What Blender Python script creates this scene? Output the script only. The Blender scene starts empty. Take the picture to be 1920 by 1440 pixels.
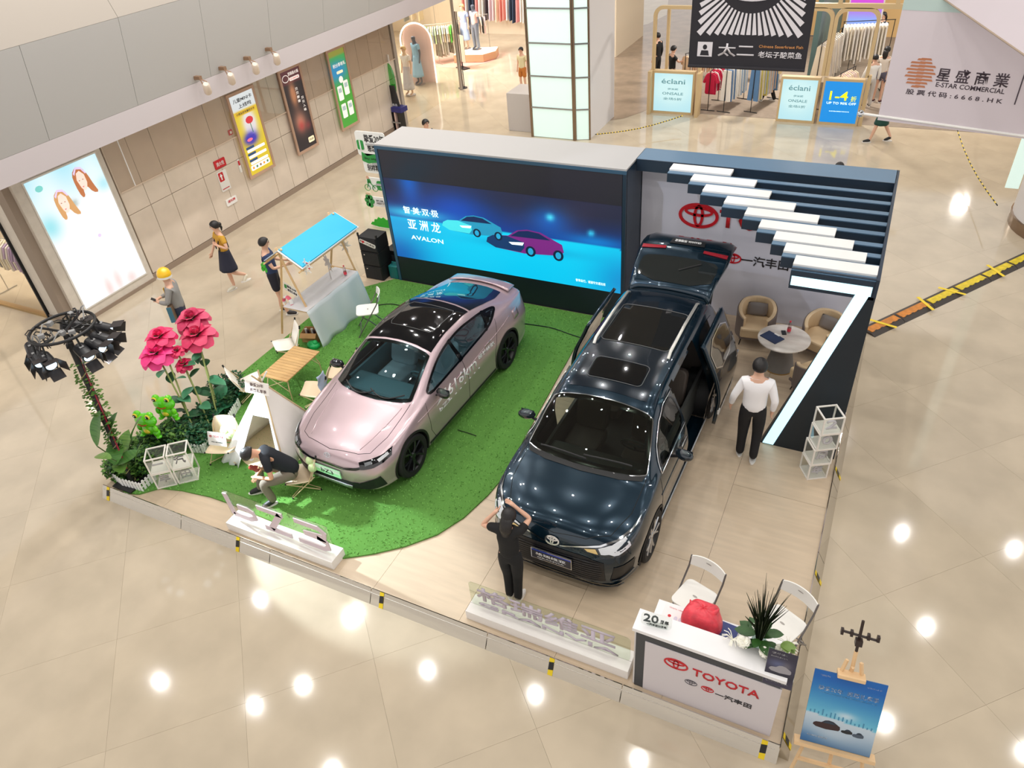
import bpy, bmesh, math, random
from mathutils import Vector, Matrix, Euler
from mathutils.bvhtree import BVHTree
R=random.Random(7)
PI=math.pi
col=bpy.context.scene.collection
sc=bpy.context.scene
V=Vector
# ---------------------------------------------------------------- camera
CX=V((0.89804603,0.43324987,-0.07620948)); CY=V((0.21002322,-0.57449555,-0.79110373)); CZ=V((-0.3865276,0.6944418,-0.60691598))
FPX=1376.8; CAMH=7.75
cd=bpy.data.cameras.new('camera'); cam=bpy.data.objects.new('camera',cd); col.objects.link(cam)
mw=Matrix.Identity(4)
for i in range(3):
    mw[i][0]=CX[i]; mw[i][1]=-CY[i]; mw[i][2]=-CZ[i]
mw[2][3]=CAMH
cam.matrix_world=mw
cd.sensor_fit='HORIZONTAL'; cd.sensor_width=36; cd.lens=FPX/1920*36; cd.clip_start=.05; cd.clip_end=200
sc.camera=cam
def ray(px,py): return CX*((px-960)/FPX)+CY*((py-720)/FPX)+CZ
def at(px,py,z=0.0):
    d=ray(px,py); t=(z-CAMH)/d.z; return V((d.x*t,d.y*t,z))
def aty(px,py,y):
    d=ray(px,py); t=y/d.y; return V((d.x*t,y,CAMH+d.z*t))
def atx(px,py,x):
    d=ray(px,py); t=x/d.x; return V((x,d.y*t,CAMH+d.z*t))
# ---------------------------------------------------------------- world, lights, exposure
w=bpy.data.worlds.new('world'); sc.world=w; w.use_nodes=True
bg=w.node_tree.nodes['Background']; bg.inputs[0].default_value=(1,.96,.93,1); bg.inputs[1].default_value=1.0
sc.view_settings.view_transform='Standard'; sc.view_settings.look='None'; sc.view_settings.gamma=1; sc.view_settings.exposure=.0
sc.view_settings.use_curve_mapping=False
CEIL=13.0
LAMPS=[]
for i in range(8):
    for j in range(8):
        LAMPS.append((-17+i*3.4+(.9 if j%2 else 0),-1.5+j*3.7+(.6 if i%2 else 0)))
for n,(x,y) in enumerate(LAMPS):
    l=bpy.data.lights.new('downlight_beam','AREA'); l.shape='DISK'; l.size=.12; l.energy=64; l.color=(1,.965,.92)
    o=bpy.data.objects.new('downlight_beam',l); o.location=(x,y,CEIL-.06); col.objects.link(o)
def spot(px,tgt,e,colr,ang=40,size=.08,blend=.4):
    l=bpy.data.lights.new('stage_beam','SPOT'); l.energy=e; l.color=colr; l.spot_size=math.radians(ang); l.shadow_soft_size=size; l.spot_blend=blend
    o=bpy.data.objects.new('stage_beam',l); o.location=px; o.rotation_euler=(V(tgt)-V(px)).to_track_quat('-Z','Y').to_euler(); col.objects.link(o)
for p_,e,s in (((-18,9.4,4.4),200,1.2),((-18,26,4.8),700,2.2),((-14,29.5,4.8),600,2.2),((-3,27,4.8),380,.6),((3,30,4.8),200,.4)):
    l=bpy.data.lights.new('shop_light','AREA'); l.size=s; l.energy=e; l.color=(1,.94,.86); o=bpy.data.objects.new('shop_light',l); o.location=p_; col.objects.link(o)
for k in range(1,8):
    l=bpy.data.lights.new('corridor_fill','AREA'); l.shape='DISK'; l.size=.2; l.energy=84; l.color=(1,.95,.89); o=bpy.data.objects.new('corridor_fill',l); o.location=(-10.6,4.0+k*2.4,9.6); o.rotation_euler=(0,.35,0); col.objects.link(o)  # unseen fill lamps added to brighten the left corridor and wall
spot((-7.5,3,10),(-2.6,12,1.2),900,(.78,.86,1),19,.1,.2)
# ---------------------------------------------------------------- materials
def lin(c):
    return tuple(((x/255)/12.92 if x/255<=.04045 else ((x/255+.055)/1.055)**2.4) for x in c)
MC={}
def mat(name,c=(200,200,200),rough=.5,metal=0,coat=0,emit=0,noise=0,scale=8,bump=0,spec=.5,trans=0,alpha=1,c2=None,stretch=None,sheen=0):
    if name in MC: return MC[name]
    m=bpy.data.materials.new(name); m.use_nodes=True; nt=m.node_tree; b=nt.nodes['Principled BSDF']
    L=lin(c)+(1,)
    b.inputs['Base Color'].default_value=L; b.inputs['Roughness'].default_value=rough; b.inputs['Metallic'].default_value=metal
    b.inputs['Specular IOR Level'].default_value=spec; b.inputs['Coat Weight'].default_value=coat; b.inputs['Coat Roughness'].default_value=.03
    if trans: b.inputs['Transmission Weight'].default_value=trans
    if alpha<1: b.inputs['Alpha'].default_value=alpha
    if emit: b.inputs['Emission Color'].default_value=L; b.inputs['Emission Strength'].default_value=emit
    if noise or c2 or bump:
        tc=nt.nodes.new('ShaderNodeTexCoord'); nz=nt.nodes.new('ShaderNodeTexNoise'); nz.inputs['Scale'].default_value=scale; nz.inputs['Detail'].default_value=4
        src=tc.outputs['Object']
        if stretch:
            mp=nt.nodes.new('ShaderNodeMapping'); mp.inputs['Scale'].default_value=stretch; nt.links.new(src,mp.inputs[0]); src=mp.outputs[0]
        nt.links.new(src,nz.inputs['Vector'])
        if noise or c2:
            r=nt.nodes.new('ShaderNodeValToRGB'); k=noise or .5
            if c2: r.color_ramp.elements[0].color=lin(c2)+(1,); r.color_ramp.elements[1].color=L
            else:
                r.color_ramp.elements[0].color=tuple(max(0,x*(1-k)) for x in L[:3])+(1,); r.color_ramp.elements[1].color=tuple(min(1,x*(1+k*.5)) for x in L[:3])+(1,)
            r.color_ramp.elements[0].position=.35; r.color_ramp.elements[1].position=.68
            nt.links.new(nz.outputs['Fac'],r.inputs[0]); nt.links.new(r.outputs[0],b.inputs['Base Color'])
        if bump:
            bp=nt.nodes.new('ShaderNodeBump'); bp.inputs['Strength'].default_value=bump; bp.inputs['Distance'].default_value=.02
            nt.links.new(nz.outputs['Fac'],bp.inputs['Height']); nt.links.new(bp.outputs[0],b.inputs['Normal'])
    MC[name]=m; return m
def glassmat(name,tint=(235,245,240),op=.12,rough=.02):
    if name in MC: return MC[name]
    m=bpy.data.materials.new(name); m.use_nodes=True; nt=m.node_tree; nt.nodes.clear()
    o=nt.nodes.new('ShaderNodeOutputMaterial'); tr=nt.nodes.new('ShaderNodeBsdfTransparent'); gl=nt.nodes.new('ShaderNodeBsdfGlossy'); mx=nt.nodes.new('ShaderNodeMixShader'); fr=nt.nodes.new('ShaderNodeFresnel'); fr.inputs[0].default_value=1.5
    ad=nt.nodes.new('ShaderNodeMath'); ad.operation='MULTIPLY_ADD'; ad.inputs[1].default_value=1; ad.inputs[2].default_value=op*.3
    tr.inputs[0].default_value=lin(tint)+(1,); gl.inputs['Roughness'].default_value=rough
    ge=nt.nodes.new('ShaderNodeNewGeometry'); iv=nt.nodes.new('ShaderNodeMath'); iv.operation='SUBTRACT'; iv.inputs[0].default_value=1; nt.links.new(ge.outputs['Backfacing'],iv.inputs[1]); ml=nt.nodes.new('ShaderNodeMath'); ml.operation='MULTIPLY'
    nt.links.new(fr.outputs[0],ad.inputs[0]); nt.links.new(ad.outputs[0],ml.inputs[0]); nt.links.new(iv.outputs[0],ml.inputs[1]); nt.links.new(ml.outputs[0],mx.inputs[0]); nt.links.new(tr.outputs[0],mx.inputs[1]); nt.links.new(gl.outputs[0],mx.inputs[2]); nt.links.new(mx.outputs[0],o.inputs[0])
    MC[name]=m; return m
def attrmat(name,emit=0,rough=.4):
    if name in MC: return MC[name]
    m=bpy.data.materials.new(name); m.use_nodes=True; nt=m.node_tree; b=nt.nodes['Principled BSDF']; a=nt.nodes.new('ShaderNodeVertexColor'); a.layer_name='Col'
    b.inputs['Roughness'].default_value=rough
    if emit:
        b.inputs['Base Color'].default_value=(0.01,.01,.01,1); nt.links.new(a.outputs[0],b.inputs['Emission Color']); b.inputs['Emission Strength'].default_value=emit
    else: nt.links.new(a.outputs[0],b.inputs['Base Color'])
    MC[name]=m; return m
# ---------------------------------------------------------------- mesh building
class MB:
    def __init__(s): s.v=[]; s.f=[]
    def add(s,vs,fs):
        n=len(s.v); s.v+= [V(p) for p in vs]; s.f+=[tuple(i+n for i in f) for f in fs]; return s
    def box(s,x0,x1,y0,y1,z0,z1,M=None):
        vs=[V((x,y,z)) for z in (z0,z1) for y in (y0,y1) for x in (x0,x1)]
        if M: vs=[M@p for p in vs]
        return s.add(vs,[(0,2,3,1),(4,5,7,6),(0,1,5,4),(2,6,7,3),(0,4,6,2),(1,3,7,5)])
    def tube(s,pts,r,n=8,caps=True,flat=1):
        pts=[V(p) for p in pts]; rs=r if isinstance(r,(list,tuple)) else [r]*len(pts)
        up=None; rings=[]
        for i,p in enumerate(pts):
            d=(pts[min(i+1,len(pts)-1)]-pts[max(i-1,0)])
            d=d.normalized() if d.length>1e-9 else V((0,0,1))
            if up is None: up=V((0,0,1)) if abs(d.z)<.9 else V((1,0,0))
            a=d.cross(up).normalized(); b=a.cross(d).normalized(); up=b
            rings.append([p+(a*math.cos(2*PI*k/n)+b*math.sin(2*PI*k/n)*flat)*rs[i] for k in range(n)])
        vs=[q for rg in rings for q in rg]; fs=[]
        for i in range(len(pts)-1):
            for k in range(n):
                fs.append((i*n+k,i*n+(k+1)%n,(i+1)*n+(k+1)%n,(i+1)*n+k))
        if caps: fs.append(tuple(range(n))[::-1]); fs.append(tuple(range((len(pts)-1)*n,len(pts)*n)))
        return s.add(vs,fs)
    def lathe(s,prof,n=20,M=None,c=(0,0,0),cap=True):
        vs=[];fs=[];c=V(c)
        for r,z in prof:
            for k in range(n):
                p=V((r*math.cos(2*PI*k/n),r*math.sin(2*PI*k/n),z)); vs.append((M@p if M else p)+c)
        for i in range(len(prof)-1):
            for k in range(n): fs.append((i*n+k,i*n+(k+1)%n,(i+1)*n+(k+1)%n,(i+1)*n+k))
        if cap: fs.append(tuple(range(n))[::-1]); fs.append(tuple(range((len(prof)-1)*n,len(prof)*n)))
        return s.add(vs,fs)
    def prism(s,poly,d0,d1,fr=None):
        # poly 2d in frame (x,y), extruded along frame z d0..d1
        n=len(poly); a=[V((x,y,d0)) for x,y in poly]+[V((x,y,d1)) for x,y in poly]
        if fr: a=[fr@p for p in a]
        return s.add(a,[tuple(range(n))[::-1],tuple(range(n,2*n))]+[(i,(i+1)%n,n+(i+1)%n,n+i) for i in range(n)])
    def ball(s,c,r,n=12,m=8,M=None):
        r=r if isinstance(r,(list,tuple)) else (r,r,r); c=V(c)
        vs=[];fs=[]
        for i in range(m+1):
            t=PI*i/m
            for k in range(n):
                p=V((r[0]*math.sin(t)*math.cos(2*PI*k/n),r[1]*math.sin(t)*math.sin(2*PI*k/n),r[2]*math.cos(t))); vs.append((M@p if M else p)+c)
        for i in range(m):
            for k in range(n): fs.append((i*n+k,(i+1)*n+k,(i+1)*n+(k+1)%n,i*n+(k+1)%n))
        return s.add(vs,fs)
    def build(s,name,m,parent=None,smooth=False,bevel=0,solid=0,sub=0):
        me=bpy.data.meshes.new(name); me.from_pydata([tuple(p) for p in s.v],[],s.f); me.update()
        return link(name,me,m,parent,smooth,bevel,solid,sub)
def link(name,me,m,parent=None,smooth=False,bevel=0,solid=0,sub=0):
    o=bpy.data.objects.new(name,me); col.objects.link(o)
    if m is not None: me.materials.append(m)
    if smooth:
        me.polygons.foreach_set('use_smooth',[True]*len(me.polygons))
        if smooth!='all':
            try: me.set_sharp_from_angle(angle=math.radians(smooth if smooth is not True else 40))
            except Exception: pass
    if bevel:
        b=o.modifiers.new('bevel','BEVEL'); b.width=bevel; b.segments=2; b.limit_method='ANGLE'
    if solid:
        b=o.modifiers.new('solid','SOLIDIFY'); b.thickness=solid; b.offset=0
    if sub:
        b=o.modifiers.new('sub','SUBSURF'); b.levels=sub; b.render_levels=sub
    if parent is not None: o.parent=parent
    return o
def tag(o,label=None,cat=None,group=None,kind=None):
    if label: o['label']=label
    if cat: o['category']=cat
    if group: o['group']=group
    if kind: o['kind']=kind
    return o
def thing(name,label,cat,loc=(0,0,0),rz=0,group=None):
    o=bpy.data.objects.new(name,None); o.empty_display_size=.1; col.objects.link(o); o.location=loc; o.rotation_euler=(0,0,rz)
    return tag(o,label,cat,group)
def dup(root,loc,rz=0,label=None,scale=None):
    def cp(o,p):
        c=o.copy(); col.objects.link(c); c.parent=p
        for ch in list(kids.get(o.name,[])): cp(ch,c)
        return c
    kids={}
    for o in list(col.objects):
        if o.parent: kids.setdefault(o.parent.name,[]).append(o)
    c=cp(root,None); c.location=loc; c.rotation_euler=(0,0,rz)
    if scale: c.scale=(scale,)*3 if not isinstance(scale,tuple) else scale
    if label: c['label']=label
    return c
def T(x,y,z): return Matrix.Translation((x,y,z))
def RX(a): return Matrix.Rotation(a,4,'X')
def RY(a): return Matrix.Rotation(a,4,'Y')
def RZ(a): return Matrix.Rotation(a,4,'Z')
def frame(o,x,y):
    # frame with origin o, x dir, y dir (z = outward normal)
    x=V(x).normalized(); z=x.cross(V(y)).normalized(); y=z.cross(x); m=Matrix.Identity(4)
    for i in range(3): m[i][0]=x[i]; m[i][1]=y[i]; m[i][2]=z[i]; m[i][3]=o[i]
    return m
TEXTS=[]
def text(s,fr,x,y,w_,h,m,parent,depth=.004,name='lettering',shear=0,snap=None):
    cu=bpy.data.curves.new(name,'FONT'); cu.body=s; cu.align_x='CENTER'; cu.size=1; cu.resolution_u=2; cu.shear=shear; cu.offset=.012
    o=bpy.data.objects.new('tmp_text',cu); col.objects.link(o)
    TEXTS.append((o,name,fr,x,y,w_,h,m,parent,depth,snap))
def finish_texts():
    bpy.context.view_layer.update(); dg=bpy.context.evaluated_depsgraph_get()
    for o,name,fr,x,y,w_,h,m,parent,depth,snap in TEXTS:
        me=bpy.data.meshes.new_from_object(o.evaluated_get(dg)); me.name=name
        if len(me.vertices)==0: continue
        xs=[v.co.x for v in me.vertices]; ys=[v.co.y for v in me.vertices]
        x0,x1,y0,y1=min(xs),max(xs),min(ys),max(ys)
        bm=bmesh.new(); bm.from_mesh(me)
        for v in bm.verts:
            v.co=V((x+((v.co.x-x0)/max(1e-6,x1-x0)-.5)*w_, y+((v.co.y-y0)/max(1e-6,y1-y0)-.5)*h, 0))
        bmesh.ops.dissolve_limit(bm,angle_limit=.02,verts=bm.verts,edges=bm.edges)
        if depth>0:
            r=bmesh.ops.extrude_face_region(bm,geom=bm.faces[:]); 
            for g in r['geom']:
                if isinstance(g,bmesh.types.BMVert): g.co.z+=depth
        for v in bm.verts:
            dz=v.co.z; v.co=fr@v.co
            if snap:
                q=snap.bvh.ray_cast(V((3,v.co.y,v.co.z)),V((-1,0,0)))[0]
                if q: v.co.x=q.x+.005+dz
        bmesh.ops.recalc_face_normals(bm,faces=bm.faces)
        bm.to_mesh(me); bm.free(); me.materials.clear()
        link(name,me,m,parent)
    for t in TEXTS:
        bpy.data.objects.remove(t[0])
def picture(name,fr,w_,h,fn,m,parent=None,nx=40,ny=40,d=0.0):
    # flat printed / lit picture: colour per vertex, fn(u,v)->sRGB (0..255)
    vs=[];cs=[];fs=[]
    for j in range(ny+1):
        for i in range(nx+1):
            u,v=i/nx,j/ny; vs.append(fr@V((u*w_,v*h,d))); cs.append(lin(fn(u,v))+(1,))
    for j in range(ny):
        for i in range(nx):
            a=j*(nx+1)+i; fs.append((a,a+1,a+nx+2,a+nx+1))
    me=bpy.data.meshes.new(name); me.from_pydata([tuple(p) for p in vs],[],fs)
    at_=me.color_attributes.new('Col','FLOAT_COLOR','POINT')
    for i,c in enumerate(cs): at_.data[i].color=c
    return link(name,me,m,parent)
def flat(name,fr,poly,m,parent,d=.002,th=.002):
    return MB().prism(poly,d,d+th,fr).build(name,m,parent)
def rect(x0,y0,x1,y1): return [(x0,y0),(x1,y0),(x1,y1),(x0,y1)]
def rrect(x0,y0,x1,y1,r,n=4):
    p=[]
    for cx,cy,a in ((x1-r,y0+r,-90),(x1-r,y1-r,0),(x0+r,y1-r,90),(x0+r,y0+r,180)):
        for k in range(n+1):
            t=math.radians(a+90*k/n); p.append((cx+r*math.cos(t),cy+r*math.sin(t)))
    return p
def ell(cx,cy,rx,ry,n=20,rot=0):
    c,s=math.cos(rot),math.sin(rot)
    return [(cx+rx*math.cos(t)*c-ry*math.sin(t)*s,cy+rx*math.cos(t)*s+ry*math.sin(t)*c) for t in [2*PI*k/n for k in range(n)]]
def ring(mb,fr,cx,cy,rx,ry,t,d0,d1,n=32,t2=None):
    t2=t2 or t
    vs=[];fs=[]
    for d in (d0,d1):
        for q in (0,1):
            for k in range(n):
                a=2*PI*k/n; ax=rx-q*t2; ay=ry-q*t; vs.append(fr@V((cx+ax*math.cos(a),cy+ay*math.sin(a),d)))
    for k in range(n):
        j=(k+1)%n
        fs+=[(2*n+k,2*n+j,3*n+j,3*n+k),(k,2*n+k,2*n+j,j)[::-1],(n+k,n+j,3*n+j,3*n+k)[::-1],(k,j,n+j,n+k)[::-1]]
    mb.add(vs,fs)
def emblem(name,fr,cx,cy,w_,m,parent,d=.003,th=.006,tk=.07):
    # three overlapping ovals
    h=w_*.66; t=w_*tk; mb=MB()
    ring(mb,fr,cx,cy,w_/2,h/2,t,d,d+th); ring(mb,fr,cx,cy+h*.17,w_*.36,h*.2,t*.9,d,d+th); ring(mb,fr,cx,cy-.0*h,w_*.13,h*.44,t*.9,d,d+th)
    return mb.build(name,m,parent)
def lerp(a,b,t): return tuple(x+(y-x)*t for x,y in zip(a,b))
def cl(x): return 0 if x<0 else 1 if x>1 else x
white=mat('white_paint',(238,236,232),.35); black=mat('black_plastic',(22,22,24),.45); dark=mat('dark_metal',(40,42,46),.4,.6)
chrome=mat('chrome',(225,228,232),.12,1); redp=mat('red_print',(200,22,38),.4); wood=mat('light_wood',(222,186,140),.5,noise=.15,scale=3,stretch=(1,1,12))
navy=mat('navy_panel',(27,48,66),.35); grey=mat('grey_plastic',(150,150,150),.5); ink=mat('black_print',(28,24,28),.5); wprint=mat('white_print',(245,245,245),.5)
steel=mat('brushed_steel',(170,172,175),.3,.9)
skin=mat('skin',(222,176,150),.5); hairm=mat('black_hair',(26,22,22),.45)
# ================================================================ setting
ZS=.16
W0=-14.48   # left wall plane
SX0,SX1,SY0,SY1=-9.64,.34,4.14,12.2
fl=MB().box(-40,30,-6,60,-.3,-.02).build('floor',mat('tile_bed',(172,158,138),.3)); tag(fl,kind='structure')
def tilemat(name,c,rough=.07):
    m=mat(name,c,rough,noise=.10,scale=1.3,spec=.55); return m
tm=tilemat('polished_tile',(196,182,160))
# tiles laid at 45 degrees, the ones in view as single pieces, the rest as one mesh
TS=1.5; me=bpy.data.meshes.new('tile'); mbt=MB().box(-TS/2+.0009,TS/2-.0009,-TS/2+.0009,TS/2-.0009,-.02,0); me.from_pydata([tuple(p) for p in mbt.v],[],mbt.f); me.materials.append(tm)
rest=MB(); cnt=0; c45=math.cos(PI/4)
tl=[]
for i in range(-40,42):
    for j in range(-24,60):
        x=(i-j)*TS*c45-3.1; y=(i+j)*TS*c45+1.35
        if not(-34<x<24 and -4<y<52): continue
        v=V((x,y,-CAMH)); dz=v.dot(CZ)
        vis=False
        if dz>.5:
            px=960+FPX*v.dot(CX)/dz; py=720+FPX*v.dot(CY)/dz; vis=-60<px<1980 and -40<py<1500
        if SX0+.8<x<SX1-.8 and SY0+.8<y<SY1-.8: vis=False
        tl.append((math.hypot(x,y) if vis else 1e3+math.hypot(x,y),x,y))
tl.sort()
for n,(d,x,y) in enumerate(tl):
    if n<290 and d<1e3:
        o=bpy.data.objects.new('tile',me); col.objects.link(o); o.location=(x,y,0); o.rotation_euler=(0,0,PI/4); o.parent=fl
    else: rest.box(-TS/2+.0009,TS/2-.0009,-TS/2+.0009,TS/2-.0009,-.02,0,T(x,y,0)@RZ(PI/4))
r=rest.build('tile_field',tm,fl); r['kind']='stuff'
# darker brown floor beyond, curved border
bt=mat('brown_tile',(158,138,118),.16,noise=.15,scale=2)
pts=[at(*p) for p in ((1132,228),(1170,222),(1215,206),(1310,206),(1330,-40),(1260,-60),(1250,28),(1215,45),(1175,55),(1145,62),(1132,70))]
fb=MB().add([(p.x,p.y,.004) for p in pts],[tuple(range(len(pts)))]).build('floor_inlay',bt); tag(fb,kind='structure')
pk=mat('pink_floor',(238,178,168),.25)
c=at(868,108); MB().lathe([(1.55,0),(1.55,.006)],40,c=(c.x,c.y,.001)).build('floor_circle',pk); tag(bpy.data.objects['floor_circle'],kind='structure')
# ceiling with downlights (above the camera)
ce=MB().box(-22,16,-9,34,CEIL,CEIL+.2).build('ceiling',mat('ceiling_paint',(96,92,88),.8)); tag(ce,kind='structure')
lm=mat('downlight_trim',(235,235,235),.4)
# left wall: stone-look panels, bands
wl=MB().box(W0-.3,W0-.03,7.4,20.4,0,6.2).build('wall_left',mat('wall_core',(150,135,120),.7)); tag(wl,kind='structure')
pm=mat('wall_panel_stone',(220,206,190),.3,noise=.06,scale=2,bump=.02)
ys=[9.62]
while ys[-1]<20.3: ys.append(min(20.38,ys[-1]+(.62 if len(ys)%3 else 1.0)))
for a,b in zip(ys[:-1],ys[1:]):
    for z0,z1 in ((.14,1.55),(1.56,5.5)):
        MB().box(W0-.03,W0,a+.006,b-.006,z0,z1).build('panel',pm,wl,bevel=.004)
tag(MB().box(W0-.02,W0+.02,7.5,20.4,0,.13).build('baseboard_left',mat('baseboard_stone',(150,132,116),.4)),kind='structure')
# glass skin on the upper wall
gw=MB().box(W0+.05,W0+.062,9.62,20.38,2.1,5.2).build('glass_sheet',glassmat('wall_glass',(246,243,240),.15),wl)
MB().box(W0+.048,W0+.066,9.62,20.38,2.08,2.1).build('glass_trim',mat('trim_pale',(225,205,185),.3),wl)
MB().box(W0+.046,W0+.068,10.0,10.02,2.1,5.2).build('glass_trim',mat('trim_white',(245,245,245),.3),wl)
# pier with the light box
pr=MB().box(-15.4,W0+.06,7.55,9.55,0,6.2).build('pier',mat('pier_stone',(214,206,194),.3,noise=.05)); tag(pr,kind='structure')
tag(MB().box(-15.42,W0+.08,7.53,9.57,0,.08).build('trim_1',mat('baseboard_stone')),kind='structure')
# left shop front (faces the viewer)
sh=MB().box(-22,-21.8,7.5,16,0,5).build('wall_back',mat('shop_wall',(222,208,190),.6)); tag(sh,kind='structure')
tag(MB().box(-22,-15.4,10.3,10.5,0,5.5).build('wall_shop',mat('shop_wall')),kind='structure')
tag(MB().box(-22,-15.45,7.5,7.62,0,.05).build('trim_2',mat('brass',(190,160,110),.3,.8)),kind='structure')
wn=MB().box(-15.46,-15.42,7.5,7.56,0,4.5).box(-18.4,-18.36,7.5,7.56,0,4.5).build('window_1',dark); tag(wn,kind='structure')
MB().box(-18.36,-15.46,7.52,7.535,.05,4.5).build('pane',glassmat('shop_glass',(250,248,242),.1),wn)
# second-floor bulkhead over the left wall: upper face, undercut grey face, light band
xa=-13.0; pA=atx(0,95,xa); zA=pA.z; pB=atx(0,300,-13.35); pC=atx(0,357,-13.35)
gb=mat('bulkhead_grey',(176,174,172),.6); gu=mat('bulkhead_cream',(158,150,141),.6); gl_=mat('bulkhead_light',(192,184,186),.6)
def slopeseg(name,m,prof,y0,y1,n):
    root=None
    L=(y1-y0)/n
    for k in range(n):
        a,b=y0+k*L+.004,y0+(k+1)*L-.004
        mb=MB(); q=len(prof)
        mb.add([(x,a,z) for x,z in prof]+[(x,b,z) for x,z in prof],[tuple(range(q)),tuple(range(2*q-1,q-1,-1))]+[(i,q+i,q+(i+1)%q,(i+1)%q) for i in range(q)])
        yield mb
zB=pB.z; zC=pC.z
YE=26
bk=MB().box(-14.4,-13.6,-2,YE,zC+.01,zA+1.2).build('bulkhead',gu); tag(bk,kind='structure')
for mb in slopeseg('a',gu,[(xa,zA),(xa-.45,zA+1.3),(-14.45,zA+1.3),(-14.45,zA)],-2,YE,7): mb.build('fascia_panel',gu,bk)
for mb in slopeseg('b',gb,[(-13.35,zB),(xa,zA-.004),(-14.45,zA-.004),(-14.45,zB)],-2,YE,14): mb.build('fascia_panel',gb,bk)
MB().box(-14.45,-13.35,-2,YE,zC,zB-.004).build('light_band',gl_,bk)

# far end of the bulkhead slopes to the shop front
MB().box(-14.45,-13.35,YE,40,zC+.3,zA+1.3).build('fascia_panel',gu,bk)
# glass shop front beyond the wall (continues the wall line)
eg=MB().box(W0-.15,W0+.05,20.4,20.55,0,5.4).box(W0-.05,W0+.03,24.3,24.38,0,5.4).build('window_2',mat('grey_post',(170,160,150),.4)); tag(eg,kind='structure')
for k in range(4): MB().box(W0-.01,W0+.002,20.56+k*.94,20.56+k*.94+.93,0,5.2).build('pane',glassmat('shop_glass'),eg)
# shop interior back walls
sw=mat('shop_cream',(238,222,198),.6)
tag(MB().box(-24,-10.6,32.6,32.8,0,6).build('wall_far',sw),kind='structure')
tag(MB().box(-24.2,-24,18,33,0,6).build('wall_far_left',sw),kind='structure')
tag(MB().box(-10.6,-10.3,29.5,33,0,6).build('wall_return',sw),kind='structure')
tag(MB().box(-10,30,46,46.3,0,9).build('wall_end',mat('wall_end',(232,206,176),.6)),kind='structure')
# mall column, clad in lit frosted glass panels with steel posts
c0=at(1105,265); c1=at(1130,245); 
x1_,y1_=c0.x,c0.y
fA=at(999,256); fB=at(1078,263); fC=at(1106,262); fD=at(1131,238)
colm=tag(MB().prism([(fA.x+.02,fA.y+.04),(fB.x,fB.y+.04),(fC.x-.01,fC.y+.02),(fD.x,fD.y),(fD.x,fD.y+1),(fA.x+.02,fD.y+1)],0,8.2).build('column_1',mat('column_white',(222,220,222),.35)),kind='structure')
pan=mat('frosted_light_panel',(214,238,232),.25,emit=.42)
# front faces: main face then angled side face
def clad(a,b,n,h,seg0):
    d=(b-a).normalized(); nn=V((d.y,-d.x,0)); L=(b-a).length
    M=frame(a,d,(0,0,1))
    for k in range(n):
        MB().box(.03,L-.03,k*h+.02,(k+1)*h-.02,-.03,.0,M).build('light_panel',pan,colm)
        MB().box(.0,L,(k+1)*h-.02,(k+1)*h+.02,-.03,.03,M).build('steel_bar',steel,colm)
clad(fA,fB,9,.9,0); clad(fB,fC,9,.9,0)
for p,rr in ((fA,.045),(fB,.06),(fC,.03)): MB().tube([(p.x,p.y,0),(p.x,p.y,8.2)],rr,10).build('steel_post',mat('bronze_steel',(150,130,112),.2,.95),colm,smooth=True)
# right column: rounded white pillar with a lit side panel and dark base ring
rc=V((4.15,17.9,0)); q_=at(1884,352,1.0); tag(MB().box(q_.x,q_.x+.24,q_.y,q_.y+.05,1.0,7).build('column_3',pan),kind='structure')
rcol=tag(MB().lathe([(1.35,.22),(1.35,8)],40,c=(rc.x,rc.y,0)).build('column_2',mat('column_white'),smooth=True),kind='structure')
MB().lathe([(1.38,0),(1.38,.24),(1.33,.26)],40,c=(rc.x,rc.y,0)).build('column_base',mat('bronze_steel'),rcol,smooth=True)
# ================================================================ exhibition stage
wf=mat('stage_laminate',(204,184,158),.33,noise=.07,scale=1.6,stretch=(1,9,1))
st=MB().box(SX0+.03,SX1-.05,SY0+.03,SY1,0.003,ZS-.012).build('stage_core',mat('stage_side',(205,198,188),.5))
st.name='display_stage'; tag(st,'low platform floored with pale wood-look boards and edged in mirror strips','stage')
xs=[SX0,-8.4,-7.15,-5.9,-4.65,-3.4,-2.15,-.9,SX1]; 
for i in range(8):
    yy=[SY0+.04]+[SY0+ (1.1 if i%2 else 2.0)+k*2.44 for k in range(4)]; yy=[q for q in yy if q<SY1-.2]+[SY1]
    for a,b in zip(yy[:-1],yy[1:]): MB().box(max(xs[i],SX0+.02)+.002,xs[i+1]-.002,a+.002,b-.002,ZS-.012,ZS).build('floor_board',wf,st)
mirror=mat('mirror_strip',(205,200,190),.07,1,bump=.06,scale=2.5)
def strip(a,b,out,n,name):
    a=V(a);b=V(b);out=V(out)
    for k in range(n):
        p=a.lerp(b,(k+.003)/n); q=a.lerp(b,(k+.997)/n)
        mb=MB(); t=ZS+.035
        mb.add([p+out*.10,q+out*.10,q+V((0,0,t)),p+V((0,0,t)),q-out*.012+V((0,0,t)),p-out*.012+V((0,0,t)),p-out*.01,q-out*.01],[(0,1,2,3),(3,2,4,5),(0,3,5,6),(1,7,4,2),(5,4,7,6)])
        mb.build(name,mirror,st)
strip((SX0,SY0+.06,0),(SX1+.0,SY0+.06,0),(0,-1,0),6,'mirror_strip')
strip((SX1,SY0+.04,0),(SX1,SY1,0),(1,0,0),6,'mirror_strip')
yel=mat('tape_yellow',(235,205,30),.4)
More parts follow.
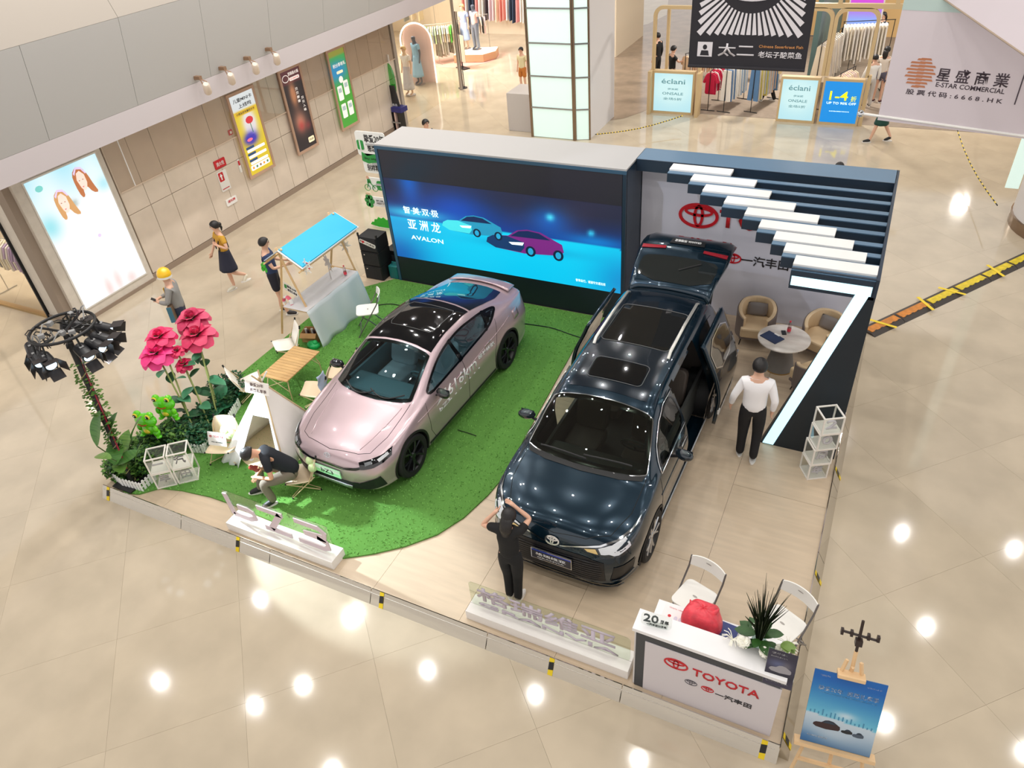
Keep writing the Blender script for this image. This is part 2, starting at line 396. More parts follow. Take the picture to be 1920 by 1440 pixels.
def tape(p0,out,along):
    p=V(p0);o=V(out);d=V(along)
    for (u0,u1,v0,v1,mm,nm) in ((0,.06,0,1,yel,'tape'),(0,.06,.3,.75,black,'tape_stripe')):
        e=.004 if mm is yel else .006
        def P(u,v): return p+d*u+o*(.10*(1-v)+e)+V((0,0,(ZS+.035)*v+e*.3))
        s_=.02 if mm is black else 0
        MB().add([P(u0,v0),P(u1,v0+s_*3),P(u1,v1+s_*3),P(u0,v1)],[(0,1,2,3)]).build(nm,mm,st,solid=.002)
for px in (438,707,1024,1420):
    q=at(px,950+ (px-192)*.395-10,0); tape((q.x,SY0+.06,0),(0,-1,0),(1,0,0))
for y in (4.3,6.5,8.45): tape((SX1,y,0),(1,0,0),(0,1,0))
tape((SX0+.1,SY0+.06,0),(0,-1,0),(1,0,0))
# green artificial turf
ed=[at(*p,ZS) for p in ((640,1049),(700,1040),(760,1026),(820,1004),(870,972),(915,930),(945,895),(985,820),(1040,720),(1085,640),(1130,602))]
lf=[at(*p,ZS) for p in ((640,1049),(560,1000),(470,962),(432,946),(395,933),(340,921),(300,917),(262,928),(235,926))]
lf=[p if p.y>SY0+.05 else V((p.x,SY0+.06,ZS)) for p in lf]
pts=[V((p.x,p.y,0)) for p in ed]+[V((-3.75,11.12,0)),V((-8.8,11.12,0)),V((-9.62,10.2,0)),V((-9.62,4.35,0))]+[V((p.x,p.y,0)) for p in lf[::-1]][:-1]
bm=bmesh.new(); top=[bm.verts.new((p.x,p.y,ZS+.022)) for p in pts]; bm.faces.new(top)
ret=bmesh.ops.extrude_face_region(bm,geom=bm.faces[:])
for g in ret['geom']:
    if isinstance(g,bmesh.types.BMVert): g.co.z=ZS+.001
bmesh.ops.recalc_face_normals(bm,faces=bm.faces); me=bpy.data.meshes.new('turf_carpet'); bm.to_mesh(me); bm.free()
turf=link('turf_carpet',me,mat('turf',(116,168,84),.9,c2=(82,136,58),scale=220,bump=.6,spec=.1)); tag(turf,'bright green artificial turf with a curved edge under the pink sedan','carpet')
ZT=ZS+.022
# grass blades: short tufts spread over the turf (uncountable)
def inside(x,y,P):
    c=False; j=len(P)-1
    for i in range(len(P)):
        if (P[i].y>y)!=(P[j].y>y) and x<(P[j].x-P[i].x)*(y-P[i].y)/(P[j].y-P[i].y)+P[i].x: c=not c
        j=i
    return c
g=MB(); n=0
while n<26000:
    x=R.uniform(-9.6,-1.7); y=R.uniform(4.2,11.1)
    if not inside(x,y,pts): n+=1; continue
    a=R.uniform(0,2*PI); h=R.uniform(.010,.02); dx,dy=math.cos(a)*.012,math.sin(a)*.012; k=len(g.v)
    g.v+=[V((x-dx,y-dy,ZT)),V((x+dx,y+dy,ZT)),V((x+dy*.9,y-dx*.9,ZT+h))]; g.f.append((k,k+1,k+2)); n+=1
gb_=g.build('grass_blades',mat('turf_blade',(126,182,92),.9,spec=.1),turf); gb_['kind']='stuff'
# ---------------- LED screen wall
lx0,lx1,ly0,ly1,lz1=-8.70,-3.69,11.15,12.16,3.10
led=thing('led_screen_wall','wide dark screen wall with pale grey top showing two cars on blue','screen',(-6.2,11.6,ZS)); L0=V((-6.2,11.6,ZS))
def LB(x0,x1,y0,y1,z0,z1,name,m,**k): return MB().box(x0-L0.x,x1-L0.x,y0-L0.y,y1-L0.y,z0-L0.z,z1-L0.z).build(name,m,led,**k)
LB(lx0,lx1,ly0+.03,ly1,ZS+.002,lz1-.04,'cabinet',navy)
LB(lx0,lx1,ly0+.0,ly1,lz1-.03,lz1,'top_panel',mat('pale_grey_board',(178,176,175),.5))
LB(lx0,lx1,ly0-.01,ly0+.05,lz1-.09,lz1-.031,'top_border',mat('navy_edge',(50,86,112),.35))
LB(lx0,lx0+.06,ly0-.01,ly0+.05,ZS+.002,lz1-.09,'side_border',mat('navy_edge'))
LB(lx1-.06,lx1,ly0-.01,ly0+.05,ZS+.002,lz1-.09,'side_border',navy)
LB(lx0+.07,lx1-.07,ly0-.0,ly0+.03,2.33,lz1-.09,'screen_unlit',mat('screen_off',(42,42,54),.35))
LB(lx0+.07,lx1-.07,ly0+.0,ly0+.03,ZS+.01,.745,'plinth',mat('plinth_dark',(24,32,42),.4))
sfr=frame((lx0+.07-L0.x,ly0-.002-L0.y,.745-ZS),(1,0,0),(0,0,1)); SW=lx1-lx0-.14; SH=2.45-.745
def gs(u,v,cu,cv,s,t): return math.exp(-((u-cu)/s)**2-((v-cv)/t)**2)
def scr(u,v):
    hz=.52+.02*(1-u)
    if v<hz:
        c=lerp((0,214,250),(0,190,240),cl((hz-v)/hz*0.5)); c=lerp(c,(14,80,170),.85*gs(u,v,0,.0,.16,.35)); c=lerp(c,(0,110,190),.6*gs(u,v,1.02,.15,.12,.3)); c=lerp(c,(0,130,190),.5*gs(u,v,.62,.38,.22,.05))
        c=lerp(c,(24,150,220),.6*gs(u,v,.0,.45,.2,.12))
    else:
        c=lerp((12,60,150),(30,34,66),cl((v-hz)/.34)); c=lerp(c,(6,80,200),.8*gs(u,v,.32,.72,.16,.24)); c=lerp(c,(20,110,230),.7*gs(u,v,.12,1,.05,.3)); c=lerp(c,(40,40,60),.5*gs(u,v,.9,.9,.3,.25))
        c=lerp(c,(60,220,255),.9*gs(u,v,.12,hz+.06,.16,.07)); c=lerp(c,(0,120,235),.6*gs(u,v,.72,.74,.08,.16)); c=lerp(c,(80,230,255),gs(u,v,.725,.78,.016,.04)); c=lerp(c,(60,220,255),gs(u,v,.885,.66,.012,.035)); c=lerp(c,(0,150,235),.7*gs(u,v,.9,.57,.12,.07))
    return c
picture('screen_image',sfr,SW,SH,scr,attrmat('led_emission',1.0,.3),led,110,50)
def em(name,c,e=1): return mat('glow_'+name,c,.5,emit=e)
wG=em('white',(225,250,255),1.0)
text('智·美·双·极',sfr,SW*.155,SH*.635,SW*.165,SH*.09,wG,led,.001)
text('亚 洲 龙',sfr,SW*.16,SH*.46,SW*.155,SH*.13,wG,led,.001)
text('AVALON',sfr,SW*.165,SH*.29,SW*.155,SH*.055,wG,led,.001)
text('智享出行，请遵守交通法规',sfr,SW*.88,SH*.08,SW*.12,SH*.035,wG,led,.001)
def poly2(pts,ox,oy,sx,sy): return [(ox+x*sx,oy+y*sy) for x,y in pts]
CARP=[(0,.32),(.02,.5),(.1,.62),(.3,.68),(.42,.92),(.55,1),(.72,.96),(.9,.72),(.98,.62),(1,.35),(.95,.2),(.5,.08),(.12,.15)]
CARG=[(.33,.68),(.44,.9),(.56,.96),(.7,.92),(.84,.72)]
for ox,oy,sx,sy,c1_,c2_,nm in ((.25,.42,.27,.26,(30,130,165),(16,60,110),'pictured_car'),(.445,.28,.33,.32,(104,30,110),(12,44,86),'pictured_car')):
    flat(nm,sfr,poly2(CARP,ox*SW,oy*SH,sx*SW,sy*SH),em('car%d'%c1_[0],c1_,.9),led,.002,.001)
    flat('pictured_window',sfr,poly2(CARG,ox*SW,oy*SH,sx*SW,sy*SH),em('win',(10,30,70)),led,.0035,.001)
    flat('pictured_nose',sfr,poly2([(0,.32),(.02,.5),(.1,.62),(.28,.66),(.5,.5),(.5,.3),(.45,.12),(.12,.15)],ox*SW,oy*SH,sx*SW,sy*SH),em('nose%d'%c1_[0],c2_ if c1_[0]>100 else (60,190,200)),led,.0035,.001)
    flat('pictured_lamp',sfr,poly2([(.3,.44),(.5,.5),(.48,.38),(.34,.36)],ox*SW,oy*SH,sx*SW,sy*SH),wG,led,.005,.001)
    for wx in (.58,.93): 
        flat('pictured_wheel',sfr,ell(ox*SW+wx*sx*SW,oy*SH+.2*sy*SH,.065*sx*SW,.2*sy*SH),em('tyre',(6,24,50)),led,.005,.001)
        flat('pictured_rim',sfr,ell(ox*SW+wx*sx*SW,oy*SH+.2*sy*SH,.035*sx*SW,.13*sy*SH),em('rim',(30,140,180)),led,.0065,.001)
# ---------------- pavilion: back wall, louvred roof, lit frame
pv=thing('lounge_pavilion','dark blue louvred canopy over a white logo wall with a lit slanted frame','pavilion',(0,0,0))
bwm=mat('logo_wall',(214,214,226),.5)
bw=MB().box(-3.68,.28,12.0,12.14,ZS+.002,2.98).build('back_wall',bwm,pv)
top=mat('navy_top_lit',(92,122,148),.35); nf=mat('navy_front',(28,46,64),.4)  # navy canopy: tone of the tops lightened to show light from above
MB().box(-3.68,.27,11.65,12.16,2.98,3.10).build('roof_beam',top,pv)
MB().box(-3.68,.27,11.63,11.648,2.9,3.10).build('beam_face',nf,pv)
wb=mat('white_acrylic_panel',(236,234,232),.4)
XL=[-3.04,-2.61,-2.33,-1.93,-1.57,-1.31,-1.06,-.88,-.71]; YW=[11.36,11.02,10.67,10.33,10.02,9.68,9.38,9.08,8.77]
for i,(xl,yw) in enumerate(zip(XL,YW)):
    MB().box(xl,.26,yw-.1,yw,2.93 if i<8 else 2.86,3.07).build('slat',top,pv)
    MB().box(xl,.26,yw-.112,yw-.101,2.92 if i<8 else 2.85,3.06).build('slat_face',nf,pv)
    MB().box(xl,xl+.98 if i<8 else .26,yw+.002,yw+.24,3.055,3.10).build('light_panel',wb,pv,bevel=.006)
MB().box(.262,.30,8.64,12.16,2.86,3.10).build('roof_rail',nf,pv)
# front side panel (a triangle standing on the floor) with light strip along its slope
tri=[(-.73,ZS+.002),(.30,ZS+.002),(.30,2.84),(.10,2.84)]
fr=frame((0,8.74,0),(1,0,0),(0,0,1))
MB().prism(tri,-.06,.06,fr).build('side_panel',mat('panel_dark',(20,32,42),.45),pv)
cy=mat('light_strip_tube',(190,236,250),.3,emit=1.15)
def band(p0,p1,w_,nm):
    a=V((p0[0],p0[1]));b=V((p1[0],p1[1])); 
    MB().prism([(a.x,a.y),(a.x+w_,a.y),(b.x+w_,b.y),(b.x,b.y)],.062,.085,fr).build(nm,cy,pv)
band((-.69,ZS+.03),(.09,2.93),.15,'light_strip')
MB().prism([(-.69,2.86),(-.69,2.99),(.24,2.99),(.24,2.86)],.062,.085,fr).build('light_strip',cy,pv)
MB().prism([(-.71,2.80),(-.71,3.08),(.28,3.08),(.28,2.80)],.02,.06,fr).build('fascia',nf,pv)
pf=frame((-3.68,11.998,0),(1,0,0),(0,0,1))
a=aty(1310,404,12); emblem('emblem',pf,a.x+3.68,a.z,.70,redp,pv,.001,.02,.075)
c_=aty(1350,404,12).x+3.68; text('TOYOTA',pf,c_+1.07,a.z-.0,2.15,.32,redp,pv,.02)
a=aty(1374,484,12); emblem('emblem',pf,a.x+3.68,a.z,.30,redp,pv,.001,.01,.075)
c_=aty(1390,488,12).x+3.68; text('一汽丰田',pf,c_+.40,a.z,.80,.19,ink,pv,.01)
# ================================================================ things on the stage
Z=ZS+.001
# ---------------- reception counter
def counter():
    t=thing('reception_counter','white reception counter with grey framed front lettered in red','counter',(-.52,4.45,Z))
    x0,x1=-.72,.74; y0=-.16
    B=lambda *a: MB().box(*a)
    B(x0,x1,y0,.06,.0,.99).build('body',mat('counter_white',(226,222,222),.35),t)
    B(x0-.02,x1+.02,y0-.025,.07,.99,1.04).build('countertop',mat('counter_top',(240,239,240),.25),t,bevel=.004)
    B(x0+.02,x1-.02,y0-.012,y0-.001,.0,.965).build('dark_border',mat('graphite_board',(62,66,72),.4),t)
    B(x0+.12,x1-.001,y0-.02,y0-.013,-.0,.88).build('front_panel',mat('counter_front',(214,208,212),.4),t)
    B(x0+.08,x1,.06,.46,.72,.75).build('desk_shelf',mat('counter_top'),t)
    B(x0+.08,x0+.11,.07,.45,.0,.72).build('side_leg',white,t); B(x1-.03,x1,.07,.45,.0,.72).build('side_leg',white,t)
    f=frame((x0+.12,y0-.021,0),(1,0,0),(0,0,1))
    emblem('emblem',f,.33,.68,.25,redp,t,0,.006); text('TOYOTA',f,.83,.66,.66,.12,redp,t,.006)
    emblem('emblem',f,.50,.45,.13,mat('outline_grey',(90,88,96),.4),t,0,.004,.05); emblem('emblem',f,.67,.44,.13,redp,t,0,.004); text('一汽丰田',f,.93,.415,.36,.08,ink,t,.004)
    return t
counter()
def cobj(name,label,cat,x,y,z,rz=0): return thing(name,label,cat,(x,y,z),rz)
CT=Z+1.042; DK=Z+.752
# acrylic anniversary sign on the countertop
t=cobj('acrylic_sign','small clear acrylic sign reading 20 standing on counter left end','sign',-1.05,4.36,CT,.12)
f=frame((-.15,0,0),(1,0,0),(0,.35,1)); MB().prism(rrect(0,.0,.31,.16,.05),0,.006,f).build('plate',glassmat('acrylic',(251,253,252),.3),t)
text('20',f,.1,.095,.15,.09,mat('print_grey',(70,78,76),.4),t,.012); text('周年',f,.235,.08,.085,.045,mat('print_grey'),t,.012); text('一汽丰田20周年',f,.16,.025,.2,.025,mat('print_grey'),t,.008)
MB().box(-.08,.12,.0,.06,0,.006).build('foot',glassmat('acrylic'),t)
# poster leaflet, folders, bag
t=cobj('leaflet','white leaflet with red headline lying flat on the counter desk','leaflet',-.88,4.76,DK,-.05)
MB().box(-.2,.2,-.14,.12,0,.003).build('sheet',mat('paper',(245,240,240),.5),t); f=frame((-.2,-.14,.003),(1,0,0),(0,1,0))
text('TOYOTA 一汽丰田',f,.13,.225,.17,.02,redp,t,.0006); flat('print_dot',f,ell(.08,.12,.018,.018),redp,t,.0,.001)
for k in range(3): flat('print_block',f,ell(.15+.05*k,.11,.02,.03),mat('print_lilac',(214,210,226),.5),t,0,.001)
t=cobj('folder','bright blue long folder lying along the counter desk edge','folder',-.50,4.585,DK,-.02); MB().box(-.24,.26,-.045,.05,0,.012).build('cover',mat('folder_blue',(20,120,196),.35),t,bevel=.003)
t=cobj('notebook','navy blue notebook lying beside the pink plastic bag','notebook',-.40,4.72,DK+.012,-.08)
MB().box(-.1,.1,-.13,.15,0,.022).build('cover',mat('notebook_navy',(42,56,120),.4),t,bevel=.004); MB().box(-.094,.102,-.126,.146,.004,.018).build('pages',white,t)
t=cobj('plastic_bag','crumpled coral pink plastic bag with tied handles on desk','bag',-.66,4.74,DK+.012); t.scale=(1.1,1.1,1.15)
mb=MB(); n=22;prof=[(.02,0),(.15,.01),(.19,.08),(.185,.17),(.15,.24),(.10,.275),(.05,.285),(.0,.28)]
for i,(r,z) in enumerate(prof):
    for k in range(n):
        a=2*PI*k/n; rr=r*(1+.10*math.sin(3*a+i)+.06*R.uniform(-1,1)); q=abs(math.cos(a))**.6*(1 if math.cos(a)>0 else -1); q2=abs(math.sin(a))**.6*(1 if math.sin(a)>0 else -1)
        mb.v.append(V((rr*q,rr*.75*q2,z+.012*math.sin(5*a+i))))
for i in range(len(prof)-1):
    for k in range(n): mb.f.append((i*n+k,i*n+(k+1)%n,(i+1)*n+(k+1)%n,(i+1)*n+k))
bagm=mat('bag_coral',(236,72,86),.35,noise=.2,scale=14,bump=.5); mb.build('bag_body',bagm,t,smooth='all',sub=1)
for s in (-1,1): MB().tube([(s*.09,0,.24),(s*.12,.01,.275),(s*.135,.03,.295)],[.03,.018,.005],8).build('handle',bagm,t,smooth=True)
# flower vase
t=cobj('flower_arrangement','tall dark-bladed bouquet with white roses in glass vase on counter','flowers',-.08,4.58,CT-.29,0); t.scale=(1.18,1.18,1.12)
MB().lathe([(.06,.0),(.065,.02),(.055,.2),(.06,.30)],20).build('vase',glassmat('vase_glass',(200,215,210),.6),t,smooth=True)
mb=MB()
for k in range(70):
    a=R.uniform(0,2*PI); sp=R.uniform(.02,.15); h=R.uniform(.55,.88); c,s=math.cos(a),math.sin(a)
    mb.tube([(c*.02,s*.02,.28),(c*sp*.5,s*sp*.5,.28+h*.45),(c*sp*1.25,s*sp*1.25,.28+h*.8)],[.006,.014,.003],4,flat=.35)
bl=mb.build('blade_leaves',mat('dark_blade',(52,66,38),.45,c2=(24,34,22),scale=6),t); bl['kind']='stuff'
lf_=mat('leaf_green',(70,120,48),.4,c2=(36,74,30),scale=5)
def leafmesh(L,w_,cup=.15,n=6,bend=.25):
    vs=[];fs=[]
    for i in range(n+1):
        u=i/n; ww=w_*math.sin(PI*min(1,u*.98+.02))**.75; z=-bend*L*u*u+0.0
        for q in (-1,-.5,0,.5,1): vs.append((ww*q,L*u,z+cup*ww*abs(q)))
    for i in range(n):
        for k in range(4): a=i*5+k; fs.append((a,a+1,a+6,a+5))
    me=bpy.data.meshes.new('leaf'); me.from_pydata(vs,[],fs); me.polygons.foreach_set('use_smooth',[True]*len(me.polygons)); return me
def leaf(me,p,yaw,pitch,roll,parent,sc_=1,name='leaf',solid=0):
    o=bpy.data.objects.new(name,me); col.objects.link(o); o.parent=parent; o.location=p; o.rotation_euler=(Matrix.Rotation(yaw,3,'Z')@Matrix.Rotation(pitch,3,'X')@Matrix.Rotation(roll,3,'Y')).to_euler(); o.scale=(sc_,)*3
    return o
lm1=leafmesh(.14,.045); lm1.materials.append(lf_)
for k in range(16):
    a=2*PI*k/16+R.uniform(-.2,.2); leaf(lm1,(.04*math.cos(a+PI/2),.04*math.sin(a+PI/2),.28+R.uniform(0,.12)),a,R.uniform(-.2,.6),0,t,R.uniform(.8,1.2))
wp=mat('petal_white',(250,248,236),.5)
def rosebud(p,r,parent,m,name='rose_head'):
    mb=MB()
    for ringi,(rr,zz,nn) in enumerate(((.35,.5,3),(.65,.35,5),(1,.1,6))):
        for k in range(nn):
            a=2*PI*k/nn+ringi; M=T(*p)@RZ(a)@T(rr*r*.5,0,zz*r*.5)@RY(.5-ringi*.05)
            mb.ball((0,0,0),(r*.16,r*.5*rr+.2*r,r*.55),8,6,None); 
            for i in range(-((8)*(7)),0): mb.v[i]=M@mb.v[i]
    return mb.build(name,m,parent,smooth='all')
for p,r in (((-.11,-.10,.34),.07),((.07,-.12,.33),.065),((.0,-.14,.22),.05),((.17,-.02,.28),.05),((-.06,.08,.33),.05)): rosebud(p,r,t,wp)
mb=MB()
for cx,cy_ in ((-.2,-.05),(.22,.04),(.16,-.12)):
    for k in range(14):
        a=R.uniform(0,2*PI); mb.tube([(cx,cy_,.26),(cx+.05*math.cos(a),cy_+.05*math.sin(a),.31),(cx+.09*math.cos(a),cy_+.09*math.sin(a),.29)],.004,4)
mb.build('spider_flower',wp,t)['kind']='stuff'
lm2=leafmesh(.12,.028); lm2.materials.append(mat('lily_green',(120,150,70),.45))
for k in range(8): leaf(lm2,(.17,.0,.35),-PI/2+R.uniform(-1,1),R.uniform(-.1,.8),0,t)
t=cobj('small_card','small dark card leaning beside the flower vase','card',-.24,4.56,DK+.0,.2); MB().box(-.05,.05,-.02,.0,0,.11).build('card_face',mat('card_dark',(52,46,58),.4),t)
# brochure in stand
t=cobj('brochure_stand','acrylic stand with a dark car poster on counter right corner','brochure',.17,4.315,Z+.93,.05)
f=frame((-.14,-.055,0),(1,0,0),(0,.42,1)); 
def bro(u,v):
    c=lerp((58,54,72),(44,40,56),v); c=lerp(c,(96,104,140),.8*gs(u,v,.4,.62,.35,.12)); c=lerp(c,(120,112,110),.6*gs(u,v,.7,.6,.15,.12)); c=lerp(c,(20,20,28),.8*gs(u,v,.5,.3,.5,.1)); return c
MB().prism(rect(-.005,-.005,.265,.385),-.006,-.001,f).build('plate',glassmat('acrylic'),t)
picture('poster',f,.26,.38,bro,attrmat('print_matte'),t,16,20,.001)
text('GRANVIA',f,.1,.345,.14,.02,wprint,t,.001); text('格瑞维亚 尊享上市',f,.1,.31,.15,.014,wprint,t,.001); text('TOYOTA 一汽丰田 诚挚邀请',f,.12,.04,.2,.02,wprint,t,.001)
flat('car_print',f,poly2(CARP,.03,.14,.2,.09),mat('car_print_grey',(150,146,150),.4),t,.0015,.001)
# ---------------- folding chairs (white plastic, grey steel)
def fold_chair(label,loc,rz,name='folding_chair'):
    t=thing(name,label,'chair',loc,rz,'white folding chairs')
    pw=mat('chair_white',(240,238,232),.4); fs_=mat('chair_steel',(128,124,124),.35,.7)
    # seat, front edge towards -y
    mb=MB().prism(rrect(-.20,-.22,.20,.20,.07),0,.025,T(0,0,.44)@RX(-.05)); mb.build('seat',pw,t,bevel=.006)
    MB().prism(ell(0,0,.03,.012,10),.0,.002,T(0,0,.467)@RX(-.05)).build('seat_slot',mat('slot_shadow',(170,165,160),.6),t)
    vs=[];fs=[];n=10
    for i in range(n+1):
        u=-1+2*i/n; x=.21*u; y=.235-.055*(1-u*u)*-1 -.03; hgt=.11*(1-.25*u**4)
        for dz in (-1,1):
            for th in (0,.014): vs.append((x,.20+.05*(1-u*u)+th+(.03 if dz>0 else 0),.735+dz*hgt*.62+(.015 if dz>0 else 0)))
    for i in range(n):
        a=i*4; b=a+4; fs+=[(a,b,b+2,a+2),(a+1,a+3,b+3,b+1),(a+2,b+2,b+3,a+3),(a,a+1,b+1,b)]
    fs+=[(0,2,3,1),(n*4,n*4+1,n*4+3,n*4+2)]
    MB().add(vs,fs).build('backrest',pw,t,smooth=True)
    MB().prism(ell(0,0,.035,.012,10),0,.003,T(0,.244,.80)@RX(PI/2+.15)).build('back_slot',mat('slot_shadow'),t)
    for s in (-1,1):
        MB().tube([(s*.215,.24,.80),(s*.215,.20,.66),(s*.215,.02,.40),(s*.215,-.26,.0)],.0115,8).build('leg',fs_,t,smooth=True)
        MB().tube([(s*.19,-.12,.43),(s*.19,.02,.30),(s*.19,.27,.0)],.0115,8).build('leg',fs_,t,smooth=True)
    MB().tube([(-.21,-.2,.09),(.21,-.2,.09)],.009,6).build('stretcher',fs_,t); MB().tube([(-.19,.21,.09),(.19,.21,.09)],.009,6).build('stretcher',fs_,t)
    return t
fc=fold_chair('white folding chair standing alone behind the counter, seat tilted away',(-.85,5.30,Z),-.30)
dup(fc,(.10,5.32,Z),-.45,'white folding chair mostly hidden behind the flower bouquet')
dup(fc,(-8.12,9.28,ZT),-.95,'white folding chair on the turf beside the cloth-covered stall table')
# ---------------- glass cubes
clr=glassmat('acrylic'); cfm=mat('cube_frame',(236,230,222),.4); gl2=mat('glyph_lilac',(222,214,226),.5)
def cube(label,loc,rz,s,ch,group,glyph=gl2):
    t=thing('letter_cube',label,'cube',loc,rz,group); b=.018
    mb=MB()
    for i in (-1,1):
        for j in (-1,1):
            for k in range(3):
                lo=[-s/2]*3;hi=[s/2]*3; ax=[a for a in range(3) if a!=k]
                for a,q in zip(ax,(i,j)):
                    if q<0: hi[a]=-s/2+b
                    else: lo[a]=s/2-b
                if k!=2: lo[k]+=b+.0005; hi[k]-=b+.0005
                mb.box(lo[0],hi[0],lo[1],hi[1],lo[2]+s/2,hi[2]+s/2)
    mb.build('cube_frame',cfm,t)
    q=s/2-.009
    for nm,f in (('pane',frame((-q,-q,b*.5),(1,0,0),(0,0,1))),('pane',frame((q,-q,b*.5),(0,1,0),(0,0,1))),('pane',frame((-q,q,b*.5),(0,-1,0),(0,0,1))),('pane',frame((-q,-q,s-.009),(1,0,0),(0,1,0)))):
        MB().prism(rect(.01,.01,2*q-.01,s-.03 if f[2][2]<.5 else 2*q-.01),-.002,.0,f).build(nm,clr,t)
    MB().box(-s/2+b,s/2-b,-s/2+b,s/2-b,.004,.01).build('base_sheet',cfm,t)
    f=frame((0,-s/2+.055 ,.0),(1,0,0),(0,0,1)); text(ch,f,0,s*.5,s*.52,s*(.52 if ch!='一' else .07),glyph,t,.02,'glyph')
    return t
D=V((.755,.655,0)); N=V((-.655,.755,0)); cs=.29; p0=V((-8.74,4.46,0))+D*cs*.5+N*cs*.5; az=math.atan2(D.y,D.x)
for i,(ch,nm) in enumerate((('丰','lower left'),('田','lower right'),('一','upper left'),('汽','upper right'))):
    p=p0+D*(cs+.02)*(i%2); 
    cube('white-framed clear letter cube, %s of the four by the picket fence'%nm,(p.x,p.y,ZT+(i//2)*(cs+.001)),az,cs,ch,'four stacked letter cubes',mat('glyph_grey',(196,190,196),.5) if i<3 else mat('glyph_dark',(120,116,124),.5))
tw=math.atan2(.19,.20); p0=V((.055,8.18,0)); 
for i,(ch,nm,dx) in enumerate((('年','bottom',.0),('周','second from the bottom',.01),('0','third from the bottom',.035),('2','topmost',.045))):
    ps=V((.055+.20*math.cos(1.0)*0+ .012,8.31,0))
    cube('white-framed clear letter cube, %s of the tower by the dark panel'%nm,(ps.x+dx,ps.y,Z+i*.281),.52,.28,ch,'tower of letter cubes',gl2)
# ---------------- acrylic model-name signs
def namesign(name,label,x0,x1,y0,y1,h,plate_h,texts,glyphm,z0):
    cx=(x0+x1)/2; t=thing(name,label,'sign',(cx,y0,z0)); W=x1-x0
    MB().box(-W/2,W/2,0,y1-y0,0,h).build('base',mat('sign_base_white',(238,234,230),.4),t,bevel=.003)
    MB().box(-W/2+.0,W/2,(y1-y0)*.5-.003,(y1-y0)*.5+.003,h,h+.0015).build('groove',mat('groove',(190,184,180),.5),t)
    f=frame((-W/2,(y1-y0)*.5,h),(1,0,0),(0,0,1)); pts=rrect(.02,0,W-.02,plate_h,.05); 
    MB().prism(pts,-.004,.004,f).build('acrylic_plate',glassmat('acrylic_sign',(243,248,240),.5),t)
    for (s,x,y,w_,hh) in texts: text(s,f,x,y,w_,hh,glyphm,t,.014,'letters')
    return t,f
glm=mat('sign_letters',(214,196,204),.45)
t,f=namesign('model_name_sign','clear acrylic sign with large pale letters on white base before the turf',-7.14,-5.30,4.27,4.53,.15,.55,[],glm,Z)
# the three custom letterforms
def glyph(pts_list,nm='letters'):
    for p in pts_list: MB().prism([(x,y*1.36) for x,y in p],.005,.022,f).build(nm,glm,t)
def band2(path,w_):
    L=[];Rr=[];n=len(path)
    for i,p in enumerate(path):
        a=V(path[max(0,i-1)]);b=V(path[min(n-1,i+1)]); d=(V((b[0],b[1]))-V((a[0],a[1]))).normalized(); nn=V((-d.y,d.x)); q=V((p[0],p[1])); k=w_
        if 0<i<n-1:
            d1=(V(path[i])-V(path[i-1])).normalized(); c=abs(d1.dot(d)); k=w_/max(.6,c)
        L.append(tuple((q+nn*k/2)[:2])); Rr.append(tuple((q-nn*k/2)[:2]))
    return L+Rr[::-1]
glyph([band2([(.07,.37),(.11,.08)],.075),band2([(.11,.085),(.40,.085),(.52,.13),(.50,.2),(.42,.225),(.24,.225)],.062)])
glyph([band2([(.63,.33),(1.07,.33)],.06),band2([(1.03,.33),(.78,.07)],.085),band2([(.66,.055),(1.12,.055)],.06)])
glyph([band2([(1.27,.34),(1.66,.34),(1.75,.28),(1.72,.21),(1.38,.20)],.06),band2([(1.6,.2),(1.74,.15),(1.74,.08),(1.66,.05),(1.24,.05)],.06)])
t2,f2=namesign('model_name_sign','long clear acrylic sign with pale Chinese characters on white base by the counter',-3.33,-1.30,4.30,4.57,.15,.42,[('格瑞维亚',.98,.26,1.72,.24),('GRANVIA',1.0,.06,1.75,.065)],mat('sign_letters2',(196,184,196),.45),Z)
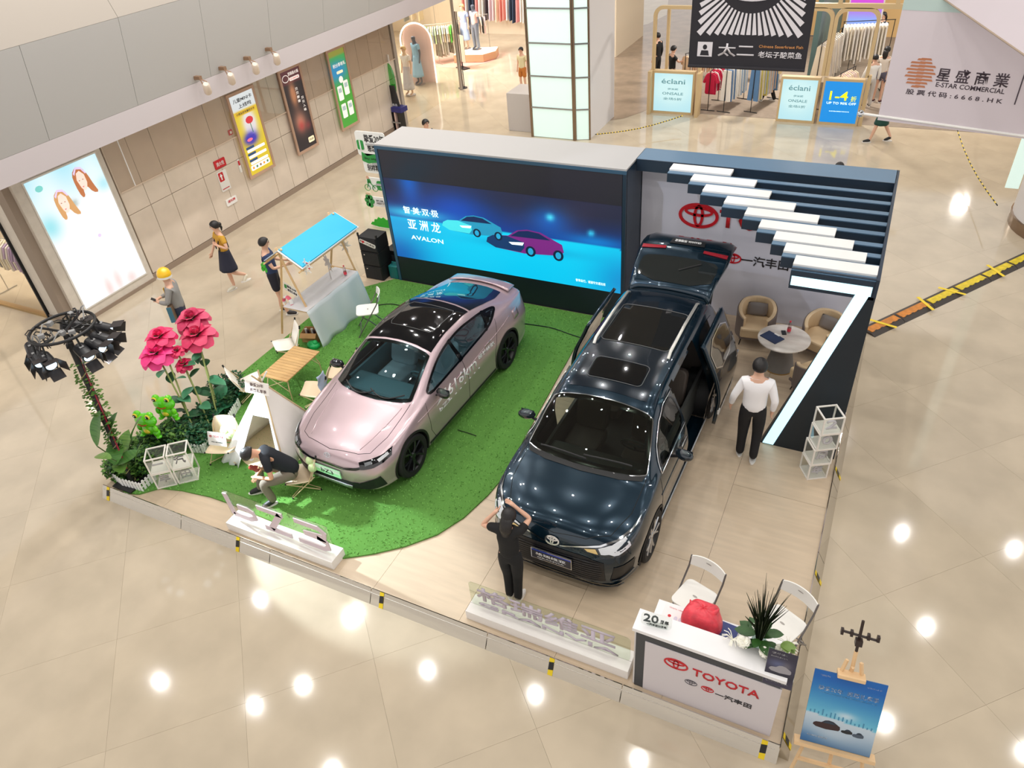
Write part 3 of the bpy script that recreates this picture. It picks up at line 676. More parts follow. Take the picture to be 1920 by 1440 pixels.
# ---------------- lounge furniture
cream=mat('chair_cream',(222,196,158),.55); taupe=mat('chair_taupe',(118,106,102),.6)
def armchair(label,loc,rz):
    t=thing('armchair',label,'armchair',loc,rz,'cream tub chairs round the marble table')
    n=26; vs=[];fs=[]
    def shell(r0,r1,z0,zt,nm,m,sm=True,inset=0):
        vs=[];fs=[]
        for k in range(n+1):
            a=math.radians(-52+284*k/n); c,s=math.cos(a),math.sin(a)
            e=abs((k/n)-.5)*2; top=zt-.16*max(0,e-.35)/.65
            fx=1.0; 
            vs+=[(r0*c,r0*s*fx,z0),(r0*c,r0*s*fx,top),(r1*c,r1*s*fx,top),(r1*c,r1*s*fx,z0)]
        for k in range(n):
            for q in range(4): fs.append((k*4+q,k*4+(q+1)%4,k*4+4+(q+1)%4,k*4+4+q))
        fs+=[(0,1,2,3)[::-1],tuple(n*4+q for q in range(4))]
        return MB().add(vs,fs).build(nm,m,t,smooth=False,bevel=.012)
    shell(.255,.315,.16,.70,'inner_shell',cream); shell(.316,.335,.14,.685,'outer_shell',taupe)
    MB().prism(ell(0,-.03,.25,.25,24),.16,.20,T(0,0,0)).prism([(-.24,-.30),(.24,-.30),(.25,-.05),(-.25,-.05)],.16,.20).build('seat_frame',taupe,t)
    sp=[(-.23,-.33),(.23,-.33)]+[(.247*math.cos(math.radians(a)),.247*math.sin(math.radians(a))) for a in range(-10,191,20)]
    MB().prism(sp,.205,.39).build('seat_cushion',cream,t,bevel=.03)
    # scatter cushion
    mb=MB(); 
    for i in range(9):
        for j in range(9):
            u,v=-1+i/4,-1+j/4; th=.05*max(0,(1-u**4)*(1-v**4))**.5; mb.v.append(V((u*.17*(1-.06*v*v),-th,v*.12*(1-.06*u*u))))
    for i in range(9):
        for j in range(9):
            u,v=-1+i/4,-1+j/4; th=.05*max(0,(1-u**4)*(1-v**4))**.5; mb.v.append(V((u*.17*(1-.06*v*v),th,v*.12*(1-.06*u*u))))
    for i in range(8):
        for j in range(8):
            a=i*9+j; mb.f+=[(a,a+1,a+10,a+9),(a+81,a+90,a+91,a+82)]
    M=T(0,.17,.51)@RX(-.25); mb.v=[M@p for p in mb.v]; mb.build('cushion',mat('cushion_grey',(128,122,120),.8,bump=.1,scale=60),t,smooth='all')
    for sx in (-1,1):
        for sy in (-1,1): MB().tube([(sx*.2,sy*.2,.16),(sx*.23,sy*.24,0)],[.014,.008],8).build('leg',black,t)
    return t
a0=armchair('cream tub armchair with grey cushion at left of the marble table',(-1.36,11.36,Z),.12)
dup(a0,(-.26,11.30,Z),-.42,'cream tub armchair behind the slanted light strip, right of the table')
dup(a0,(-.20,10.12,Z),-2.3,'tub armchair turned away, mostly hidden behind the slanted light strip')
t=thing('round_table','round marble-topped table on tapered grey pedestal between armchairs','table',(-.80,10.66,Z))
MB().lathe([(.40,.56),(.41,.565),(.41,.58),(.40,.585)],48).build('tabletop',mat('marble',(238,232,224),.2,c2=(205,196,188),scale=2.2,stretch=(1,3,1)),t,smooth=True)
MB().lathe([(.235,.02),(.23,.03),(.15,.40),(.14,.558)],32).build('pedestal',mat('pedestal_grey',(124,120,116),.7,bump=.1,scale=40),t,smooth=True)
MB().lathe([(.24,0),(.24,.02)],32).build('base_ring',mat('brass',(190,160,110),.3,.8),t)
TT=Z+.587
t=cobj('folder','navy presentation folder with pale edge on the marble table','folder',-.98,10.60,TT,-.55); MB().box(-.16,.16,-.11,.11,0,.016).build('cover',mat('folder_navy',(34,52,86),.35),t,bevel=.003); MB().box(-.04,.06,.09,.125,.017,.02).build('pen',white,t)
t=cobj('phone','black phone standing beside the bottle on the marble table','phone',-.83,10.80,TT,.3); MB().box(-.035,.035,-.06,.06,0,.012).build('phone_body',black,t,bevel=.003); MB().box(-.031,.031,-.056,.056,.0121,.0125).build('phone_screen',mat('phone_glass',(30,32,38),.1),t)
def bottle(label,x,y,z):
    t=thing('water_bottle',label,'bottle',(x,y,z)); 
    MB().lathe([(.028,0),(.031,.01),(.031,.13),(.028,.16),(.013,.19),(.013,.2)],16).build('bottle_body',glassmat('bottle_plastic',(240,230,232),.6),t,smooth=True)
    MB().lathe([(.032,.03),(.032,.09)],16,cap=False).build('wrapper',mat('bottle_red',(226,60,80),.4),t); MB().lathe([(.015,.2),(.015,.222)],12).build('cap',mat('bottle_red'),t); return t
bottle('clear bottle with red wrapper on the marble table',-.76,10.84,TT)
# ---------------- easel with poster
t=thing('poster_easel','pale wooden easel holding a blue anniversary poster of cars','easel',(.80,4.10,.0),.12)
ew=mat('easel_wood',(232,196,150),.5,noise=.1,scale=3)
tilt=.30
M=RX(-tilt)
def EP(x,y,z): return M@V((x,y,z))
f=frame(M@V((-.31,-.03,.50)),(1,0,0),M.to_3x3()@V((0,0,1)))
def post(u,v):
    hz=.42-.06*u
    c=lerp((110,190,215),(14,96,176),cl((v-hz)/.5)) if v>hz else lerp((190,206,218),(70,110,150),cl((hz-v)/.42)**1.4)
    c=lerp(c,(215,225,232),.8*gs(u,v,.55,.47,.15,.05)); c=lerp(c,(20,90,160),.5*gs(u,v,0,.05,.3,.1)); c=lerp(c,(200,212,220),.5*gs(u,v,.45,.2,.35,.12)); return c
MB().prism(rect(0,0,.62,.86),-.012,-.0,f).build('board',mat('board_blue',(30,90,150),.4),t)
picture('poster',f,.62,.86,post,attrmat('print_matte'),t,30,44,.001)
text('TOYOTA',f,.10,.81,.09,.018,wprint,t,.001); text('挚爱20年  感恩礼享季',f,.32,.67,.52,.055,wprint,t,.001); text('一汽丰田20周年感恩钜惠全系车型礼遇季 限时开启',f,.32,.62,.5,.02,mat('poster_cyan',(130,190,230),.5),t,.001)
text('12月1日—31日',f,.52,.79,.12,.014,wprint,t,.001); text('GRANVIA 格瑞维亚',f,.14,.09,.18,.025,wprint,t,.001)
for ox,oy,sx,sy,cc in ((.08,.19,.24,.12,(52,30,34)),(.33,.2,.1,.06,(24,30,36)),(.43,.185,.1,.07,(70,84,100))):
    flat('car_print',f,poly2(CARP,ox,oy,sx,sy),mat('cp%d'%cc[0],cc,.4),t,.0015,.001); flat('car_print_window',f,poly2(CARG,ox,oy,sx,sy),mat('cpw',(40,56,72),.4),t,.003,.001)
for k in range(16): 
    bx=.03+k*.036; hb=R.uniform(.02,.07); flat('skyline_print',f,rect(bx,.37-bx*.1,bx+.012,.37-bx*.1+hb),mat('skyline_print',(70,140,176),.5),t,.0015,.001)
for s in (-1,1): MB().tube([EP(s*.06,-.0,1.52),EP(s*.34,0,0)],.018,4).build('leg',ew,t)
MB().tube([EP(0,.0,1.45),(0,.75,0)],.018,4).build('rear_leg',ew,t)
MB().tube([EP(0,.02,1.62),EP(0,.02,.2)],.018,4).build('mast',ew,t)
MB().box(-.12,.12,-.07,.03,1.345,1.39,M).build('top_clamp',ew,t,bevel=.008); MB().box(-.36,.36,-.07,.03,.455,.495,M).build('ledge',ew,t); MB().box(-.3,.3,-.015,.015,.22,.25,M).build('crossbar',ew,t)
t=thing('phone_bracket','black cross-shaped phone bracket clamped on top of the easel','bracket',(.80,4.10,0),.12); bkm=mat('bracket_black',(44,30,26),.4)
mb=MB().tube([EP(0,.02,1.62),EP(0,.03,1.95)],.014,6).tube([EP(-.16,.03,1.80),EP(.16,.02,1.78)],.013,6); mb.build('arms',bkm,t)
for x in (-.15,-.07,.07,.15): MB().box(x-.012,x+.012,.0,.04,1.775,1.83,M).build('clip',bkm,t)
MB().box(-.03,.03,-.02,.04,1.70,1.76,M).build('knob',bkm,t)
# ---------------- cable guard, warning tape, rope, cables
t=thing('cable_guard','yellow and black rubber cable guard lying across the tiles','cable protector',(.43,12.41,0),math.atan2(3.75,2.6))
L=4.9; n=6; seg=L/n
for k in range(n):
    a,b=k*seg+.006,(k+1)*seg-.006
    MB().add([(a,-.17,0),(b,-.17,0),(b,-.08,.045),(a,-.08,.045),(a,.08,.045),(b,.08,.045),(b,.17,0),(a,.17,0)],[(0,1,2,3),(3,2,5,4),(4,5,6,7),(0,3,4,7),(1,6,5,2),(0,7,6,1)]).build('ramp_section',mat('rubber_grey',(66,60,56),.6),t)
    MB().box(a+.03,b-.03,-.075,.075,.0455,.055).build('lid',mat('guard_orange' if k<2 else 'guard_yellow',(206,128,40) if k<2 else (222,196,30),.5,noise=.2,scale=12),t)
    for q in range(5): MB().box(a+.1+q*.15,a+.16+q*.15,-.08,-.062,.0456,.056).build('tooth',mat('rubber_grey'),t)
for i,(x,y) in enumerate(((.4,.0),(1.55,.05),(2.3,0),(3.6,.02))): MB().box(x-.03,x+.03,-.24,.24,.056,.06,T(0,0,0)@T(x,0,0)@RZ(.35*(-1)**i)@T(-x,0,0)).build('tape_strip',yel,t)
def rope(label,pts,loc):
    t=thing('barrier_rope',label,'rope',loc); P=[V(p)-V(loc) for p in pts]; n=60
    tot=[]; 
    for i in range(n+1):
        u=i/n*(len(P)-1); k=min(int(u),len(P)-2); tot.append(P[k].lerp(P[k+1],u-k)-V((0,0,0.0)))
    for i in range(n): MB().tube([tot[i],tot[i+1]],.013,6).build('rope_band',yel if i%2 else black,t)
    return t
b0=at(1870,385,.5); e0=V((1.2,24.5,1.0))
q=[b0.lerp(e0,k/8)-V((0,0,.35*math.sin(PI*k/8))) for k in range(9)]
rope('yellow and black rope hanging from the right round column',q,b0)
b0=at(1116,252,.35); e0=at(1280,217,.35)
rope('yellow and black rope from lit column to shop frame',[b0.lerp(e0,k/6)-V((0,0,.1*math.sin(PI*k/6))) for k in range(7)],b0)
def cable(label,pix,z,r=.009,name='cable'):
    P=[at(*p,z) for p in pix]; o=MB(); pts=[]
    for i in range(len(P)-1):
        for k in range(6): 
            a=P[max(0,i-1)];b=P[i];c=P[i+1];d=P[min(len(P)-1,i+2)];u=k/6
            pts.append(.5*((2*b)+(c-a)*u+(2*a-5*b+4*c-d)*u*u+(3*b-a-3*c+d)*u**3))
    pts.append(P[-1]); ob=MB().tube(pts,r,6).build(name,black,smooth=True); tag(ob,label,'cable'); return ob
cable('thin black cable across the turf between the two cars',[(960,604),(1000,609),(1035,615),(1070,627),(1092,634)],ZT+.012,.008)
cable('black cable looping over turf behind the stall chair',[(692,578),(710,572),(735,570),(760,575)],ZT+.012,.008)
cable('thin dark line of cable on the turf between car fronts',[(858,806),(875,811),(893,817)],ZT+.012,.006)
# ================================================================ camping corner
canvas=mat('canvas_white',(240,234,224),.7); canvasb=mat('canvas_cream',(226,206,176),.7); birch=mat('beige_tube',(205,180,140),.4); 
def camp_chair(label,loc,rz,name='camp_chair',cm=canvas):
    t=thing(name,label,'chair',loc,rz,'low canvas camping chairs')
    # seat sling + back sling (front to -y)
    def sling(pts,w_,nm):
        vs=[];fs=[];n=len(pts)
        for i,(y,z,ww,sag) in enumerate(pts):
            for q in range(7):
                u=-1+q/3; vs.append((u*ww,y,z-sag*(1-u*u)))
        for i in range(n-1):
            for q in range(6): a=i*7+q; fs.append((a,a+1,a+8,a+7))
        return MB().add(vs,fs).build(nm,cm,t,smooth='all',solid=.008)
    sling([(-.26,.34,.22,.015),(-.1,.31,.25,.05),(.06,.28,.25,.07),(.16,.27,.25,.07)],.25,'seat_sling')
    sling([(.165,.28,.25,.06),(.21,.40,.25,-.02),(.27,.55,.25,-.04),(.33,.70,.19,-.03)],.25,'back_sling')
    for s in (-1,1):
        MB().tube([(s*.22,-.26,.34),(s*.24,.26,.02)],.009,6).build('leg',birch,t); MB().tube([(s*.25,.22,.34),(s*.24,-.22,.02)],.009,6).build('leg',birch,t)
        MB().tube([(s*.25,.10,.24),(s*.20,.34,.70)],.009,6).build('back_pole',birch,t)
        MB().tube([(s*.205,.33,.67),(s*.195,.345,.735)],.018,8).build('pole_cap',black,t)
        MB().ball((s*.22,-.26,.34),.016,8,6).build('corner_cap',black,t)
        for y in (-.22,.26): MB().ball((s*.24,y,.018),.017,8,6).build('foot',black,t)
    MB().tube([(-.24,.26,.06),(.24,-.22,.06)],.007,6).build('brace',birch,t); MB().tube([(.24,.26,.06),(-.24,-.22,.06)],.007,6).build('brace',birch,t)
    t.scale=(.86,.86,.86); return t
cc=camp_chair('cream camping chair with blue cloth on back beside the pink sedan',(-7.72,7.10,ZT),-1.15,cm=canvasb)
camp_white=camp_chair('white camping chair at the stall end of the slatted table',(-9.12,8.02,ZT),-.64)
dup(cc,(-7.58,7.66,ZT),-1.15,'cream camping chair nearest the pink sedan mirror')
dup(camp_white,(-8.98,6.84,ZT),2.5,'white camping chair behind the tent sign')
sg=dup(cc,(-8.22,5.42,ZT),.35,'cream camping chair holding a white lettered board by the fence')
dup(cc,(-6.66,5.36,ZT),-.75,'cream camping chair under the seated man')
t=thing('lettered_board','small white board with red letters standing on camping chair','sign',(-8.20,5.33,ZT+.33),.2)
MB().box(-.16,.16,-.02,-.008,0,.22,RX(-.35)).build('board',white,t,bevel=.003); f=RX(-.35)@frame((-.16,-.0215,0),(1,0,0),(0,0,1))
emblem('emblem',f,.055,.15,.05,redp,t,0,.002); text('TOYOTA',f,.19,.15,.17,.035,redp,t,.002); text('欢迎入座 休息区',f,.16,.06,.2,.02,mat('print_grey',(70,78,76),.4),t,.001)
t=thing('pillow','round pale green ruffled cushion on the camping chair backrest','cushion',(-8.18,5.56,ZT+.42)); gp=mat('pale_green_plush',(206,226,170),.8,bump=.2,scale=12)
MB().ball((0,0,0),(.15,.06,.12),16,10).build('pillow_body',gp,t,smooth='all')
for k in range(5): MB().ball((.07*math.cos(k*1.3),-.05,.06*math.sin(k*1.3)),(.05,.03,.045),8,6).build('ruffle',gp,t,smooth='all')
for i,(dz,x) in enumerate(((.50,-6.80),(.42,-6.74))):
    t=thing('pillow','pale green ball cushion behind the seated man, %s of two'%('upper','lower')[i],'cushion',(x+.33,5.46-.05*i,ZT+dz)); MB().ball((0,0,0),.07,14,10).build('pillow_body',gp,t,smooth='all')
t=thing('cloth','light blue cloth hung over the cream camping chair back','cloth',(-7.42,6.98,ZT+.45)); 
mb=MB()
for i in range(5):
    for j in range(7): mb.v.append(V((.02*math.sin(j*1.4+i),-.08+i*.05,.27-j*.055)))
for i in range(4):
    for j in range(6): a=i*7+j; mb.f.append((a,a+1,a+8,a+7))
mb.build('fabric',mat('cloth_blue',(196,212,236),.7),t,smooth='all',solid=.006)
# slatted table
t=thing('camping_table','low roll-top camping table with brown wooden slats on turf','table',(-8.42,7.36,ZT),.02)
sl=mat('slat_wood',(200,160,106),.45,noise=.15,scale=3,stretch=(1,8,1))
for k in range(13): y=-.46+k*.0715; MB().box(-.28,.28,y,y+.066,.425,.445).build('slat',sl,t,bevel=.002)
for s in (-1,1):
    MB().tube([(s*.2,-.44,.415),(s*.2,.44,.415)],.010,6).build('side_rail',birch,t)
    for e in (-1,1): MB().tube([(s*.2,e*.36,.41),(s*.24,e*.42,.22),(s*.24,e*.42,.0)],.010,6).build('leg',birch,t)
    MB().tube([(-.2,s*.40,.40),(.24,s*.42,.18)],.007,6).build('brace',birch,t); MB().tube([(.2,s*.40,.40),(-.24,s*.42,.18)],.007,6).build('brace',birch,t)
# ---------------- tent
t=thing('play_tent','white canvas teepee tent with open front, standing on a round mat','tent',(-7.55,5.98,ZT)); tz=V((-7.55,5.98,ZT))
tcm=mat('tent_canvas',(236,230,222),.8,bump=.15,scale=5); apex=V((-.02,.0,1.25))
def wp_(px,py,z=ZT): return at(px,py,z)-tz
c_=[V((-.70,-.66,0)),V((.52,-.56,0)),V((.44,.62,0)),V((-.62,.66,0))]
def tri_panel(a,b,top,nm,m=tcm,n=8,sag=.06,cut=None):
    vs=[];fs=[]
    for i in range(n+1):
        v=i/n
        for j in range(n+1):
            u=j/n; p=a.lerp(b,u).lerp(top,v*.97); nn=(b-a).cross(top-a).normalized(); p=p-nn*sag*4*u*(1-u)*(1-v)*(.7+.3*math.sin(9*u)); vs.append(p)
    for i in range(n):
        for j in range(n):
            a_=i*(n+1)+j; fs.append((a_,a_+1,a_+n+2,a_+n+1))
    return MB().add(vs,fs).build(nm,m,t,smooth='all',solid=.006)
tri_panel(c_[1],c_[2],apex,'side_panel'); tri_panel(c_[2],c_[3],apex,'rear_panel'); tri_panel(c_[3],c_[0],apex,'side_panel')
a=c_[0];b=c_[1]
# front flaps drawn back to the poles
def flap(p0,p1,p2,nm):
    vs=[];fs=[];n=10
    for i in range(n+1):
        v=i/n
        for j in range(7):
            u=j/6; q=p0.lerp(p1,u).lerp(p2,v); q=q+V((0,-.03*math.sin(u*14)*(1-v),0)); vs.append(q)
    for i in range(n):
        for j in range(6): a_=i*7+j; fs.append((a_,a_+1,a_+8,a_+7))
    MB().add(vs,fs).build(nm,mat('tent_flap',(246,246,248),.75),t,smooth='all',solid=.006)
flap(a+V((0,-.02,0)),a.lerp(b,.30)+V((0,-.04,.0)),apex+V((-.01,-.03,-.06)),'door_flap')
flap(a.lerp(b,.93)+V((0,-.02,0)),b+V((.01,-.02,0)),apex+V((.02,-.03,-.06)),'door_flap')
mb=MB().add([a.lerp(apex,.62)+V((0,-.012,0)),b.lerp(apex,.62)+V((0,-.012,0)),apex+V((0,-.01,0))],[(0,1,2)]); mb.build('top_gusset',mat('tent_flap'),t,solid=.006)
for p in c_: MB().tube([p,apex+(apex-p)*.13],.013,8).build('pole',birch if p is not c_[0] else white,t)
MB().lathe([(.001,0),(.62,.0),(.62,.008),(.001,.008)],40,c=(-.12,.02,.001)).build('round_mat',mat('mat_cream',(226,208,172),.8),t)
t=thing('tent_sign','white board with dark and pink characters tied to the tent top','sign',tuple(tz+apex+V((.02,-.12,-.02))),.1)
MB().box(-.21,.21,-.012,0,-.09,.10,RX(-.35)).build('board',mat('board_cream',(250,244,238),.5),t); f=RX(-.35)@frame((-.21,-.013,-.09),(1,0,0),(0,0,1))
text('挚爱20年',f,.21,.14,.24,.055,mat('print_taupe',(120,98,96),.5),t,.002); text('感恩礼享季',f,.23,.055,.30,.055,mat('print_taupe'),t,.002)
# ---------------- stall
t=thing('market_stall','wooden A-frame stall with a bright blue roof and cloth-covered table','stall',(-9.0,9.2,Z)); so=V((-9.0,9.2,Z))
sw_=mat('stall_wood',(228,190,140),.5,noise=.12,scale=3)
ya,yb=-.60,.93
for y in (ya,yb):
    zt=2.06
    MB().tube([(-.80,y,0),(-.17,y,1.92)],.026,4).build('leg',sw_,t); MB().tube([(.25,y,0),(-.29,y,1.92)],.026,4).build('leg',sw_,t)
    MB().tube([(-.23,y,1.86),(.22,y,1.55)],.02,4).build('rafter',sw_,t); MB().tube([(-.23,y,1.86),(-.62,y,1.60)],.02,4).build('rafter',sw_,t)
    MB().tube([(-.23,y,1.6),(-.23,y,1.86)],.02,4).build('king_post',sw_,t); MB().tube([(-.56,y,.72),(.06,y,.72)],.02,4).build('crossbar',sw_,t)
for x,z in ((.2,1.56),(-.6,1.60),(-.23,1.85)): MB().tube([(x,ya-.1,z),(x,yb+.1,z)],.018,4).build('roof_bar',sw_,t)
def roofp(p,nm,m): 
    MB().add(p+[q+V((0,0,.018)) for q in p],[(3,2,1,0),(4,5,6,7),(0,1,5,4),(1,2,6,5),(2,3,7,6),(3,0,4,7)]).build(nm,m,t)
blue=mat('roof_blue',(40,184,226),.5)
r1=at(520,472,Z+1.885)-so; r2=at(628,399,Z+1.885)-so; r3=at(673,427,Z+1.60)-so; r4=at(567,506,Z+1.60)-so
roofp([r1,r4,r3,r2],'roof_edge',white)
up=V((0,0,.020)); c0_=(r1+r2+r3+r4)/4
roofp([c0_+(p-c0_)*.965+up for p in (r1,r4,r3,r2)],'roof_panel',blue)
l1=V((-.62,r1.y+.0,1.63)); l2=V((-.62,r2.y,1.63)); roofp([r1,r2,l2,l1],'roof_panel',mat('roof_pale',(206,222,240),.5))
MB().box(-.38,.15,-.74,.84,.74,.765).build('table_board',sw_,t)
# cloth
vs=[];fs=[];n=24
cm_=mat('table_cloth',(214,212,214),.8,bump=.15,scale=4)
MB().box(-.39,.16,-.75,.85,.766,.772).build('cloth_top',cm_,t)
for i in range(9):
    for j in range(n+1):
        v=i/8;u=j/n; amp=.012+.05*v; vs.append((.162+amp*(.5+.5*math.sin(u*19+math.sin(v*3)))+.13*v,-.75+1.6*u,.772-(.77-.02*math.sin(7*u))*v))
for i in range(8):
    for j in range(n): a_=i*(n+1)+j; fs.append((a_,a_+1,a_+n+2,a_+n+1))
MB().add(vs,fs).build('cloth_front',mat('table_cloth_front',(206,214,216),.8),t,smooth='all',solid=.005)
# stall trimmings
t=thing('ship_wheel','white cut-out ship wheel decoration on the stall front','decoration',tuple(at(573,500,Z+1.6)),.1)
mb=MB(); f=frame((0,0,0),(1,0,0),(0,.2,1)); ring(mb,f,0,0,.10,.10,.02,0,.01,20); ring(mb,f,0,0,.04,.04,.02,0,.01,12)
for k in range(8):
    a_=k*PI/4; mb.prism([(math.cos(a_)*r_-math.sin(a_)*w_,math.sin(a_)*r_+math.cos(a_)*w_) for r_,w_ in ((.03,-.008),(.15,-.008),(.15,.008),(.03,.008))],0,.01,f)
mb.build('wheel_cutout',white,t); 
for k in (1,4,6): MB().prism(ell(.085*math.cos(k),.085*math.sin(k),.02,.012,8),.011,.014,f).build('red_mark',redp,t)
t=thing('stall_banner','small white board with dark characters hung on stall leg','sign',tuple(at(545,548,Z+1.0)),-.25)
f=frame((-.2,0,0),(1,0,-.12),(0,.1,1)); MB().prism(rect(0,0,.40,.16),-.01,0,f).build('board',white,t); text('挚爱20年',f,.24,.115,.28,.05,ink,t,.003); text('感恩礼享季',f,.25,.045,.28,.05,ink,t,.003); MB().prism(rrect(.02,.05,.09,.13,.02),0.001,.004,f).build('gift_mark',mat('sign_green',(46,150,70),.5),t)
t=thing('life_ring','pink and white life ring hung on the stall left leg','decoration',tuple(at(540,567,Z+.78)),-.2)
for k in range(8):
    mb=MB(); f=RX(PI/2-.1); pts_=[f@V((.115*math.cos(a_),.115*math.sin(a_),0)) for a_ in [k*PI/4+q*PI/16 for q in range(5)]]; mb.tube(pts_,.04,8,flat=.6); mb.build('ring_segment',mat('ring_pink',(232,104,128),.5) if k%2 else white,t,smooth=True)
t=thing('frog_tag','small green frog-shaped tag hanging from the stall roof corner','decoration',tuple(at(495,500,Z+1.45)),0)
gr_=mat('frog_green',(60,186,50),.4); mb=MB(); f=frame((0,0,0),(1,0,0),(0,0,1)); mb.prism(ell(0,.02,.05,.06),0,.02,f); mb.prism(ell(-.035,-.05,.03,.045),0,.02,f); mb.prism(ell(.035,-.06,.025,.05),0,.02,f); mb.prism(ell(.03,.08,.022,.022),0,.02,f); mb.build('tag_body',gr_,t)
bottle('clear bottle with red wrapper on the stall table by the leg',-8.95,9.82,Z+.774)
t=thing('palm_cutout','grey-white palm tree cut-out standing on the stall table','decoration',(-9.15,9.62,Z+.774),-.5)
pc=mat('cutout_grey',(206,200,200),.6); f=frame((0,0,0),(1,0,0),(0,0,1)); mb=MB().prism([(-.03,0),(.03,0),(.02,.2),(.04,.36),(-.0,.36)],0,.008,f)
for a_ in (-.5,.3,.9,1.6,2.3,2.9,3.6): 
    c,s=math.cos(a_),math.sin(a_); mb.prism([(.02+c*r_-s*w_,.36+s*r_+c*w_-.1*r_*r_*9) for r_,w_ in ((0,0),(.08,-.035),(.17,-.02),(.21,0),(.16,.03),(.08,.035))],0,.008,f)
mb.build('cutout',pc,t)
t=thing('palm_cutout','small white palm cut-out fixed high on the rear stall leg','decoration',(-9.10,10.17,Z+1.22),.2)
mb=MB()
for a_ in (.2,.9,1.6,2.3,3.0,4,5): 
    c,s=math.cos(a_),math.sin(a_); mb.prism([(c*r_-s*w_,s*r_+c*w_) for r_,w_ in ((0,0),(.06,-.025),(.15,0),(.06,.025))],0,.008,f)
mb.build('cutout',white,t)
t=thing('cardboard_box','open brown cardboard box with bottles under the stall','box',(-9.05,8.62,Z),.3); cb=mat('cardboard',(196,150,100),.8)
MB().box(-.16,.16,-.12,.12,0,.008).box(-.16,-.152,-.12,.12,0,.22).box(.152,.16,-.12,.12,0,.22).box(-.16,.16,-.12,-.112,0,.22).box(-.16,.16,.112,.12,0,.22).build('box_body',cb,t)
for s in (-1,1): MB().box(-.16,.16,0,.1,0,.005,T(0,s*.12,.22)@RZ(0 if s>0 else PI)@RX(-.6)).build('flap',cb,t)
for k in range(4): MB().tube([(-.1+k*.06,.02*(-1)**k,.01),(-.1+k*.06,.02*(-1)**k,.24)],.026,8).build('packed_bottle',mat('bottle_dark',(60,40,46),.4) if k%2 else white,t)
t=thing('plastic_bag','green plastic bag on the floor in front of the stall box','bag',(-8.85,8.40,Z)); 
MB().ball((0,0,.07),(.14,.10,.08),14,10).ball((.06,0,.13),(.05,.05,.06),8,6).build('bag_body',mat('bag_green',(20,160,80),.35,bump=.5,scale=20),t,smooth='all')
# ---------------- loudspeakers
t=thing('loudspeaker_stack','black line array loudspeaker cabinet at the turf back corner','speaker',(-9.22,11.20,Z),.0)
for k,h in enumerate((.0,.33,.66)):
    MB().box(-.24,.22,-.20,.20,h+.0,h+.32).build('speaker_box',mat('speaker_black',(26,27,30),.6),t,bevel=.008)
    MB().box(-.22,.20,-.212,-.201,h+.02,h+.30).build('grille',mat('speaker_grille',(36,36,40),.8,bump=.5,scale=120),t)
    for z in (h+.25,): MB().box(-.16,-.13,-.22,-.21,z-.01,z+.01).build('badge',chrome,t)
for s in (-1,1): MB().box(s*.23-.015,s*.23+.015,-.20,-.17,.98,1.06).build('flybar',black,t)
t=thing('slogan_sign','white strip sign with red heart stuck across the loudspeaker','sign',(-9.22,10.985,Z+.86),0)
f=frame((-.2,0,.04),(1,0,-.28),(0,0,1)); MB().prism(rrect(0,-.04,.4,.05,.03),-.004,0,f).build('strip',white,t); text('I',f,.03,.01,.02,.05,ink,t,.002); text('一汽丰田',f,.24,0.005,.26,.05,ink,t,.002); MB().prism([(.09,-.03),(.13,.01),(.115,.04),(.09,.025),(.065,.04),(.05,.01)],.001,.004,f).build('heart',redp,t)
t=thing('toolbox','teal plastic toolbox standing between loudspeaker and screen wall','box',(-8.84,11.35,Z),0); MB().box(-.1,.12,-.2,.0,0,.30).build('case',mat('teal_plastic',(20,110,112),.4),t,bevel=.015); MB().tube([(-.06,-.1,.30),(-.05,-.1,.35),(.06,-.1,.35),(.07,-.1,.30)],.012,6).build('handle',mat('teal_plastic'),t)
t=thing('amplifier_case','low black equipment case behind the loudspeaker','equipment case',(-8.97,11.62,Z)); MB().box(-.2,.2,-.18,.2,0,.5).build('case',black,t,bevel=.01); MB().box(-.12,.12,-.19,-.181,.1,.4).build('panel',mat('amp_panel',(50,52,58),.4),t)
t=thing('side_table','small pale table behind the loudspeaker with white jug','table',(-9.05,12.25,0)); MB().box(-.25,.25,-.2,.2,.7,.73).build('tabletop',mat('tan_board',(222,196,160),.5),t)
for sx in(-.22,.22):
    for sy in (-.17,.17): MB().box(sx-.015,sx+.015,sy-.015,sy+.015,0,.7).build('leg',white,t)
t=thing('jug','white plastic jug on the small pale table','jug',(-9.12,12.22,.731)); MB().lathe([(.05,0),(.055,.02),(.05,.14),(.025,.19),(.025,.21)],14).build('jug_body',white,t,smooth=True)
# ---------------- photo-wall cut-outs beside the screen
sg_=mat('sign_green',(46,170,66),.5); 
def cut(name,label,px,py,z,w_,h,bits):
    p=aty(px,py,12.185); t=thing(name,label,'sign',(p.x,12.185,p.z)); f=frame((0,0,0),(1,0,0),(0,0,1)); MB().prism(rrect(0,-h/2,w_,h/2,min(.06,h*.3)),-.015,0,f).build('board',mat('board_white',(244,244,240),.5),t)
    MB().box(.25,w_+.3,-.026,.0,-.02,.02).build('bracket',mat('bracket_grey',(180,180,180),.4),t); return t,f
t,f=cut('festival_sign','white cut-out sign with green gift box, topmost beside screen wall',668,268,0,.75,.52,0)
text('挚爱20年',f,.47,.12,.5,.17,ink,t,.006); text('感恩礼享季',f,.52,-.08,.5,.15,ink,t,.006); MB().prism(rrect(.02,-.13,.18,.07,.03),.001,.012,f).build('gift_box',sg_,t); MB().prism(rect(.085,-.13,.115,.07),.013,.016,f).build('gift_ribbon',white,t)
t,f=cut('festival_sign','white sign with green wavy top reading characters, second beside screen wall',681,305,0,.6,.42,0)
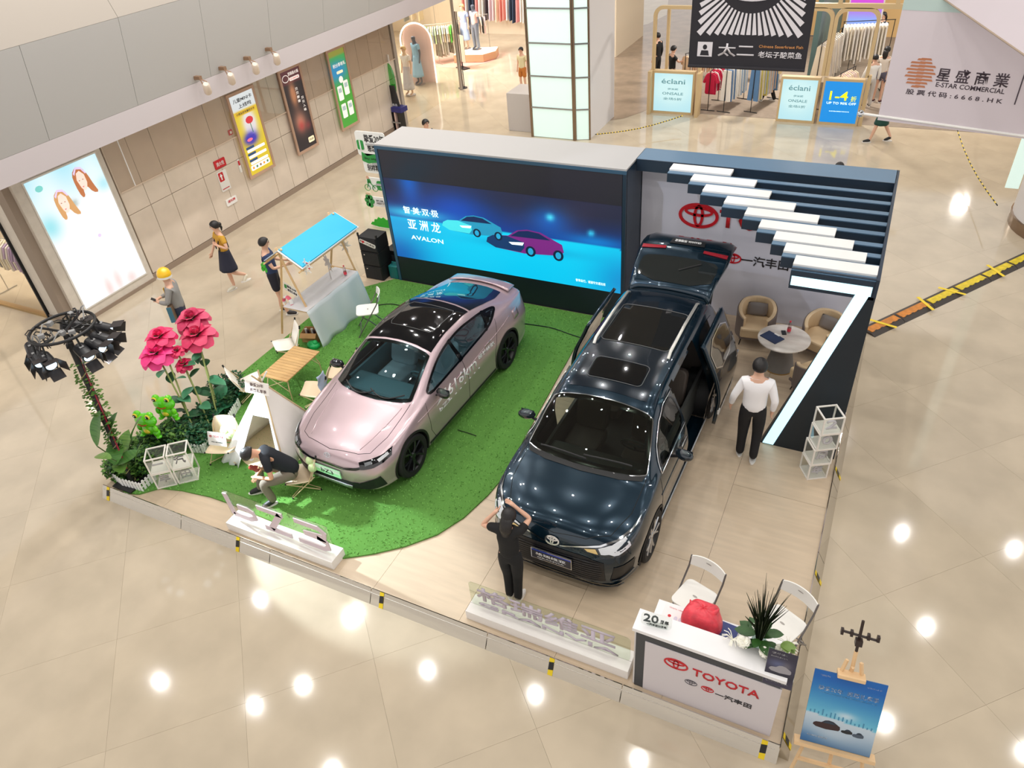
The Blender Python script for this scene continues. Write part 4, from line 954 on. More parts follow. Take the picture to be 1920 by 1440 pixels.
MB().prism([(0,.05),(.02,.24),(.15,.16),(.3,.2),(.45,.24),(.45,.05),(.3,.03),(.15,-.0)],.001,.012,f).build('green_wave',sg_,t); text('Bay ang',f,.22,.11,.3,.06,mat('dark_green',(20,80,34),.5),t,.016); text('别样精彩',f,.3,-.09,.42,.14,ink,t,.006)
t,f=cut('festival_sign','green and white bus-and-bicycle cut-out, third beside screen wall',688,343,0,.5,.28,0)
mb=MB(); ring(mb,f,-.0,-.1,.075,.075,.012,.004,.012,16); ring(mb,f,.2,-.1,.075,.075,.012,.004,.012,16); mb.prism(band2([(0,-.1),(.06,.06),(.2,-.1)],.015),.004,.012,f); mb.build('bicycle',sg_,t); MB().prism(ell(.05,.13,.035,.04,12),.003,.012,f).build('rider_head',skin,t); MB().prism([(.02,-.0),(.12,.02),(.1,.1),(.03,.1)],.003,.012,f).build('rider_body',sg_,t); MB().prism(rrect(.26,-.13,.6,.08,.05),.002,.01,f).build('bus',sg_,t); text('奔',f,.42,-.03,.14,.14,white,t,.014)
t,f=cut('festival_sign','small white sign with a green bush-shaped figure, fourth beside screen wall',690,376,0,.5,.22,0)
mb=MB(); [mb.prism(ell(.05+.07*math.cos(a_),.0+.1*math.sin(a_),.06,.06,10),.002,.012,f) for a_ in (0,1,2,3,4,5)]; mb.build('bush_figure',sg_,t); text('拒绝',f,.32,0,.2,.1,ink,t,.006); MB().prism(ell(.05,.17,.07,.03,12),.002,.012,f).build('tan_hat',mat('tan_board'),t)
p=at(718,425,.02); t=thing('bush_cutout','bright green bush cut-out standing on floor beside screen wall','decoration',(p.x,p.y,0)); f=frame((-.35,0,0),(1,0,0),(0,0,1))
mb=MB(); mb.prism([(0,.05),(.06,.12),(.12,.12),(.15,.2),(.22,.2),(.27,.27),(.35,.24),(.42,.28),(.5,.22),(.6,.24),(.8,.2),(.85,0),(.3,0)],0,.015,f); mb.build('cutout',mat('cut_green',(34,176,40),.5),t); MB().box(-.2,.3,-.02,.15,0,.01).build('foot',white,t)
# ================================================================ planting, roses, frogs, light tower
fence_m=mat('picket_white',(240,240,238),.5)
def picket_fence(label,path,n):
    t=thing('picket_fence',label,'fence',tuple(path[0])); o=path[0]; L=[path[i]-o for i in range(len(path))]
    seg=[(L[i+1]-L[i]).length for i in range(len(L)-1)]; tot=sum(seg)
    def P(d):
        for i,s in enumerate(seg):
            if d<=s or i==len(seg)-1: 
                u=d/s; return L[i].lerp(L[i+1],u),(L[i+1]-L[i]).normalized()
            d-=s
    me=None
    for k in range(n):
        p,d=P(tot*(k+.5)/n); a_=math.atan2(d.y,d.x)
        if me is None:
            ob=MB().prism([(-.02,0),(.02,0),(.02,.15),(.014,.172),(0,.18),(-.014,.172),(-.02,.15)],-.005,.005,frame((0,0,0),(1,0,0),(0,0,1))).build('picket',fence_m,t); me=ob.data
        else: ob=bpy.data.objects.new('picket',me); col.objects.link(ob); ob.parent=t
        ob.location=p; ob.rotation_euler=(0,0,a_)
    for z in (.05,.12):
        mb=MB()
        for i in range(len(L)-1):
            d=(L[i+1]-L[i]); M=T(*L[i])@RZ(math.atan2(d.y,d.x)); mb.box(0,d.length,.006,.012,z,z+.018,M)
        mb.build('rail',fence_m,t)
fz=ZT
picket_fence('low white picket fence curving round the light tower plants',[at(*p,fz) for p in ((210,896),(232,912),(268,921),(295,898))],16)
picket_fence('low white picket fence between rose bed and tent',[at(*p,fz) for p in ((362,848),(385,850),(400,828),(428,800),(452,760))],26)
def foliage(name,label,pts_,rad,h,n,ms,z0=ZT,leafL=.07,cat='plant'):
    t=thing(name,label,cat,tuple(pts_[0])); o=pts_[0]
    for mi,m in enumerate(ms):
        mb=MB()
        for k in range(n//len(ms)):
            c=R.choice(pts_)-o; a_=R.uniform(0,2*PI); r_=rad*math.sqrt(R.random()); hh=h*R.uniform(.15,1)*(1-.35*(r_/rad)**2); p=c+V((r_*math.cos(a_),r_*math.sin(a_),hh)); y=R.uniform(0,2*PI); pt=R.uniform(-.3,.8); L=leafL*R.uniform(.6,1.3); d=V((math.cos(y)*math.cos(pt),math.sin(y)*math.cos(pt),math.sin(pt))); s=V((-math.sin(y),math.cos(y),R.uniform(-.4,.4)))*L*.3; up_=V((0,0,L*.08)); kk=len(mb.v)
            mb.v+=[p,p+d*L*.45+s+up_,p+d*L,p+d*L*.45-s+up_]; mb.f.append((kk,kk+1,kk+2,kk+3))
        ob=mb.build('foliage',m,t); ob['kind']='stuff'
    mb=MB()
    for k in range(max(8,n//150)):
        c=R.choice(pts_)-o; mb.tube([c+V((R.uniform(-.1,.1)*rad,R.uniform(-.1,.1)*rad,0)),c+V((R.uniform(-.6,.6)*rad,R.uniform(-.6,.6)*rad,h*.8))],.004,4)
    mb.build('stems',mat('stem_green',(70,96,40),.6),t)['kind']='stuff'
    return t
G1=mat('foliage_dark',(44,92,36),.6,c2=(20,56,24),scale=9); G2=mat('foliage_light',(110,150,60),.6,c2=(60,110,40),scale=9); G3=mat('foliage_teal',(30,104,66),.5,c2=(14,70,44),scale=9)
foliage('leafy_shrub','bushy green plants filling the fenced bed under the light tower',[at(*p,ZT) for p in ((225,890),(245,890),(262,885),(278,870),(262,855))],.17,.34,2600,(G1,G2))
foliage('leafy_shrub','yellow-green fern bank between cubes and frog balloons',[at(*p,ZT) for p in ((285,845),(300,838),(318,828),(335,815),(340,835))],.2,.36,2200,(G2,G1))
foliage('leafy_shrub','dark green plants massed at the foot of the giant roses',[at(*p,ZT) for p in ((350,825),(372,805),(395,790),(420,770),(440,745),(385,830))],.24,.36,3000,(G3,G1))
foliage('leafy_shrub','clump of dark pine-like greenery behind the rose bed fence',[at(*p,ZT) for p in ((415,735),(430,742),(440,725))],.2,.32,1400,(G3,G1),leafL=.05)
# giant roses
stem=mat('rose_stem',(140,150,84),.5); rl=mat('rose_leaf',(70,140,100),.4,c2=(46,110,74),scale=3); rl2=mat('rose_leaf_dark',(44,100,62),.45,c2=(30,80,46),scale=3)
def petalmesh(m,w_=1,h=1,curl=.35,nm='petal'):
    vs=[];fs=[];n=6
    for i in range(n+1):
        v=i/n; ww=w_*(.35+.65*math.sin(PI*.5*min(1,v*1.3)))*(1 if v<.8 else 1-.35*((v-.8)/.2)**2)
        for j in range(7):
            u=-1+j/3; a_=u*.75; vs.append((ww*math.sin(a_)*.75,-(1-math.cos(a_))*.55*w_+curl*v**3+.03*math.sin(5*u+4*v),h*v-(.12*curl*v**4)-.05*u*u*v))
    for i in range(n):
        for j in range(6): a_=i*7+j; fs.append((a_,a_+1,a_+8,a_+7))
    me=bpy.data.meshes.new(nm); me.from_pydata(vs,[],fs); me.polygons.foreach_set('use_smooth',[True]*len(me.polygons)); me.materials.append(m); return me
LM=[leafmesh(.30,.095,.25,7,.25),leafmesh(.24,.085,.25,7,.1)]; LM[0].materials.append(rl); LM[1].materials.append(rl2)
def rose(label,base,head,r,c,nl=5,hot=False):
    b=at(*base,ZT); t=thing('giant_paper_rose',label,'flower',tuple(b),0,'giant pink paper roses')
    # head lies above: put it where the line of sight meets the stem lean
    hp=head-b; pm_=mat('petal_%d_%d'%(c[0],c[1]),c,.45,noise=.08,scale=4); me=[petalmesh(pm_,1,1,k) for k in (.1,.35,.75)]
    MB().tube([(0,0,0),hp*.5+V((.02,0,0)),hp],.014,8).build('stem',stem,t,smooth=True)
    for ri,(cnt_,sc_,tilt_,off,k) in enumerate(((3,.34,-.12,.04,0),(4,.52,.12,.10,0),(5,.70,.45,.15,1),(6,.85,.85,.16,2),(7,.95,1.2,.14,2))):
        for q in range(cnt_):
            a_=2*PI*q/cnt_+ri*.7+R.uniform(-.1,.1); o=bpy.data.objects.new('petal',me[k]); col.objects.link(o); o.parent=t
            Mm=T(*hp)@RX(.15)@RZ(a_)@T(0,off*r,-ri*.03*r)@RX(-tilt_); o.matrix_local=Mm@Matrix.Diagonal((r*sc_,r*sc_,r*sc_*(.95 if ri<2 else .8),1))
    for q in range(nl):
        u=.18+.62*q/max(1,nl-1); p=hp*u; a_=q*2.4+R.uniform(-.3,.3); leaf(LM[q%2],p,a_,R.uniform(-.1,.55),R.uniform(-.3,.3),t,R.uniform(.75,1.15)*(1.25-.5*u))
    MB().lathe([(.012,-.03),(r*.25,.0),(r*.3,.03)],10,c=hp).build('calyx',rl2,t,smooth=True)
pk1=(232,70,120); pk2=(240,40,130); rd=(214,44,90)
def hd(px,py,bx,dy=0,z=None): # head on the sight line at given height
    return at(px,py,z)
rose('giant deep pink paper rose, highest and rearmost on tall stem',(415,790),at(358,596,ZT+1.42),.28,(206,56,100),6)
rose('giant deep pink paper rose just below and right of the highest one',(412,800),at(368,626,ZT+1.27),.30,(222,60,104),5)
rose('hot pink paper rose, upper of the two at the left',(372,832),at(298,630,ZT+1.36),.25,(236,50,110),4)
rose('large hot pink paper rose, lowest at the far left',(376,826),at(292,660,ZT+1.18),.29,(246,60,140),5)
rose('small pink paper rosebud right of the hot pink pair',(395,800),at(331,657,ZT+1.15),.13,(226,50,100),3)
rose('small pink paper rose with leaves lowest of all',(400,815),at(344,682,ZT+.95),.15,(224,44,96),6)
# frog balloons on sticks
def frog(label,px,py,bz,sc_,rz):
    p=at(px,py,bz); t=thing('frog_balloon',label,'balloon',tuple(p),rz,'green frog balloons'); g=mat('balloon_green',(112,214,30),.18,coat=.6,c2=(80,190,24),scale=8); s=sc_
    MB().ball((0,0,.12*s),(.17*s,.09*s,.11*s),20,14).build('head',g,t,smooth='all'); MB().ball((0,0,-.02*s),(.11*s,.075*s,.11*s),18,12).build('body',g,t,smooth='all')
    MB().ball((0,-.045*s,-.03*s),(.06*s,.045*s,.05*s),14,10).build('belly',mat('balloon_yellow',(226,206,60),.2),t,smooth='all')
    for q in (-1,1):
        MB().ball((q*.10*s,-.0,.215*s),(.055*s,.05*s,.055*s),14,10).build('eye_bump',g,t,smooth='all')
        MB().ball((q*.10*s,-.042*s,.215*s),(.040*s,.018*s,.040*s),14,10).build('eye_ring',mat('balloon_yellow'),t,smooth='all')
        MB().ball((q*.10*s,-.052*s,.215*s),(.028*s,.015*s,.028*s),12,8).build('eye',mat('eye_black',(20,16,16),.1),t,smooth='all')
        MB().ball((q*.095*s,-.066*s,.225*s),.007*s,6,4).build('glint',white,t,smooth='all')
        MB().ball((q*.10*s,-.01,-.09*s),(.05*s,.05*s,.06*s),12,8).ball((q*.13*s,-.03*s,-.14*s),(.045*s,.04*s,.02*s),10,6).build('leg',g,t,smooth='all')
        MB().ball((q*.13*s,-.03,.0),(.035*s,.035*s,.06*s),12,8).build('arm',g,t,smooth='all')
    MB().tube([(-.07*s,-.085*s,.105*s),(0,-.098*s,.09*s),(.07*s,-.085*s,.11*s)],.006*s,6).build('mouth',redp,t)
    MB().tube([(0,.02,-.1*s),(.03,.05,ZT-p.z+.002)],.006,6).build('stick',white,t)
frog('green frog balloon nearest the light tower, eyes facing out',279,800,ZT+.52,1.12,.2)
frog('green frog balloon behind, tucked beside rose stems',313,768,ZT+.58,1.08,.3)
# broad-leaf plant by tower
bl_=mat('banana_leaf',(84,132,58),.4,c2=(60,108,44),scale=3,stretch=(1,12,1)); bl2=mat('banana_leaf2',(120,160,70),.4,c2=(84,132,52),scale=3,stretch=(1,12,1))
t=thing('broadleaf_plant','tall artificial plant with broad paddle leaves around the tower foot','plant',tuple(at(238,880,ZT))); o=at(238,880,ZT)
for (px,py,z,L,w_,yaw,pit,mm) in ((178,805,1.05,.55,.13,-.1,1.25,0),(205,800,1.0,.48,.12,-.5,1.15,0),(190,853,.75,.50,.075,1.5,-.1,1),(215,845,.62,.45,.13,.7,.55,0),(232,830,.55,.4,.12,.2,.9,1),(240,855,.5,.36,.13,-.3,.3,0),(250,800,.9,.5,.10,-1.0,1.1,0),(255,848,.55,.4,.05,-.9,1.2,1),(225,872,.4,.34,.11,1.0,.2,1)):
    me=leafmesh(L,w_,.2,8,.2); me.materials.append(bl_ if mm==0 else bl2); q=at(px,py,ZT+z)-o; dr=(Matrix.Rotation(yaw,3,'Z')@Matrix.Rotation(pit,3,'X'))@V((0,L,0)); p=q-dr*.5
    leaf(me,p,yaw,pit,0,t); MB().tube([(0,0,0),p*.5+V((0,0,.05)),p],.008,6).build('stalk',mat('stem_green'),t,smooth=True)
# light tower
b=at(248,903,ZT); t=thing('stage_light_tower','black pole with a ring of stage lamps and cables wrapped in vine','lamp tower',tuple(b)); hub=at(124,628,ZT+2.42)-b
MB().tube([(0,0,0),hub],.045,10).build('pole',black,t,smooth=True); MB().box(-.2,.2,-.2,.2,0,.02).build('base_plate',black,t)
MB().tube([(0.05,0,.3),hub+V((.05,0,-.2))],.012,6).build('safety_strap',mat('strap_red',(150,20,50),.5),t)
rg=[hub+V((.42*math.cos(a_),.42*math.sin(a_),.12)) for a_ in [2*PI*k/32 for k in range(33)]]
MB().tube(rg,.022,8).build('ring',black,t,smooth=True)
for k in range(4): a_=k*PI/2+.3; MB().tube([hub+V((0,0,.05)),hub+V((.42*math.cos(a_),.42*math.sin(a_),.12))],.018,6).build('ring_spoke',black,t)
lampb=mat('lamp_black',(30,30,34),.35); 
def lampu(ang,rr,aim,dz=-.12):
    p=hub+V((rr*math.cos(ang),rr*math.sin(ang),dz)); M=T(*p)@(V(aim).to_track_quat('-Z','Y').to_matrix().to_4x4())
    h=bpy.data.objects.new('lamp_head',None); 
    body=MB().lathe([(.05,.16),(.085,.13),(.09,.0),(.085,-.10)],16,M).build('lamp_housing',lampb,t,smooth=True)
    MB().lathe([(.07,-.102),(.07,-.096)],16,M).build('lens',mat('lamp_lens',(210,235,255),.1,emit=1.6),body)
    for q in range(4): MB().box(-.085,.085,0,.16,-.003,.003,M@RZ(q*PI/2)@T(0,.088,-.10)@RX(-1.15)).build('barn_door',mat('barn_door',(44,38,38),.5),body)
    MB().box(-.03,.03,.088,.094,.02,.05,M).build('rating_plate',grey,body)
    MB().tube([p,hub+V((.42*math.cos(ang),.42*math.sin(ang),.12))],.015,6).build('yoke',black,t)
for a_,aim in ((-.25,(.95,-.2,-.35)),(.15,(1,.1,-.3)),(.5,(.95,.3,-.3)),(-1.3,(.95,-.3,-.25)),(-1.75,(.9,-.35,-.3)),(-2.3,(.85,-.45,-.3)),(1.2,(.8,.5,-.4)),(2.4,(.5,.8,-.4))): lampu(a_,.46,aim)
for k in range(26):
    a_=R.uniform(0,2*PI); a2=a_+R.uniform(-1.2,1.2); r1=R.uniform(.25,.45); r2=R.uniform(.2,.45); p=hub+V((r1*math.cos(a_),r1*math.sin(a_),R.uniform(-.05,.18))); q=hub+V((r2*math.cos(a2),r2*math.sin(a2),R.uniform(-.1,.2))); m_=(p+q)/2+V((R.uniform(-.12,.12),R.uniform(-.12,.12),R.uniform(-.1,.16)))
    MB().tube([p,p.lerp(m_,.6)+V((0,0,.04)),m_,q.lerp(m_,.6)+V((0,0,.03)),q],R.choice((.007,.009,.012)),5).build('cable_loop',black if k%5 else grey,t,smooth=True)
for k in range(5): MB().box(-.04,.04,-.03,.03,-.03,.03,T(*(hub+V((R.uniform(-.35,.35),R.uniform(-.35,.35),.14))))@RZ(k)).build('plug',grey,t,bevel=.005)
mb=MB(); mg=MB()
for k in range(260):
    u=R.uniform(.0,.82) if R.random()<.5 else R.uniform(.25,.8); p=hub*u; a_=R.uniform(0,2*PI); p=p+V((math.cos(a_),math.sin(a_),0))*R.uniform(.04,.10)+V((0,0,R.uniform(-.03,.03))); d=V((math.cos(a_),math.sin(a_),R.uniform(-.5,.5))).normalized()*.06; s=V((-d.y,d.x,0))*.55; kk=len(mb.v); mb.v+=[p,p+d*.5+s,p+d,p+d*.5-s]; mb.f.append((kk,kk+1,kk+2,kk+3))
mb.build('vine_leaves',G2,t)['kind']='stuff'
pts_=[hub*(k/60)*.82+V((.055*math.cos(k*.9),.055*math.sin(k*.9),0)) for k in range(61)]
MB().tube(pts_,.008,5).build('vine',mat('vine_stem',(150,140,90),.6),t,smooth=True)
# beams from those lamps
hw=hub+b
for tg,e,an in (((-7.6,5.9,.6),900,34),((-6.0,4.6,.3),1500,30),((-8.9,6.1,1.3),260,24)): spot(hw+V((.62,-.05,-.30)),tg,e,(.80,.93,1),an,.05,.3)
# ================================================================ cars
def itp(tab,s):
    if s<=tab[0][0]: return tab[0][1]
    for i in range(len(tab)-1):
        if s<=tab[i+1][0]:
            x0,y0=tab[i];x1,y1=tab[i+1]; h=x1-x0
            def sl(k):
                if k<=0 or k>=len(tab)-1: 
                    j=min(max(k,0),len(tab)-2) if k<=0 else len(tab)-2
                    return (tab[j+1][1]-tab[j][1])/(tab[j+1][0]-tab[j][0])
                a=(tab[k][1]-tab[k-1][1])/(tab[k][0]-tab[k-1][0]); b=(tab[k+1][1]-tab[k][1])/(tab[k+1][0]-tab[k][0])
                return 0 if a*b<=0 else 2*a*b/(a+b)
            m0,m1=sl(i),sl(i+1); u=(s-x0)/h
            return y0*(1+2*u)*(1-u)**2+m0*h*u*(1-u)**2+y1*u*u*(3-2*u)+m1*h*u*u*(u-1)
    return tab[-1][1]
def chaikin(p,n=2,closed=True):
    for _ in range(n):
        q=[]; L=len(p)
        for i in range(L if closed else L-1):
            a=V(p[i]);b=V(p[(i+1)%L]); q+=[tuple(a.lerp(b,.25)),tuple(a.lerp(b,.75))]
        if not closed: q=[p[0]]+q+[p[-1]]
        p=q
    return p
def inset(p,d):
    n=len(p);ar=sum(p[i][0]*p[(i+1)%n][1]-p[(i+1)%n][0]*p[i][1] for i in range(n)); sg=1 if ar>0 else -1; out=[]
    for i in range(n):
        a,b,c=V(p[i-1]),V(p[i]),V(p[(i+1)%n]); t=((b-a).normalized()+(c-b).normalized()); t=t.normalized() if t.length>1e-6 else (c-b).normalized(); out.append((b.x-sg*t.y*d,b.y+sg*t.x*d))
    return out
def pin(x,y,P):
    c=False;j=len(P)-1
    for i in range(len(P)):
        if (P[i][1]>y)!=(P[j][1]>y) and x<(P[j][0]-P[i][0])*(y-P[i][1])/(P[j][1]-P[i][1])+P[i][0]: c=not c
        j=i
    return c
class Car:
    def W(s,q): return q-s.wp*min(1,max(0,q)/.8)
    def __init__(s,name,label,loc,rz,L,T_,paint,wpk=0):
        s.t=thing(name,label,'car',loc,rz); s.L=L-wpk; s.wp=wpk; s.T=T_; s.paint=paint; T_=s.T
        ss=[0,.01,.025,.045,.07,.1,.14,.18]; x=.22
        while x<L-.2: ss.append(x); x+=.035
        ss+=[L-.18,L-.14,L-.1,L-.07,L-.045,L-.025,L-.01,L]
        s.verts=[];rows=[]
        for q in ss:
            g={k:itp(v,q) for k,v in T_.items()}
            zb0=g['bot']; c=[(0,zb0),(g['yl']*.6,zb0),(g['yl']-.03,zb0+.005),(g['yl'],zb0+.10),(g['yl']+(g['ys']-g['yl'])*.6,(zb0+.1+g['zs'])/2),(g['ys'],g['zs']),(g['yb'],g['zb']),((g['yb']+g['yr'])/2+.012,(g['zb']+g['zr'])/2),(g['yr'],g['zr']),(g['yr']*.62,g['zr']+(g['zc']-g['zr'])*.72),(0,g['zc'])]
            h=[]
            ext=[(-c[1][0],c[1][1])]+c+[(-c[-2][0],c[-2][1])]
            for i in range(1,len(ext)-2):
                P=[V(e) for e in ext[i-1:i+3]]; m=3 if i<3 else 7
                for k in range(m):
                    u=k/m; a=.5*((2*P[1])+(P[2]-P[0])*u+(2*P[0]-5*P[1]+4*P[2]-P[3])*u*u+(3*P[1]-P[0]-3*P[2]+P[3])*u**3); h.append((max(0,a.x),a.y))
            h.append((0,g['zc']))
            qw=s.W(q); rows.append([V((x,qw,z)) for x,z in h]+[V((-x,qw,z)) for x,z in h[-2:0:-1]])
        M_=len(rows[0]); vs=[p for r in rows for p in r]; fs=[]
        for i in range(len(rows)-1):
            for j in range(M_): fs.append((i*M_+j,(i+1)*M_+j,(i+1)*M_+(j+1)%M_,i*M_+(j+1)%M_))
        fs.append(tuple(range(M_))); fs.append(tuple(range((len(rows)-1)*M_,len(rows)*M_))[::-1])
        s.vs,s.fs=vs,fs; s.bvh=BVHTree.FromPolygons([tuple(p) for p in vs],fs); s.cuts=[]; s.arch=[]
    def hit(s,view,a,b):
        if view in 'LR': a=s.W(a)
        elif view=='T': b=s.W(b)
        O={'L':(V((3,a,b)),V((-1,0,0))),'R':(V((-3,a,b)),V((1,0,0))),'T':(V((a,b,4)),V((0,0,-1))),'F':(V((a,-2,b)),V((0,1,0))),'B':(V((a,s.L+2,b)),V((0,-1,0)))}[view]
        h=s.bvh.ray_cast(*O)
        if h[0] is None:
            q=O[0].copy(); 
            if view in 'LR': q.x=.8 if view=='L' else -.8
            elif view=='T': q.z=1
            elif view=='F': q.y=.1
            else: q.y=s.L-.1
            h=s.bvh.find_nearest(q)
        n=h[1]
        if n.dot(O[1])>0: n=-n
        return h[0],n
    def patch(s,name,view,poly,m,off=.005,grid=.07,solid=0,parent=None,xf=None,keep=False):
        bm=bmesh.new(); vs=[bm.verts.new((p[0],p[1],0)) for p in poly]; bm.faces.new(vs)
        xs=[p[0] for p in poly];ys=[p[1] for p in poly]
        for ax,(lo,hi) in enumerate(((min(xs),max(xs)),(min(ys),max(ys)))):
            n=int((hi-lo)/grid)
            for k in range(1,n+1):
                c=[0,0,0];c[ax]=lo+(hi-lo)*k/(n+1); no=[0,0,0];no[ax]=1
                bmesh.ops.bisect_plane(bm,geom=bm.verts[:]+bm.edges[:]+bm.faces[:],plane_co=c,plane_no=no,dist=1e-5)
        for v in bm.verts:
            p,n=s.hit(view,v.co.x,v.co.y); v.co=p+n*off
            if xf: v.co=xf@v.co
        bmesh.ops.recalc_face_normals(bm,faces=bm.faces)
        me=bpy.data.meshes.new(name); bm.to_mesh(me); bm.free()
        ctr=V((0,s.L/2,.7)); f0=me.polygons[0] if me.polygons else None
        if f0 and sum((p.center-ctr).dot(p.normal) for p in me.polygons)<0 and not xf: me.flip_normals()
        return link(name,me,m,parent or s.t,'all',0,solid)
    def band(s,name,view,poly,w_,m,off=.006,closed=True,xf=None,parent=None):
        inn=inset(poly,w_); vs=[];fs=[];n=len(poly); mid=inset(poly,w_*.5)
        for a,b,c in zip(poly,mid,inn):
            for q in (a,b,c):
                p,nn=s.hit(view,*q); p=p+nn*off; vs.append(xf@p if xf else p)
        for i in range(n):
            j=(i+1)%n; 
            for k in (0,1): fs.append((i*3+k,j*3+k,j*3+k+1,i*3+k+1))
        o=MB().add(vs,fs).build(name,m,parent or s.t,smooth='all'); return o
    def seam(s,view,pts,r=.005,m=None,name='panel_gap',parent=None,off=0):
        P=[]
        for i in range(len(pts)-1):
            a,b=V(pts[i]),V(pts[i+1]); k=max(2,int((b-a).length/.06))
            for q in range(k): c=a.lerp(b,q/k); h,nn=s.hit(view,c.x,c.y); P.append(h+nn*off)
        h,nn=s.hit(view,*pts[-1]); P.append(h+nn*off)
        return MB().tube(P,r,5,flat=1).build(name,m or mat('gap_black',(14,14,16),.7),parent or s.t,smooth='all')
    def strip(s,name,top,bot,m,off=.006,nv=4,sub=4,parent=None,solid=0):
        def res(r):
            o=[]
            for i in range(len(r)-1):
                for q in range(sub): o.append(V(r[i]).lerp(V(r[i+1]),q/sub))
            o.append(V(r[-1])); return o
        A,B=res(top),res(bot); vs=[];fs=[]
        for a,b in zip(A,B):
            for k in range(nv+1):
                c_=a.lerp(b,k/nv); c_.y=s.W(c_.y); p,n,_,_=s.bvh.find_nearest(c_); 
                if n.dot(p-V((0,max(.8,min(s.L-.8,p.y)),.6)))<0: n=-n
                vs.append(p+n*off)
        for i in range(len(A)-1):
            for k in range(nv): a=i*(nv+1)+k; fs.append((a,a+1,a+nv+2,a+nv+1))
        return MB().add(vs,fs).build(name,m,parent or s.t,smooth='all',solid=solid)
    def finish(s,axles,wr,cut,rear_open=False):
        # delete faces under glass / in the wheel arches, then snap arch rims
        cut=[(v_,[(s.W(x),y) if v_ in 'LR' else (x,s.W(y)) if v_=='T' else (x,y) for x,y in P]) for v_,P in cut]
        bm=bmesh.new(); vv=[bm.verts.new(p) for p in s.vs]
        for f in s.fs:
            c=sum((s.vs[i] for i in f),V())/len(f)
            if len(f)<8:
                if any((c.y-a)**2+(c.z-wr)**2<(wr+.035)**2 and abs(c.x)>.45 for a in axles): continue
                n=(s.vs[f[1]]-s.vs[f[0]]).cross(s.vs[f[3]]-s.vs[f[0]]).normalized(); kill=False
                for view,P in cut:
                    if view=='L': ok=c.x>.4 and abs(n.x)>.25 and pin(c.y,c.z,P)
                    elif view=='R': ok=c.x<-.4 and abs(n.x)>.25 and pin(c.y,c.z,P)
                    elif view=='T': ok=c.z>.75 and abs(n.z)>.2 and pin(c.x,c.y,P)
                    elif view=='B': ok=c.y>s.L*.8 and pin(c.x,c.z,P)
                    if ok: kill=True;break
                if kill: continue
            bm.faces.new([vv[i] for i in f])
        bmesh.ops.delete(bm,geom=[v for v in bm.verts if not v.link_faces],context='VERTS')
        for v in bm.verts:
            if abs(v.co.x)>.45:
                for a in axles:
                    d=V((v.co.y-a,v.co.z-wr)); 
                    if d.length<wr+.075 and any(len(e.link_faces)<2 for e in v.link_edges): 
                        d=d.normalized()*(wr+.035); v.co.y=a+d.x; v.co.z=wr+d.y
        bmesh.ops.recalc_face_normals(bm,faces=bm.faces)
        me=bpy.data.meshes.new('body'); bm.to_mesh(me); bm.free(); link('body',me,s.paint,s.t,'all')
        tm_=mat('arch_black',(20,20,22),.6)
        for a in axles:
            for sd in ('L','R'):
                P=[];n=26; vs=[];fs=[]
                for k in range(n+1):
                    th=math.radians(-22+224*k/n); 
                    r3=[]
                    for r_ in (wr+.03,wr+.065):
                        y,z=a+r_*math.cos(th),wr+r_*math.sin(th)
                        h,nn=s.hit(sd,y+s.wp,max(z,.2)); r3.append(V((h.x,y,max(z,.18)))+V((.007 if sd=='L' else -.007,0,0)))
                    r3.append(V((r3[0].x*.55,r3[0].y,r3[0].z))); vs+=[r3[1],r3[0],r3[2]]
                for k in range(n): 
                    for q in (0,1): fs.append((k*3+q,k*3+3+q,k*3+4+q,k*3+1+q))
                MB().add(vs,fs).build('wheel_arch',tm_,s.t,smooth=50)
        # underbody tub
        MB().box(-.62,.62,.5,s.L-.4,.19,.30).build('underbody',tm_,s.t)
    def wheels(s,axles,wr,xw,rimm,spokes=5,dual=True):
        for a in axles:
            for sg in (1,-1):
                M=T(sg*xw,a,wr)@RY(sg*PI/2)
                w_=MB().lathe([(wr-.10,-.11),(wr-.03,-.115),(wr-.005,-.09),(wr,-.04),(wr,.04),(wr-.005,.09),(wr-.03,.112),(wr-.095,.105),(wr-.10,.07)],44,M,cap=False).build('tyre',mat('tyre_rubber',(24,24,26),.75),s.t,smooth=True)
                MB().lathe([(wr-.10,-.09),(wr-.10,.085),(wr-.085,.10),(wr-.10,.104),(wr-.112,.09),(wr-.125,.0),(.0,-.0)],40,M,cap=False).build('rim',rimm[1],w_,smooth=True)
                mb=MB()
                for k in range(spokes):
                    an=2*PI*k/spokes
                    for dq in ((-.10,.10) if dual else (0,)):
                        c,sn=math.cos(an+dq),math.sin(an+dq); c2,s2=math.cos(an+dq*2.6),math.sin(an+dq*2.6)
                        mb.tube([M@V((c*.04,sn*.04,.075)),M@V((c*.12,sn*.12,.088)),M@V((c2*(wr-.105),s2*(wr-.105),.09))],[.022,.016,.02],6)
                mb.lathe([(.0,.10),(.045,.098),(.06,.08),(.06,.05)],18,M,cap=False)
                mb.build('spokes',rimm[0],w_,smooth=True)
